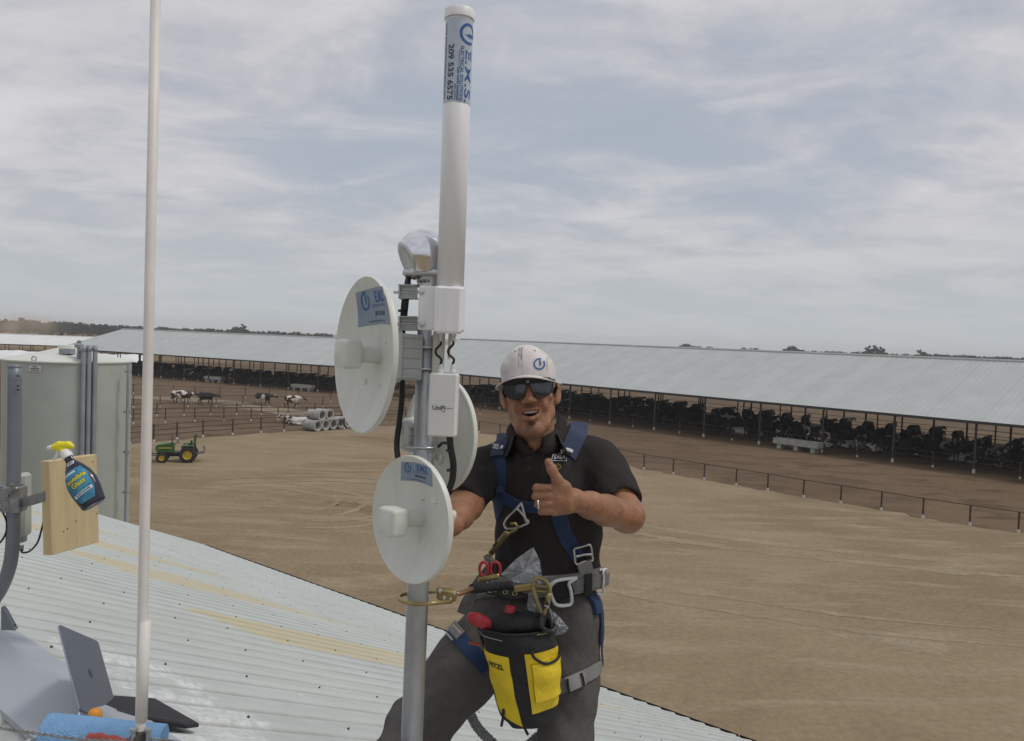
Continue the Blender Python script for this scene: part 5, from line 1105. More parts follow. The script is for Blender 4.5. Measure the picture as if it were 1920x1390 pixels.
def head_prims():
    p = [ell((0, .018, .03), (.0725, .094, .088), .01), ell((0, -.028, -.035), (.0575, .062, .070), .018), ell((0, -.050, -.078), (.040, .040, .048), .018)]
    for s in (-1, 1):
        p += chain([(s*.056, .006, -.03), (s*.0505, -.004, -.070), (s*.032, -.044, -.104), (s*.013, -.069, -.123)], [.012, .012, .0135, .0135], .022)
        p += [ell((s*.044, -.058, -.024), (.022, .020, .017), .014), ell((s*.034, -.072, -.05), (.016, .013, .018), .014)]
        p += [ell((s*.034, -.098, -.001), (.017, .012, .012), .012, -1)]
        p += [ell((s*.0135, -.103, -.038), (.0085, .011, .008), .007)]
        p += [ell((s*.0075, -.110, -.0455), (.0042, .006, .004), .003, -1)]
        p += [ell((s*.0805, .012, -.012), (.0075, .018, .033), .005, 1, rotz(-s*.45) @ rotx(-.15)), ell((s*.073, .002, -.036), (.008, .009, .011), .006), ell((s*.088, .006, -.008), (.005, .009, .018), .004, -1, rotz(-s*.45))]
    p += [ell((0, -.076, .022), (.056, .016, .013), .02), cone((0, -.088, .012), (0, -.114, -.033), .0085, .0112, .009), ell((0, -.117, -.036), (.0112, .011, .0092), .006)]
    p += [ell((0, -.078, -.118), (.024, .017, .017), .02)]
    # open smiling mouth with lips
    ml = [(-.028, -.083, -.064), (-.016, -.0975, -.0605), (0, -.1015, -.0605), (.016, -.0975, -.060), (.029, -.082, -.060)]
    ll = [(-.027, -.083, -.066), (-.016, -.094, -.0835), (0, -.098, -.0885), (.017, -.094, -.0825), (.028, -.082, -.064)]
    p += [ell((0, -.094, -.0725), (.027, .022, .0130), .004, -1)]
    p += chain(ml, [.003, .0052, .0048, .0052, .003], .004)+chain(ll, [.003, .006, .0072, .006, .003], .005)
    p += [cone((-.024, -.095, -.045), (-.036, -.080, -.066), .0026, .0022, .012, -1), cone((.024, -.095, -.044), (.037, -.079, -.068), .003, .0026, .012, -1)]
    p += [cone((0, .020, -.06), (.004, .054, -.140), .057, .060, .02), cone((0, -.002, -.115), (.004, .042, -.15), .028, .034, .02)]
    return p
man_base = A(0.05, 2.4, 0); man_base[2] = roofp(*((lambda q: (q @ RS, q @ RE))(man_base-RIDGE)))[2]
man = empty('person', man_base, 'man in white cap, sunglasses and black polo giving a thumbs up', 'person')
ORGN = man_base
hp = xform(head_prims(), HR, HC)
# arms ------------------------------------------------------------
ELB = P(1176, 967, 2.29); WRI = P(1074, 938, 2.10)
arm_r = chain([P(1125, 872, 2.43), P(1152, 920, 2.36), ELB], [.062, .053, .046], .02)+chain([ELB, P(1136, 957, 2.21), P(1108, 948, 2.155), WRI], [.046, .039, .033, .0275], .025)
hand_r = [rbox(P(1049, 936, 2.075), (.019, .006, .029), .012, .014, 1, RO @ ccw(math.radians(-9)).T), cone(WRI, P(1050, 938, 2.078), .027, .024, .02), ell(P(1054, 916, 2.075), (.022, .015, .020), .015)]
fy = [(913.5, 1019, 1000), (928.5, 1018, 999), (944, 1019.5, 1003.5), (957.5, 1025, 1009.5)]
for i, (y, xk, xt) in enumerate(fy):
    r = (.0101, .0104, .0099, .0092)[i]
    hand_r += chain([P(xk+11, y+(1 if i else 2), 2.062), P(xt+6.5, y+1, 2.066), P(xt+5, y+2.5, 2.089), P(xt+17, y+3, 2.108), P(xt+27, y+1.5, 2.098)], [r*1.05, r, r*.96, r*.92, r*.85], .0035)
hand_r += chain([P(1058, 920, 2.075), P(1045, 900, 2.066), P(1034.5, 880, 2.060), P(1028, 866, 2.061)], [.018, .0132, .0122, .0096], .008)
# arm behind the dishes, hand round the mast
G0 = mast_at(992); WL = P(846, 984, 2.115)
arm_l = chain([P(915, 884, 2.44), P(893, 915, 2.36), P(874, 946, 2.27)], [.05, .045, .045], .02)+chain([P(874, 946, 2.27), P(860, 965, 2.19), WL], [.046, .039, .029], .025)
hand_l = [cone(WL, G0+RM[:, 0]*.048+RM[:, 1]*.02, .027, .026, .02), rbox(G0+RM[:, 0]*.046+RM[:, 1]*.0, (.008, .022, .03), .012, .012, 1, RM)]
for i in range(4):
    z = .032-.021*i; q = [G0+RM[:, 0]*(MR+.012)*math.cos(a)+RM[:, 1]*(MR+.012)*math.sin(a)+RM[:, 2]*z for a in (.5, 1.3, 2.1, 2.9)]; hand_l += chain(q, [.0112, .0108, .010, .009], .004)
hand_l += chain([G0+RM[:, 0]*(MR+.016)*math.cos(a)+RM[:, 1]*(MR+.016)*math.sin(a)+RM[:, 2]*(.045+.012*k) for k, a in enumerate((-.2, -.9, -1.6))], [.014, .012, .0095], .006)
# trunk and legs (mostly under cloth) -----------------------------
NB = P(1006, 838, 2.42)
trunk = [cone(HP(.004, .066, -.14), P(1012, 885, 2.46), .055, .07, .03), ell(P(1022, 925, 2.45), (.145, .095, .13), .05, 1, RO), ell(P(1028, 1030, 2.46), (.13, .09, .15), .05, 1, RO), ell(P(1000, 1130, 2.46), (.15, .1, .1), .05, 1, RO), cone(P(925, 880, 2.44), P(1115, 868, 2.43), .055, .055, .04)]
HIPL, KNL = P(932, 1160, 2.45), P(778, 1372, 2.30); HIPR, KNR = P(1062, 1160, 2.45), P(1062, 1402, 2.33)
def on_roof(x, y, h): q = A(x, y, 0); s_ = (q-RIDGE) @ RS; return A(x, y, RIDGE[2]-TS*abs(s_)+h)
ANL, ANR = on_roof(-.33, 1.92, .12), on_roof(KNR[0]+.03, KNR[1]+.08, .12)
legs = chain([HIPL, KNL, ANL], [.085, .055, .04], .04)+chain([HIPR, (HIPR+KNR)/2, KNR, ANR], [.088, .072, .055, .04], .04)
for an, d_ in ((ANL, A(-.5, -.85, 0)), (ANR, A(.25, -.97, 0))): legs += [cone(an-A(0, 0, .05), an-A(0, 0, .06)+unit(d_)*.15, .04, .032, .03)]
body = trunk+legs+arm_r+arm_l+hand_r+hand_l+hp
lo = A(*[min(prim_box(q, 0)[0][i] for q in body) for i in range(3)])-.03; hi = A(*[max(prim_box(q, 0)[1][i] for q in body) for i in range(3)])+.03
hx0, hx1 = HC[0]-.1, HC[0]+.1; fx0, fx1 = P(992, 930, 2.08)[0], P(1080, 930, 2.08)[0]
zf0, zf1 = P(1040, 975, 2.08)[2], P(1040, 855, 2.08)[2]; zh0, zh1 = HC[2]-.16, HC[2]+.13; yh0, yh1 = P(1040, 930, 2.035)[1], P(1040, 930, 2.13)[1]
xs = axis(lo[0], .008, hx0, .0026, max(hx1, fx1), .008, hi[0]); ys = axis(lo[1], .008, yh0, .0028, yh1, .004, HC[1]-.12, .0026, HC[1]+.06, .007, hi[1]); zs = axis(lo[2], .009, zf0, .0026, zh1, .008, hi[2])
V, Q = sdf_mesh('body', body, (xs, ys, zs), None, relax=1)
me = mesh_from('body', V, Q, attr_mat('skin', 'col', .5, .16, 28, .22, 130, sss=.06, spec=.4), ORGN)
# skin tints: lips, hair, stubble, brow, nails, mouth inside
Lh = (V-HC) @ HR; x, y, z = Lh.T; col = np.tile(SKIN, (len(V), 1)); inh = (np.abs(x) < .12) & (np.abs(z) < .15) & (np.abs(y) < .14)
sm = lambda v, a, b: np.clip((v-a)/(b-a), 0, 1)
def tint(w, c, amt): col[:] = col*(1-(w*amt)[:, None])+np.asarray(c)*(w*amt)[:, None]
flush = inh & (z < 0); tint(np.exp(-(((np.abs(x)-.043)/.02)**2+((z+.04)/.02)**2))*inh*(y < -.03), (.42, .17, .10), .5)
lipw = inh*(y < -.078)*np.clip(1.25-(((x)/.031)**2+((z+.0715)/.0150)**2), 0, 1)*3; lipw = np.clip(lipw, 0, 1)*(z < -.054); tint(lipw, (.30, .11, .075), .55)
tint(inh*(np.abs(x) < .024)*(y > -.092)*(y < -.05)*(z > -.084)*(z < -.058), (.03, .008, .006), .95)
stub = inh*(y < .02)*sm(-z, .098, .125)*(y > -.2)*sm(-z, .09, .11); tint(np.clip(stub, 0, 1)*(z > -.16), (.09, .055, .04), .55)
goat = inh*np.exp(-((x/.013)**2+((z+.101)/.010)**2))*(y < -.07); tint(np.clip(goat*1.2, 0, 1), (.04, .025, .018), .78)
must = inh*np.exp(-((x/.026)**2+((z+.053)/.006)**2))*(y < -.085); tint(must, (.16, .08, .05), .35)
hair = inh*(z > -.012)*(z < .08)*((y > -.048) & (np.abs(x) > .058) & (np.abs(x) < .0795) & (y < .0)); tint(np.clip(hair, 0, 1.), (.018, .013, .010), .95)
tint(inh*(y > .03)*(z > -.05), (.018, .013, .01), .95)
neck = inh*(z < -.12); tint(np.clip(neck, 0, 1), SKIN*.85, .5)
sun_arm = (V[:, 0] > P(1060, 930, 2.1)[0])*(~inh); tint(sun_arm.astype(float), (.315, .152, .082), .7)
set_col(me, col); bo = bpy.data.objects.new('body', me); COL.objects.link(bo); bo.parent = man
BV = BVHTree.FromPolygons(V.tolist(), Q.tolist())
# teeth, ring, watch, nail ----------------------------------------
mb = MB(); mt = M('teeth', (.72, .68, .60), .3, 0, .03, 40)
for k in range(8):
    a = (k-3.5)*.0056; mb.box(HP(a, -.0895+a*a*15, -.0670+a*a*4), (.0054, .005, .0090), HR @ rotz(a*18), bevel=.0012)
tag(mb.build('teeth', mt, man), kind='stuff')
mb = MB(); rc = P(1010, 945.5, 2.066); mb.tube(np.array([rc+RO @ (ccw(.15) @ A(.004*math.cos(a)*.3, .0135*math.cos(a), .0135*math.sin(a))) for a in np.linspace(0, 2*math.pi, 24)]), .0026, 8, caps=False); mb.build('ring', M('silver', (.75, .75, .74), .2, 1.), man, smooth=True)
mb = MB(); wa = unit(WL-P(860, 965, 2.19)); mb.lathe([(.0295, -.011), (.0315, -.010), (.0315, .010), (.0295, .011)], WL-wa*.018, wa, 28); mb.box(WL-wa*.018-FW*.031+UP*.012, (.026, .008, .024), RO, bevel=.003); mb.build('watch', M('watch_dark', (.08, .07, .06), .4, .3), man, auto=40)
tn = surf(BV, 1026.5, 868)
# shirt -----------------------------------------------------------
MSH = M('shirt_black', (.030, .0255, .025), .85, 0, .2, 30, .25, 260, spec=.25)
def wrink(sc, amp, seed):
    rg = np.random.default_rng(seed); K = rg.normal(0, 1, (7, 3)); K *= (sc*rg.uniform(.6, 1.5, (7, 1)))/np.linalg.norm(K, axis=1)[:, None]; ph = rg.uniform(0, 6.28, 7)
    def f(X, Y, Z):
        s = 0
        for k, p0 in zip(K, ph): s = s+np.sin(X*k[0]+Y*k[1]+Z*k[2]+p0+1.6*np.sin(X*k[2]*.5+Z*k[0]*.4))
        return amp*s/3.5
    return f
SR = P(1150, 931, 2.345); SRD = unit(ELB-P(1125, 872, 2.43)); SL = P(868, 940, 2.285); SLD = unit(P(874, 946, 2.27)-P(915, 884, 2.44))
sh = [ell(P(1024, 915, 2.435), (.172, .128, .125), .05, 1, RO), ell(P(1030, 1000, 2.45), (.166, .118, .15), .05, 1, RO), ell(P(1028, 1075, 2.45), (.166, .122, .10), .05, 1, RO)]
sh += [cone(P(930, 880, 2.445), P(1112, 868, 2.435), .066, .066, .05), cone(HP(.004, .046, -.15), P(1010, 870, 2.46), .066, .1, .05), cone(P(985, 850, 2.45), P(915, 876, 2.445), .07, .06, .04), cone(P(1045, 842, 2.45), P(1122, 866, 2.435), .07, .064, .04)]
sh += [ell(P(1003, 876, 2.385), (.095, .075, .046), .04, 1, RO), cone(P(1125, 872, 2.43), SR+SRD*.015, .071, .073, .03), cone(P(1140, 880, 2.42), P(1168, 936, 2.36), .05, .05, .03)]
sh += [cone(P(915, 884, 2.44), SL+SLD*.02, .067, .06, .03)]
# open cuffs, hem and neck
Rr = frame(SRD).T; Rl = frame(SLD).T
cuts = [rbox(SR+SRD*(.035+.1), (.085, .095, .1), 0, .004, -1, Rr), cone(SR-SRD*.035, SR+SRD*.06, .054, .064, .004, -1), rbox(SL+SLD*(.012+.1), (.075, .075, .1), 0, .004, -1, Rl), cone(SL-SLD*.035, SL+SLD*.05, .050, .0545, .004, -1)]
cuts += [cone(HP(.004, .03, -.10), HP(.004, .034, -.122), .054, .050, .006, -1), ell(P(1002, 832, 2.33), (.020, .06, .023), .006, -1, RO)]
xs_, ys_, zs_ = [axis(a, .0048, b) for a, b in ((P(820, 900, 2.3)[0], P(1240, 900, 2.4)[0]), (2.1, 2.66), (P(1000, 1135, 2.4)[2], P(1000, 780, 2.4)[2]))]
_w1, _w2 = wrink(34, .0050, 3), wrink(80, .0020, 5)
V, Q = sdf_mesh('shirt', sh+cuts, (xs_, ys_, zs_), None, extra=lambda X, Y, Z: _w1(X, Y, Z*.55)+_w2(X, Y, Z*.7), relax=1); shirt = obj_from('polo_shirt', V, Q, MSH, man, ORGN); SHV = BVHTree.FromPolygons(V.tolist(), Q.tolist())
# collar: a folded band round the neck with two points in front
mb = MB(); nc = HP(.004, .030, -.150); cup = unit(HR @ A(.02, .35, 1)); cf = frame(cup, RO[:, 1]).T; cr, cfw = unit(RT-cup*(RT @ cup)), unit(-FW-cup*((-FW) @ cup)); rows = []
for a in np.linspace(math.radians(62), math.radians(298), 40):                 # 0 = front
    fx, fz = math.sin(a), math.cos(a); fr = (1+math.cos(a))/2
    rings = []
    for u, (rr, zz) in enumerate(((.0610, .016-.030*fr), (.0635, .028-.024*fr), (.068, .027-.026*fr), (.078, .002-.034*fr), (.088+.008*fr, -.018-.05*fr), (.086+.008*fr, -.020-.05*fr))):
        rings.append(nc+cr*fx*rr*1.02+cfw*fz*rr*(1.05+.12*fr)+cup*zz)
    rows.append(rings)
mb.grid(np.array(rows))
def flap(inn, out):
    I_, O_ = spline(inn, 12), spline(out, 12); V_ = []
    for a_, b_ in zip(I_, O_):
        r_ = []
        for t_ in np.linspace(0, 1, 6):
            x_, y_, d_ = a_+(b_-a_)*t_; h_ = surf(SHV, x_, y_)
            if h_ is not None: d_ = min(d_, (h_[0]-CAM) @ FW-.005)
            r_.append(P(x_, y_, d_-.008*math.sin(t_*math.pi)))
        V_.append(r_)
    mb.grid(np.array(V_)); mb.grid(np.array(V_)+FW*.003, flip=True)
flap([(958, 793, 2.385), (972, 814, 2.352), (1002, 848, 2.315)], [(951, 806, 2.40), (955, 830, 2.36), (984, 855, 2.31)])
flap([(1046, 776, 2.40), (1038, 806, 2.36), (1006, 848, 2.315)], [(1062, 790, 2.41), (1061, 826, 2.37), (1030, 854, 2.315)])
cb = mb.build('collar', M('shirt_collar', (.034, .029, .028), .85, 0, .2, 40, .25, 300, spec=.25), shirt, smooth=True); md_ = cb.modifiers.new('s', 'SOLIDIFY'); md_.thickness = .003
mb = MB()
for px, py in ((990, 858), (991, 880)):
    q = surf(SHV, px, py)
    if q: mb.lathe([(.0045, 0), (.005, .0012), (.002, .0016), (0, .0012)], q[0], q[1], 12)
mb.build('button', MBLK, shirt)
# trousers ----------------------------------------------------------
MTR = M('trousers_grey', (.098, .090, .084), .88, 0, .10, 60, .3, 220, spec=.25)
tr = [ell(P(1000, 1122, 2.45), (.172, .125, .085), .05, 1, RO), ell(P(1000, 1165, 2.45), (.165, .125, .09), .05, 1, RO)]
tr += chain([P(940, 1165, 2.44), P(868, 1258, 2.37), KNL, ANL+A(0, 0, .02)], [.108, .096, .080, .062], .05)+chain([P(1058, 1165, 2.44), P(1062, 1270, 2.40), KNR, ANR+A(0, 0, .02)], [.112, .092, .074, .064], .05)
lo = A(*[min(prim_box(q, 0)[0][i] for q in tr) for i in range(3)])-.02; hi = A(*[max(prim_box(q, 0)[1][i] for q in tr) for i in range(3)])+.02
_w3, _w4 = wrink(30, .0062, 11), wrink(75, .0024, 12)
V, Q = sdf_mesh('trousers', tr, (axis(lo[0], .0062, hi[0]), axis(lo[1], .0062, hi[1]), axis(lo[2], .0062, hi[2])), None, extra=lambda X, Y, Z: _w3(X, Y, Z)+_w4(X, Y, Z), relax=1); trou = obj_from('trousers', V, Q, MTR, man, ORGN); TRV = BVHTree.FromPolygons(V.tolist(), Q.tolist())
for an, d_ in ((ANL, unit(A(-.5, -.85, 0))), (ANR, unit(A(.25, -.97, 0)))):
    dd = d_-RN*(d_ @ RN); s0 = an-A(0, 0, .07); pr = chain([an+A(0, 0, .02), an-A(0, 0, .05), s0+dd*.1, s0+dd*.17-RN*.008], [.055, .055, .045, .036], .03)
    V, Q = sdf_mesh('boot', pr+[rbox(s0+dd*.07-RN*.030, (.045, .13, .006), .008, .01, 1, np.stack([np.cross(dd, RN), dd, RN], 1))], tuple(axis(s0[i]-.26, .008, s0[i]+.26) for i in range(3)), None); obj_from('boot', V, Q, M('boot_leather', (.05, .035, .025), .6, 0, .2, 20), man, ORGN)
# cap ---------------------------------------------------------------
def cap_mat():
    m = M('cap_white_cloth', (.72, .675, .655), .9, 0, .09, 25, .25, 400); nt = m.node_tree; N = nt.nodes.new; L = nt.links.new; b = nt.nodes['Principled BSDF']; old = b.inputs['Base Color'].links[0].from_socket
    a = N('ShaderNodeAttribute'); a.attribute_name = 'dirt'; n = N('ShaderNodeTexNoise'); n.inputs['Scale'].default_value = 45; n.inputs['Detail'].default_value = 6; tc = N('ShaderNodeTexCoord'); L(tc.outputs['Object'], n.inputs[0])
    ad = N('ShaderNodeMath'); ad.operation = 'MULTIPLY'; L(a.outputs['Fac'], ad.inputs[0]); L(n.outputs[0], ad.inputs[1]); x = N('ShaderNodeMix'); x.data_type = 'RGBA'; L(ad.outputs[0], x.inputs[0]); L(old, x.inputs[6]); x.inputs[7].default_value = (.17, .13, .11, 1); L(x.outputs[2], b.inputs['Base Color']); return m
CAPR = HR @ rotz(math.radians(-7)); CAPO = HC+HR @ A(.0, .0, .0)
def CP(x, y, z): return CAPO+CAPR @ A(x, y, z)
capp = xform([ell((0, .008, .052), (.0755, .099, .080), .008), ell((0, -.032, .060), (.066, .062, .072), .012), rbox((0, .008, .05), (.042, .056, .012), .031, .012)], CAPR, CAPO)+xform([rbox((0, 0, .016-.1), (.2, .2, .1), 0, .003, -1), ell((0, .007, .034), (.0715, .094, .068), .004, -1)], CAPR, CAPO)
xs_, ys_, zs_ = [axis(CAPO[i]-.14, .0028, CAPO[i]+.15) for i in range(3)]
V, Q = sdf_mesh('cap', capp, (xs_, ys_, zs_), None, relax=2); cap = obj_from('cap', V, Q, cap_mat(), man, ORGN); CPV = BVHTree.FromPolygons(V.tolist(), Q.tolist())
Lc = (V-CAPO) @ CAPR; dirt = np.zeros(len(V))
for x0, w_, z0, z1, am in ((-.010, .0022, .085, .125, 1.5), (-.0025, .0028, .075, .125, 1.7), (-.011, .002, .055, .09, .9), (-.003, .002, .05, .08, .8), (.066, .002, .04, .1, .7)): dirt = np.maximum(dirt, am*np.exp(-((Lc[:, 0]-x0)/w_)**2)*np.clip((Lc[:, 2]-z0)/.01, 0, 1)*np.clip((z1-Lc[:, 2])/.006, 0, 1)*(Lc[:, 1] < .0))
dirt = np.maximum(dirt, .35*np.exp(-((Lc[:, 0]+.05)/.02)**2-((Lc[:, 2]-.05)/.02)**2)); dirt = np.maximum(dirt, .4*np.exp(-((np.abs(Lc[:, 0])-.001)/.0009)**2)*(Lc[:, 2] > .03)*(Lc[:, 1] < 0))
at_ = cap.data.attributes.new('dirt', 'FLOAT', 'POINT'); at_.data.foreach_set('value', dirt.astype(np.float32))
rows = []
for u in np.linspace(-1, 1, 33):                                     # visor
    a = u*math.radians(92); r = []
    for t_ in np.linspace(0, 1, 9):
        xi, yi = .060*math.sin(a), -.078*math.cos(a)+.005; xo, yo = .095*math.sin(a)*(1.0), -.097*math.cos(a)+.005-.066*max(0, math.cos(a))**.55
        x_, y_ = xi+(xo-xi)*t_, yi+(yo-yi)*t_; r.append(CP(x_, y_, .033+.008*(1-t_)-2.3*x_*x_-.10*t_*max(0, math.cos(a))*.066))
    rows.append(r)
mb = MB(); mb.grid(np.array(rows), flip=True); vz = mb.build('visor', M('visor_cloth', (.66, .615, .595), .9, 0, .1, 30, .2, 400), cap, smooth=True); s_ = vz.modifiers.new('s', 'SOLIDIFY'); s_.thickness = .0035
mb = MB(); mb.lathe([(.008, -.001), (.0075, .003), (.004, .005), (0, .0055)], CP(0, .006, .1275), CAPR[:, 2], 16); mb.build('button', M('cap_button', (.62, .58, .55), .9), cap, smooth=True)
mb = MB(); mark = lambda a, b: (lambda h: h[0] if h else CP(a, -.1, b))(surf(CPV, 1011+a, 683-b, .0012)); mark_logo(mb, mark, 11, 0); mb.build('emblem', M('emblem_blue', (.03, .15, .36), .7), cap)
mb = MB()
for x_, y_ in ((966, 659), (1003, 658)):
    h = surf(CPV, x_, y_)
    if h: mb.lathe([(.003, 0), (.0028, .0012), (.0012, .0012), (0, -.001)], h[0], h[1], 10)
mb.build('eyelet', M('eyelet_grey', (.3, .27, .25), .8), cap)
# sunglasses ----------------------------------------------------------
MFR = M('glasses_frame', (.03, .028, .03), .3, 0, .05, 20); MLN_ = M('glasses_lens', (.018, .022, .030), .06, 0, .1, 8, spec=.7, coat=.3)
gl = empty('sunglasses', HC, parent=None); gl.parent = man; gl.location = tuple(HC-ORGN); 
def GY(x): return -.1115+3.4*x*x
def outline(s):
    pts = [(.0065, .011), (.016, .0225), (.036, .0245), (.058, .0225), (.0685, .015), (.0685, .0), (.061, -.019), (.045, -.0285), (.028, -.0285), (.014, -.019), (.007, -.004)]
    q = np.array(pts+pts[:1]); q3 = spline(np.c_[q*A(s, 1), np.zeros(len(q))], 44)[:, :2]; return q3
for s in (-1, 1):
    o_ = outline(s); mb = MB(); c_ = o_.mean(0); rings = [[HP(c_[0]+(x_-c_[0])*t_, GY(c_[0]+(x_-c_[0])*t_)-.004*(1-t_*t_), c_[1]+(z_-c_[1])*t_) for t_ in np.linspace(.02, 1, 8)] for x_, z_ in o_]
    mb.grid(np.array(rings), flip=s < 0); mb.build('lens', MLN_, gl, smooth=True)
    mb = MB(); mb.tube(np.array([HP(x_, GY(x_)-.0005, z_) for x_, z_ in o_]), .0021, 8, caps=False); mb.build('rim', MFR, gl, smooth=True)
    mb = MB(); mb.tube(spline([HP(s*.065, GY(.065), .016), HP(s*.073, -.085, .016), HP(s*.079, -.03, .010), HP(s*.081, .01, .0), HP(s*.079, .03, -.02)], 20), .0026, 8, flat=1.6); mb.build('temple', MFR, gl, smooth=True)
mb = MB(); mb.tube(np.array([HP(x_, GY(x_)-.0005, .0222) for x_ in np.linspace(-.062, .062, 24)]), .0024, 8); mb.tube(np.array([HP(x_, GY(x_), .0095) for x_ in np.linspace(-.009, .009, 6)]), .0023, 8); mb.build('bridge', MFR, gl, smooth=True)
mb = MB(); mb.box(HP(.0, GY(0)-.003, .0175), (.008, .001, .0016), HR); mb.box(HP(-.0, GY(0)-.003, .0145), (.006, .001, .0014), HR); mb.build('badge', MLW, gl)
# ================================================================== safety harness worn by the man
MWEB = M('webbing_blue', (.016, .040, .105), .8, 0, .15, 60, .4, 500, stretch=(1, 1, 1)); MPAD = M('pad_blue_grey', (.042, .058, .108), .85, 0, .12, 60, .4, 500); MWGR = M('webbing_grey', (.23, .225, .21), .85, 0, .12, 60, .4, 500); MBLKW = M('webbing_black', (.02, .02, .023), .85, 0, .2, 60, .4, 500); MSIL = M('silver_metal', (.62, .63, .64), .28, .9, .08, 30); MGOLD = M('zinc_gold', (.36, .29, .13), .38, .8, .15, 30); MREDH = M('grip_red', (.40, .03, .04), .45, 0, .1, 20)
def on_body(bvhs, pts, lift=.003, n=24):
    sp = spline([(x, y, 0) for x, y in pts], n); P_, N_ = [], []
    for x, y, _ in sp:
        best = None
        for b in bvhs:
            h = surf(b, x, y)
            if h and (best is None or np.linalg.norm(h[0]-CAM) < np.linalg.norm(best[0]-CAM)): best = h
        if best is None: continue
        P_.append(best[0]); N_.append(best[1])
    P_, N_ = np.array(P_), np.array(N_)
    for _ in range(4):
        P_[1:-1] = .25*P_[:-2]+.5*P_[1:-1]+.25*P_[2:]; N_[1:-1] = .25*N_[:-2]+.5*N_[1:-1]+.25*N_[2:]
    N_ /= np.linalg.norm(N_, axis=1)[:, None]; return P_+N_*lift, N_
BOTH = [SHV, TRV]
har = empty('harness', man_base, parent=None); har.parent = man; har.location = (0, 0, 0)
def strap(name, pts, w, mat, bvhs=BOTH, lift=.003, t=.0035, n=26, pre=None):
    P_, N_ = on_body(bvhs, pts, lift, n)
    if pre is not None: P_ = np.vstack([pre[0], P_]); N_ = np.vstack([pre[1], N_])
    mb = MB(); mb.ribbon(P_, N_, w, t); return mb.build(name, mat, har, auto=50), P_, N_
shR, pR, nR = strap('shoulder_pad', [(1084, 806), (1082, 815), (1074, 830), (1066, 846), (1061, 856)], .058, MPAD, [SHV], .004, .012, pre=(np.array([P(1078, 812, 2.56), P(1082, 800, 2.52), P(1085, 798, 2.46)]), np.array([FW+UP, UP+FW*.4, UP])))
shL, pL, nL = strap('shoulder_pad', [(946, 832), (943, 840), (938, 850), (936, 858)], .055, MPAD, [SHV], .004, .012, pre=(np.array([P(952, 826, 2.56), P(950, 820, 2.52), P(948, 819, 2.46)]), np.array([FW+UP, UP+FW*.4, UP])))
s1, p1, n1_ = strap('chest_strap', [(1061, 852), (1050, 880), (1044, 905), (1046, 960), (1058, 1000), (1072, 1025), (1084, 1046)], .045, MWEB, [SHV])
s1b, *_ = strap('strap_sleeve', [(1060, 858), (1052, 878), (1045, 898)], .052, MBLKW, [SHV], .007)
s2, p2, n2_ = strap('chest_strap', [(938, 848), (940, 880), (938, 915), (934, 950), (926, 985), (918, 1020)], .046, MWEB, [SHV])
strap('strap_keeper', [(926, 918), (938, 917), (950, 920)], .018, MPAD, [SHV], .008)
strap('cross_strap', [(946, 930), (965, 944), (985, 950), (1008, 950)], .036, MWEB, [SHV], .006)
strap('pad_edge', [(924, 870), (922, 905), (918, 950), (912, 985)], .03, MBLKW, [SHV], .002)
P_, N_ = on_body([SHV], [(1042, 849), (1056, 846), (1068, 851)], .019, 8); mb = MB(); mb.ribbon(P_, N_, .011, .002); mb.build('reflective_tab', M('reflective_white', (.62, .64, .66), .4), shR)
def decal(parent, bvh, pxc, sizepx, paint, lift, name='print', mats=None, rot=0.):
    mb = MB(); c, s = math.cos(rot), math.sin(rot)
    def fn(a, b, l=lift): 
        h = surf(bvh, pxc[0]+(a*c+b*s), pxc[1]-(-a*s+b*c)); return h[0]+h[1]*l if h else P(pxc[0], pxc[1], 2.3)
    paint(mb, fn); return mb.build(name, mats or [MLW], parent)
def patch(w, h):
    def f(mb, fn):
        fr = .9
        for x0, x1, y0, y1 in ((-w, w, h-fr, h), (-w, w, -h, -h+fr), (-w, -w+fr, -h, h), (w-fr, w, -h, h)): mb.grid(np.array([[fn(x, y) for y in (y0, y1)] for x in np.linspace(x0, x1, 5)]), flip=True)
        v, q = text_mesh('SALA', h*1.5, .04*h); mb.add(np.array([fn(a*.82, b) for a, b, _ in v]), q, 0)
    return f
decal(s1b, SHV, (1041+3, 859+1), 1, patch(12.5, 6.8), .0145, rot=.12); decal(shL, SHV, (935.5, 843.5), 1, patch(8, 3.6), .020, rot=.06)
def swirl(mb, fn):
    a = np.linspace(0, 9.5, 50); mb.grid(np.array([[fn((2.2+.55*q)*math.cos(q)+d*math.cos(q), (2.2+.55*q)*.8*math.sin(q)+d*math.sin(q)) for d in (-.5, .5)] for q in a]))
decal(s1b, SHV, (1041, 877), 1, swirl, .0145, mats=[M('print_gold', (.42, .33, .08), .5)])
mb = MB(); h = surf(SHV, 949, 844, .018); mb.lathe([(.006, -.004), (.006, .002), (.003, .0035), (0, .0035)], h[0], h[1], 14); mb.build('snap', MSIL, shL)
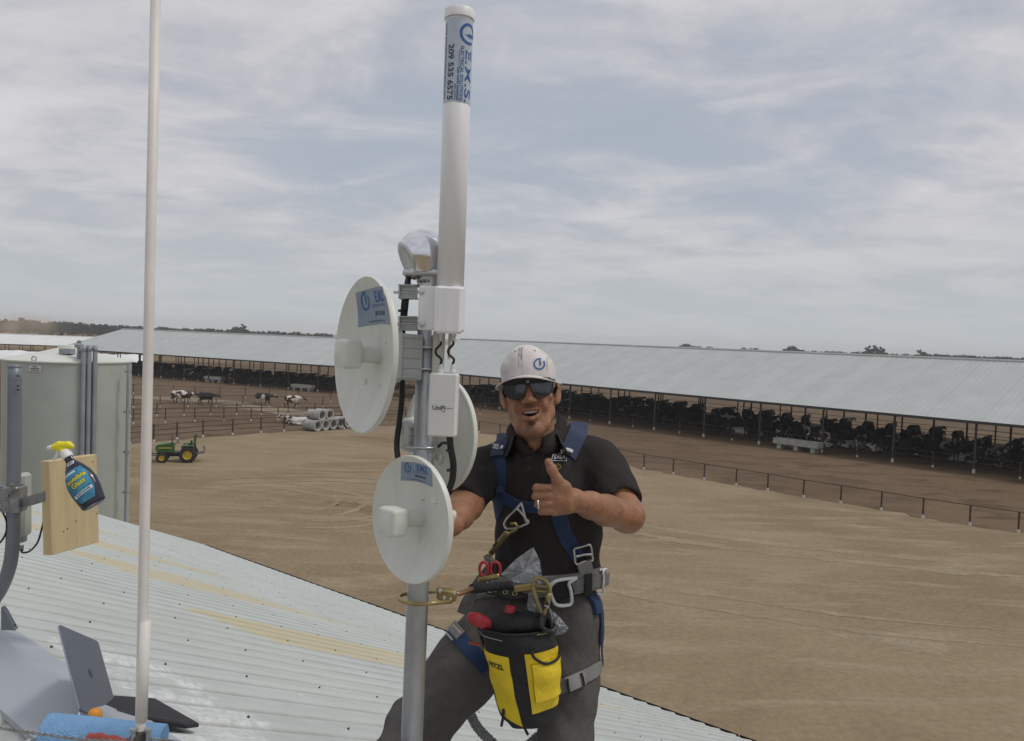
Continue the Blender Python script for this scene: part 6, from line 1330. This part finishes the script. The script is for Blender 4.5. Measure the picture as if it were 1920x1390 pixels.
# waist belt, pads, leg straps
belt, pB, nB = strap('waist_belt', [(868, 1118), (900, 1108), (940, 1102), (990, 1100), (1040, 1098), (1085, 1092), (1120, 1084), (1136, 1080)], .062, MWGR, BOTH, .006, .012, 34)
strap('belt_strap', [(872, 1112), (905, 1106), (950, 1104), (1000, 1102), (1050, 1098), (1095, 1090), (1128, 1084)], .040, M('webbing_tan_grey', (.17, .165, .155), .85, 0, .12, 60, .3, 400), BOTH, .02, .004, 30)
strap('side_pad', [(1090, 1052), (1094, 1075), (1096, 1100)], .05, MWGR, BOTH, .012, .008); strap('belt_keeper', [(1092, 1074), (1093, 1090), (1094, 1106)], .028, MBLKW, BOTH, .026, .003)
tb, pT, nT = strap('tool_belt', [(922, 1116), (950, 1119), (975, 1120), (1000, 1116)], .030, MBLKW, BOTH, .026, .004)
for x in (932, 948.5, 966):
    h = surf(SHV, x, 1112) or surf(TRV, x, 1112); h2 = surf(TRV, x, 1110); h = h if h else h2; k = int(np.argmin([abs(q[0]-P(x, 1112, 2.3)[0]) for q in pT])); mb = MB(); a = np.linspace(0, 2*math.pi, 18); f_ = frame(nT[k]); mb.tube(np.array([pT[k]+nT[k]*.005+f_[0]*.006*math.cos(q)+f_[1]*.006*math.sin(q) for q in a]), .0015, 6, caps=False); mb.build('eyelet', MGOLD, tb, smooth=True)
lsR, pLR, nLR = strap('leg_strap', [(1030, 1292), (1050, 1288), (1080, 1276), (1108, 1262), (1128, 1248)], .038, MWGR, [TRV], .004); strap('buckle_strap', [(1064, 1283), (1078, 1277), (1092, 1270)], .042, M('buckle_grey', (.30, .295, .28), .5, .2), [TRV], .008, .006, 8)
for x in (1064, 1086): strap('strap_keeper', [(x-1, 1284-(x-1064)*.45-12), (x+1, 1284-(x-1064)*.45), (x+3, 1284-(x-1064)*.45+12)], .007, MBLKW, [TRV], .016, .003, 6)
strap('hip_strap', [(1112, 1112), (1120, 1125), (1124, 1145), (1126, 1180), (1124, 1215), (1126, 1245)], .022, MWEB, [TRV], .006); strap('hip_pad', [(1100, 1112), (1112, 1128), (1118, 1150)], .035, MWEB, [TRV], .003, .01)
lsL, *_ = strap('leg_strap', [(836, 1172), (850, 1186), (872, 1208), (895, 1232), (912, 1255)], .042, MWEB, [TRV], .004); strap('leg_pad', [(842, 1166), (852, 1178), (866, 1195)], .034, MWGR, [TRV], .008, .004, 10)
mb = MB()
for o_ in (-.018, .018):
    h = surf(TRV, 857, 1195, .014); mb.box(h[0]+RT*o_*.6+UP*o_*.6, (.006, .006, .045), RO @ ccw(-.75).T, bevel=.001)
tag(mb.build('buckle', MSIL, lsL), None)
# metal hardware: buckle at the waist, chest ring, hip rings
def ring(name, pts, r, mat, parent, closed=True, n=50):
    pts = list(pts)+([pts[0]] if closed else []); mb = MB(); mb.tube(spline(pts, n), r, 10, caps=not closed); return mb.build(name, mat, parent, smooth=True)
def sf(x, y, l): 
    hs = [surf(b, x, y) for b in BOTH]; hs = [q for q in hs if q]
    if not hs:
        w = P(x, y, 2.4); k = min((b.find_nearest(Vector(w)) for b in BOTH), key=lambda k: k[3]); return np.array(k[0])+unit(w-np.array(k[0]))*l
    q = min(hs, key=lambda q: np.linalg.norm(q[0]-CAM)); return q[0]+q[1]*l
ring('buckle_frame', [sf(1072, 1026, .016), sf(1086, 1022, .016), sf(1101, 1020, .016), sf(1103, 1040, .016), sf(1102, 1050, .016), sf(1088, 1052, .016), sf(1074, 1056, .016), sf(1072, 1040, .016)], .0035, MSIL, s1); ring('buckle_bar', [sf(1073, 1040, .02), sf(1087, 1037, .02), sf(1102, 1036, .02)], .004, MSIL, s1, False, 10)
ring('chest_ring', [sf(982, 938, .03), sf(972, 948, .034), sf(962, 962, .036), sf(961, 975, .036), sf(966, 982, .036), sf(978, 981, .034), sf(992, 972, .03), sf(988, 962, .03)], .0036, MSIL, s2)
ring('chest_ring_bar', [sf(974, 944, .032), sf(985, 958, .03), sf(991, 974, .03)], .0034, MSIL, s2, False, 12)
hr_, *_ = strap('hip_ring_base', [(1036, 1112), (1052, 1100), (1066, 1092)], .05, MBLKW, BOTH, .024, .006, 8)
ring('hip_ring', [sf(1072, 1079, .036), sf(1054, 1080, .042), sf(1040, 1086, .046), sf(1033, 1096, .046), sf(1034, 1108, .046), sf(1042, 1117, .042), sf(1056, 1118, .038), sf(1061, 1114, .036), sf(1062, 1100, .034), sf(1060, 1088, .034)], .0055, M('ring_white_metal', (.70, .71, .71), .4, .5, .05, 30), hr_)
ring('side_ring', [sf(1114, 1070, .02), sf(1124, 1068, .024), P(1131, 1071, 2.37), P(1132, 1085, 2.37), P(1131, 1100, 2.37), sf(1124, 1105, .024), sf(1112, 1104, .02)], .0036, M('ring_white_metal', (.7, .7, .7)), belt, False)
# ================================================================== snap hook on the chest ring, webbing lanyard
sk = empty('snap_hook', sf(940, 1045, .03), 'long gold snap hook hanging from the chest ring', 'hook')
fr_ = np.array([sf(976, 972, .05), sf(962, 994, .05), sf(950, 1018, .045), sf(938, 1044, .045)]); ax = unit(fr_[-1]-fr_[0]); sd_ = unit(np.cross(ax, -FW))
mb = MB(); mb.tube(spline([fr_[0]+sd_*.012, fr_[0]-ax*.010, fr_[0]-sd_*.012+ax*.004, fr_[1]-sd_*.012, fr_[2]-sd_*.010], 30), .0042, 10); mb.build('hook_body', MGOLD, sk, smooth=True)
L_ = np.linalg.norm(fr_[-1]-fr_[0]); Rk = np.stack([sd_, np.cross(ax, sd_), ax], 1); mb = MB(); mb.box((fr_[0]+fr_[-1])/2+ax*.010+sd_*.003, (.018, .007, L_*.72), Rk, bevel=.003); gt = mb.build('gate', MGOLD, sk)
mb = MB(); mb.box(fr_[2]-ax*.01-FW*.005+sd_*.004, (.006, .003, .022), Rk); mb.build('latch', MBLK, gt)
mb = MB(); a = np.linspace(0, 2*math.pi, 20); e_ = fr_[-1]+ax*.006; mb.tube(np.array([e_+sd_*.011*math.cos(q)+ax*.011*math.sin(q) for q in a]), .004, 8, caps=False); mb.build('swivel_eye', MGOLD, sk, smooth=True)
mb = MB(); wl = spline([fr_[-1]+ax*.016, P(926, 1056, 2.27), P(914, 1072, 2.28), P(898, 1092, 2.29), P(886, 1112, 2.3), P(874, 1130, 2.31), P(866, 1150, 2.32)], 30); mb.ribbon(wl, np.tile(-FW, (30, 1)), .03, .004); o = mb.build('lanyard', M('lanyard_grey', (.17, .165, .15), .85, 0, .15, 50, .4, 400), None, auto=50, origin=wl[-1]); tag(o, 'grey webbing lanyard falling from the snap hook past the hip', 'lanyard')
# ================================================================== big hook round the mast and its lanyard
bhk = empty('scaffold_hook', P(800, 1130, md), 'large gold hook looped round the mast below the lowest dish', 'hook')
mb = MB(); lp = spline([P(846, 1128, 2.05), P(815, 1131, 2.0), P(783, 1133, 1.995), P(758, 1129, 2.005), P(747, 1122, 2.03), P(752, 1116, 2.065), P(775, 1112, 2.10), P(805, 1110, 2.115), P(835, 1110, 2.09)], 60); mb.tube(lp, .0052, 10); mb.build('hook_loop', MGOLD, bhk, smooth=True)
mb = MB(); mb.box(P(838, 1116, 2.07), (.052, .014, .028), RO @ ccw(.12).T, bevel=.004); hb = mb.build('hook_body', MGOLD, bhk)
mb = MB()
for x, y in ((825, 1108), (852, 1112), (845, 1124), (833, 1121)): mb.lathe([(.0045, -.003), (.0045, .002), (0, .003)], P(x, y, 2.06), -FW, 10)
mb.build('rivet', MSIL, hb)
mb = MB(); mb.bar(P(818, 1104, 2.075), P(850, 1107, 2.075), .004, 8); mb.build('lever', MGOLD, bhk)
mb = MB(); ll_ = spline([P(852, 1114, 2.08), P(862, 1113, 2.09), P(878, 1107, 2.12), P(886, 1104, 2.14)], 16); mb.tube(ll_, np.linspace(.006, .0075, 16), 10); mb.build('thimble', M('copper_thimble', (.42, .24, .14), .35, .7), bhk, smooth=True)
mb = MB(); ll_ = spline([P(884, 1104, 2.14), P(905, 1103, 2.18), P(930, 1100, 2.2), P(962, 1098, 2.2)], 30); mb.tube(ll_, [.012+.0012*math.sin(k*1.7) for k in range(30)], 12); o = mb.build('lanyard', MBLKW, None, smooth=True, origin=ll_[0]); tag(o, 'short dark covered lanyard from the gold mast hook to the belt', 'lanyard')
gb = empty('snap_hook', P(1000, 1106, 2.19), 'flat gold snap hook lying across the belt at the plastic bag', 'hook'); mb = MB(); mb.box(P(985, 1102, 2.19), (.062, .012, .019), RO @ ccw(-.14).T, bevel=.003); mb.build('hook_body', MGOLD, gb)
mb = MB(); mb.tube(spline([P(1000, 1100, 2.19), P(1018, 1100, 2.185), P(1032, 1104, 2.19), P(1028, 1110, 2.19), P(1002, 1108, 2.19)], 24), .0038, 8); mb.build('gate', MGOLD, gb, smooth=True)
gb = empty('snap_hook', P(915, 1085, 2.21), 'small gold hook beside the red scissor handles', 'hook'); mb = MB(); mb.box(P(916, 1084, 2.21), (.062, .01, .014), RO @ ccw(-.2).T, bevel=.004); mb.build('hook_body', MGOLD, gb)
# ================================================================== carabiner
cb_ = empty('carabiner', P(1016, 1150, 2.17), 'gold screw-gate carabiner holding the tool bag', 'carabiner')
mb = MB(); cl = spline([P(1024, 1142, 2.17), P(1030, 1118, 2.165), P(1031, 1104, 2.165), P(1024, 1090, 2.165), P(1010, 1083, 2.165), P(1001, 1088, 2.165), P(999, 1098, 2.165), P(1005, 1122, 2.165), P(1013, 1146, 2.17), P(1019, 1152, 2.17), P(1024, 1142, 2.17)], 60); mb.tube(cl, .0048, 10, caps=False); mb.build('frame', MGOLD, cb_, smooth=True)
mb = MB(); mb.tube([P(1029.5, 1112, 2.165), P(1028.5, 1120, 2.165), P(1026, 1134, 2.168)], .0078, 14); mb.build('screw_sleeve', MGOLD, cb_, smooth=True)
mb = MB(); mb.tube([P(1026, 1133, 2.168), P(1024.5, 1139, 2.168)], .0075, 14); mb.build('sleeve_end', MSIL, cb_, smooth=True)
# ================================================================== yellow and black tool bag
MBY = M('bag_yellow', (.74, .54, .02), .6, 0, .1, 14, .2, 60); MBB = M('bag_black', (.016, .016, .017), .75, 0, .25, 30, .35, 200)
bt0, bt1 = P(996, 1352, 2.19), P(970, 1172, 2.19); bax = unit(bt1-bt0); bLn = np.linalg.norm(bt1-bt0); bX = unit(RT-bax*(RT @ bax)); bY = np.cross(bax, bX); bY = bY if bY @ FW < 0 else -bY      # bY toward camera
bag = empty('tool_bag', bt0, 'yellow and black tool bag hanging at the front of the belt', 'bag')
def BR(t): return float(np.interp(t, [0, .05, .25, .6, 1, 1.1], [.060, .068, .082, .095, .101, .101]))
def BP(phi, t, lift=0.):
    r = BR(t); w = .0025*math.sin(phi*5+t*9)+.002*math.sin(t*23+phi*2); sk_ = -.016*(1-t)*0; 
    return bt0+bax*(bLn*t-.025*math.sin(phi)*(t-.0)*.6)+bX*(r*1.0+lift+w)*math.sin(phi)+bY*(r*.82+lift+w)*math.cos(phi)
ph = np.linspace(-math.pi, math.pi, 61); mb = MB()
V = np.array([[BP(p, t) for t in np.linspace(0, 1, 24)] for p in ph[:-1]]); mb.grid(V, closeu=True)
Vi = np.array([[BP(p, t, -.004) for t in np.linspace(1, .35, 8)] for p in ph[:-1]]); mb.grid(Vi, closeu=True)
n_ = 60; mb.add([BP(p, 0) for p in ph[:-1]], [tuple(range(n_))]); mb.add([BP(p, .35, -.004) for p in ph[:-1]], [tuple(range(n_-1, -1, -1))]); mb.build('shell', MBB, bag, auto=60)
def panel(name, p0, p1, t0, t1, lift, mat, thick=.002, curve=None, parent=None):
    V = np.array([[BP(math.radians(p0+(p1-p0)*u), (t0+(t1-t0)*v) if curve is None else curve(u, v), lift) for v in np.linspace(0, 1, 14)] for u in np.linspace(0, 1, 14)]); mb = MB(); mb.grid(V)
    e = [V[0], V[:, -1], V[-1][::-1], V[:, 0][::-1]]
    for q in e:
        c_ = bt0+bax*((np.mean(q, 0)-bt0) @ bax); W_ = np.stack([q, q-(q-c_)/np.linalg.norm(q-c_, axis=1)[:, None]*(lift+.004)], 1); mb.grid(W_, flip=True); mb.grid(W_)
    return mb.build(name, mat, parent or bag, auto=50)
plf = panel('yellow_panel', -88, -20, .04, .82, .002, MBY, curve=lambda u, v: (.20-.17*u)+(.80-.04*u-(.20-.17*u))*v)
prt = panel('yellow_panel', 6, 78, .17, .80, .002, MBY); pk = panel('pocket', 14, 80, .30, .70, .011, MBY)
def edge(name, path, r, mat=MBB, parent=bag): mb = MB(); mb.tube(spline([BP(math.radians(a), t, l) for a, t, l in path], 40), r, 8); return mb.build(name, mat, parent, smooth=True)
edge('pocket_trim', [(16, .83, .006), (20, .76, .011), (34, .69, .013), (52, .675, .013), (68, .69, .012), (80, .72, .010)], .004, parent=pk); edge('rim_piping', [(a, 1.0, .001) for a in range(-180, 181, 12)], .003); edge('edge_piping', [(-90, 1., .002), (-90, .6, .002), (-88, .2, .002), (-60, .1, .002), (-20, .02, .002)], .0035)
edge('stitching', [(-86, .945, .003), (-60, .94, .003), (-24, .935, .003)], .0008, M('stitch_white', (.5, .5, .48), .8)); edge('rim_wire', [(30, .985, .004), (55, .99, .005), (75, 1.01, .005)], .0012, MGOLD)
mb = MB(); put_text(mb, 'PETZL', .0175, None, None, None, 0, .0006, fn=lambda a, b: BP(math.radians(-44)+a/.095, .67+b/bLn-a*.45, .0038)); mb.build('print', MBB, plf)
for x0, y0, x1, y1 in ((944, 1330, 940, 1362), (985, 1352, 990, 1378)): mb = MB(); mb.tube(spline([P(x0, y0, 2.15), P(x0-1, (y0+y1)/2, 2.15), P(x1, y1, 2.15)], 10), .004, 8); mb.build('zip_pull', MBB, bag, smooth=True)
mb = MB(); mb.tube(spline([P(1016, 1152, 2.17), BP(math.radians(40), 1.06, .0), BP(math.radians(60), .97, .004)], 16), .006, 8); mb.tube(spline([P(1016, 1152, 2.17), P(985, 1160, 2.2), BP(math.radians(-130), .99, .0)], 16), .005, 8); mb.build('hanger', MBB, bag, smooth=True)
# things in and on the bag
def blob(name, pr, c, mat, label, cat, e=.07, st=.0035, kids=None):
    V, Q = sdf_mesh(name, pr, tuple(axis(c[i]-e, st, c[i]+e) for i in range(3)), None, relax=2); o = bpy.data.objects.new(name, mesh_from(name, V, Q, mat, c)); COL.objects.link(o); o.location = tuple(c); tag(o, label, cat); return o
c_ = P(897, 1163, 2.16); blob('pliers', chain([P(884, 1158, 2.15), P(895, 1162, 2.15), P(908, 1168, 2.16), P(925, 1176, 2.17)], [.014, .016, .015, .009], .01), c_, MREDH, 'fat red tool handle sticking out of the bag to the left', 'tool')
c_ = P(955, 1147, 2.2); blob('screwdriver', chain([P(953, 1140, 2.2), P(955, 1150, 2.2), P(958, 1172, 2.2)], [.009, .0125, .008], .006)+[rbox(P(958, 1143, 2.2), (.008, .005, .006), .004, .006)], c_, MREDH, 'small red screwdriver top standing in the bag mouth', 'tool')
c_ = P(890, 1207, 2.16); mb = MB(); mb.box(P(890, 1207, 2.17), (.034, .01, .008), RO @ ccw(.1).T, bevel=.003); tag(mb.build('marker', M('marker_red', (.36, .07, .03), .5), None, origin=c_), 'small orange-red tool end poking out left of the tool bag', 'tool')
blob('tool_pouch', [ell(P(965, 1168, 2.2), (.075, .05, .03), .02, 1, RO), ell(P(935, 1172, 2.18), (.04, .03, .026), .02, 1, RO), ell(P(1000, 1165, 2.2), (.035, .03, .03), .02, 1, RO)], P(965, 1165, 2.2), MBB, 'black cloth bundle filling the mouth of the tool bag', 'pouch', e=.13, st=.005)
sc_ = empty('scissors', P(922, 1085, 2.22), 'red handled scissors tucked into the belt', 'scissors')
for x, w, dx in ((907, 8, -1), (929, 9, 1)):
    mb = MB(); a = np.linspace(0, 2*math.pi, 26); mb.tube(np.array([P(x+w*math.cos(q), 1067+13*math.sin(q), 2.22) for q in a]), .0042, 8, caps=False); mb.build('handle', MREDH, sc_, smooth=True)
mb = MB(); mb.box(P(918, 1098, 2.225), (.012, .004, .04), RO, bevel=.001); mb.build('blade', MSIL, sc_)
mb = MB(); mb.box(P(928, 1068, 2.225), (.016, .012, .05), RO, bevel=.005); tag(mb.build('tool_grip', MBLK, None, origin=P(928, 1085, 2.225)), 'black tool grip behind the red scissor handle', 'tool')
# clear plastic bag with printed card
MPLS = M('clear_plastic', (.62, .66, .70), .18, 0, .1, 12, .5, 30, spec=.5, alpha=.42)
def crinkle(poly, d0, seed, name, label, thick=.006):
    rg = np.random.default_rng(seed); poly = np.array(poly, float); c = poly.mean(0); rows = []
    for i in range(len(poly)*6):
        k, f = divmod(i/6, 1); a, b = poly[int(k)], poly[(int(k)+1) % len(poly)]; e = a+(b-a)*f; rows.append([P(*(c+(e-c)*t), d0-(1-t)*thick*3+.004*rg.normal()*(t > .2)) for t in np.linspace(.02, 1, 7)])
    mb = MB(); mb.grid(np.array(rows), closeu=True); o = mb.build(name, MPLS, None, auto=60, origin=P(*c, d0)); tag(o, label, 'plastic bag'); return o
zb = crinkle([(938, 1078), (968, 1048), (1000, 1026), (1012, 1050), (1016, 1078), (1014, 1100), (985, 1096), (958, 1090)], 2.215, 4, 'zip_bag', 'clear zip bag with a printed card tucked at the belt')
mb = MB(); cpts = [(958, 1086), (1002, 1058), (1011, 1062), (1009, 1084), (990, 1094), (962, 1092)]; mb.add([P(x, y, 2.225) for x, y in cpts], [tuple(range(5, -1, -1))]); card = mb.build('card', M('card_white', (.50, .53, .56), .6), zb)
mb = MB()
for k in range(5):
    for j in range(7):
        x0 = 966+k*3.2+j*5; y0 = 1085-j*3.2+k*3.2-4; mb.add([P(x0, y0, 2.2225), P(x0+3.4, y0-2, 2.2225), P(x0+3.9, y0-1, 2.2225), P(x0+.5, y0+1, 2.2225)], [(3, 2, 1, 0)])
tag(mb.build('card_print', MDARKP, card), kind='stuff')
crinkle([(992, 1110), (1008, 1112), (1018, 1150), (1010, 1160), (994, 1158), (988, 1135)], 2.2, 9, 'zip_bag', 'narrow clear plastic bag hanging behind the carabiner')
crinkle([(1030, 1140), (1050, 1158), (1066, 1178), (1058, 1188), (1044, 1192), (1034, 1184)], 2.2, 15, 'zip_bag', 'crumpled clear plastic bag right of the carabiner over the tool bag')
# shock lanyard hanging below the thigh
mb = MB(); sl = spline([P(876, 1318, 2.42), P(882, 1338, 2.42), P(894, 1362, 2.42), P(915, 1385, 2.42), P(945, 1408, 2.42), P(985, 1400, 2.42), P(1010, 1380, 2.44)], 90); mb.tube(sl, [.0145+.0025*math.sin(k*2.1)*(.6+.4*math.sin(k*.7)) for k in range(90)], 14); o = mb.build('shock_lanyard', M('lanyard_sleeve', (.24, .24, .235), .9, 0, .2, 60, .5, 200), None, smooth=True, origin=sl[0]); tag(o, 'ribbed grey elastic lanyard looping below the left thigh', 'lanyard')
# ================================================================== air
mb = MB(); mb.box(A(0, 1350, 11.5), (6400, 4700, 25)); hz_ = mb.build('haze', None if False else bpy.data.materials.new('air'), None); tag(hz_, kind='stuff')
m = hz_.data.materials[0]; m.use_nodes = True; m.node_tree.nodes.clear(); o_ = m.node_tree.nodes.new('ShaderNodeOutputMaterial'); p_ = m.node_tree.nodes.new('ShaderNodeVolumePrincipled')
p_.inputs['Color'].default_value = (.92, .955, 1, 1); p_.inputs['Density'].default_value = .0003; m.node_tree.links.new(p_.outputs[0], o_.inputs['Volume'])
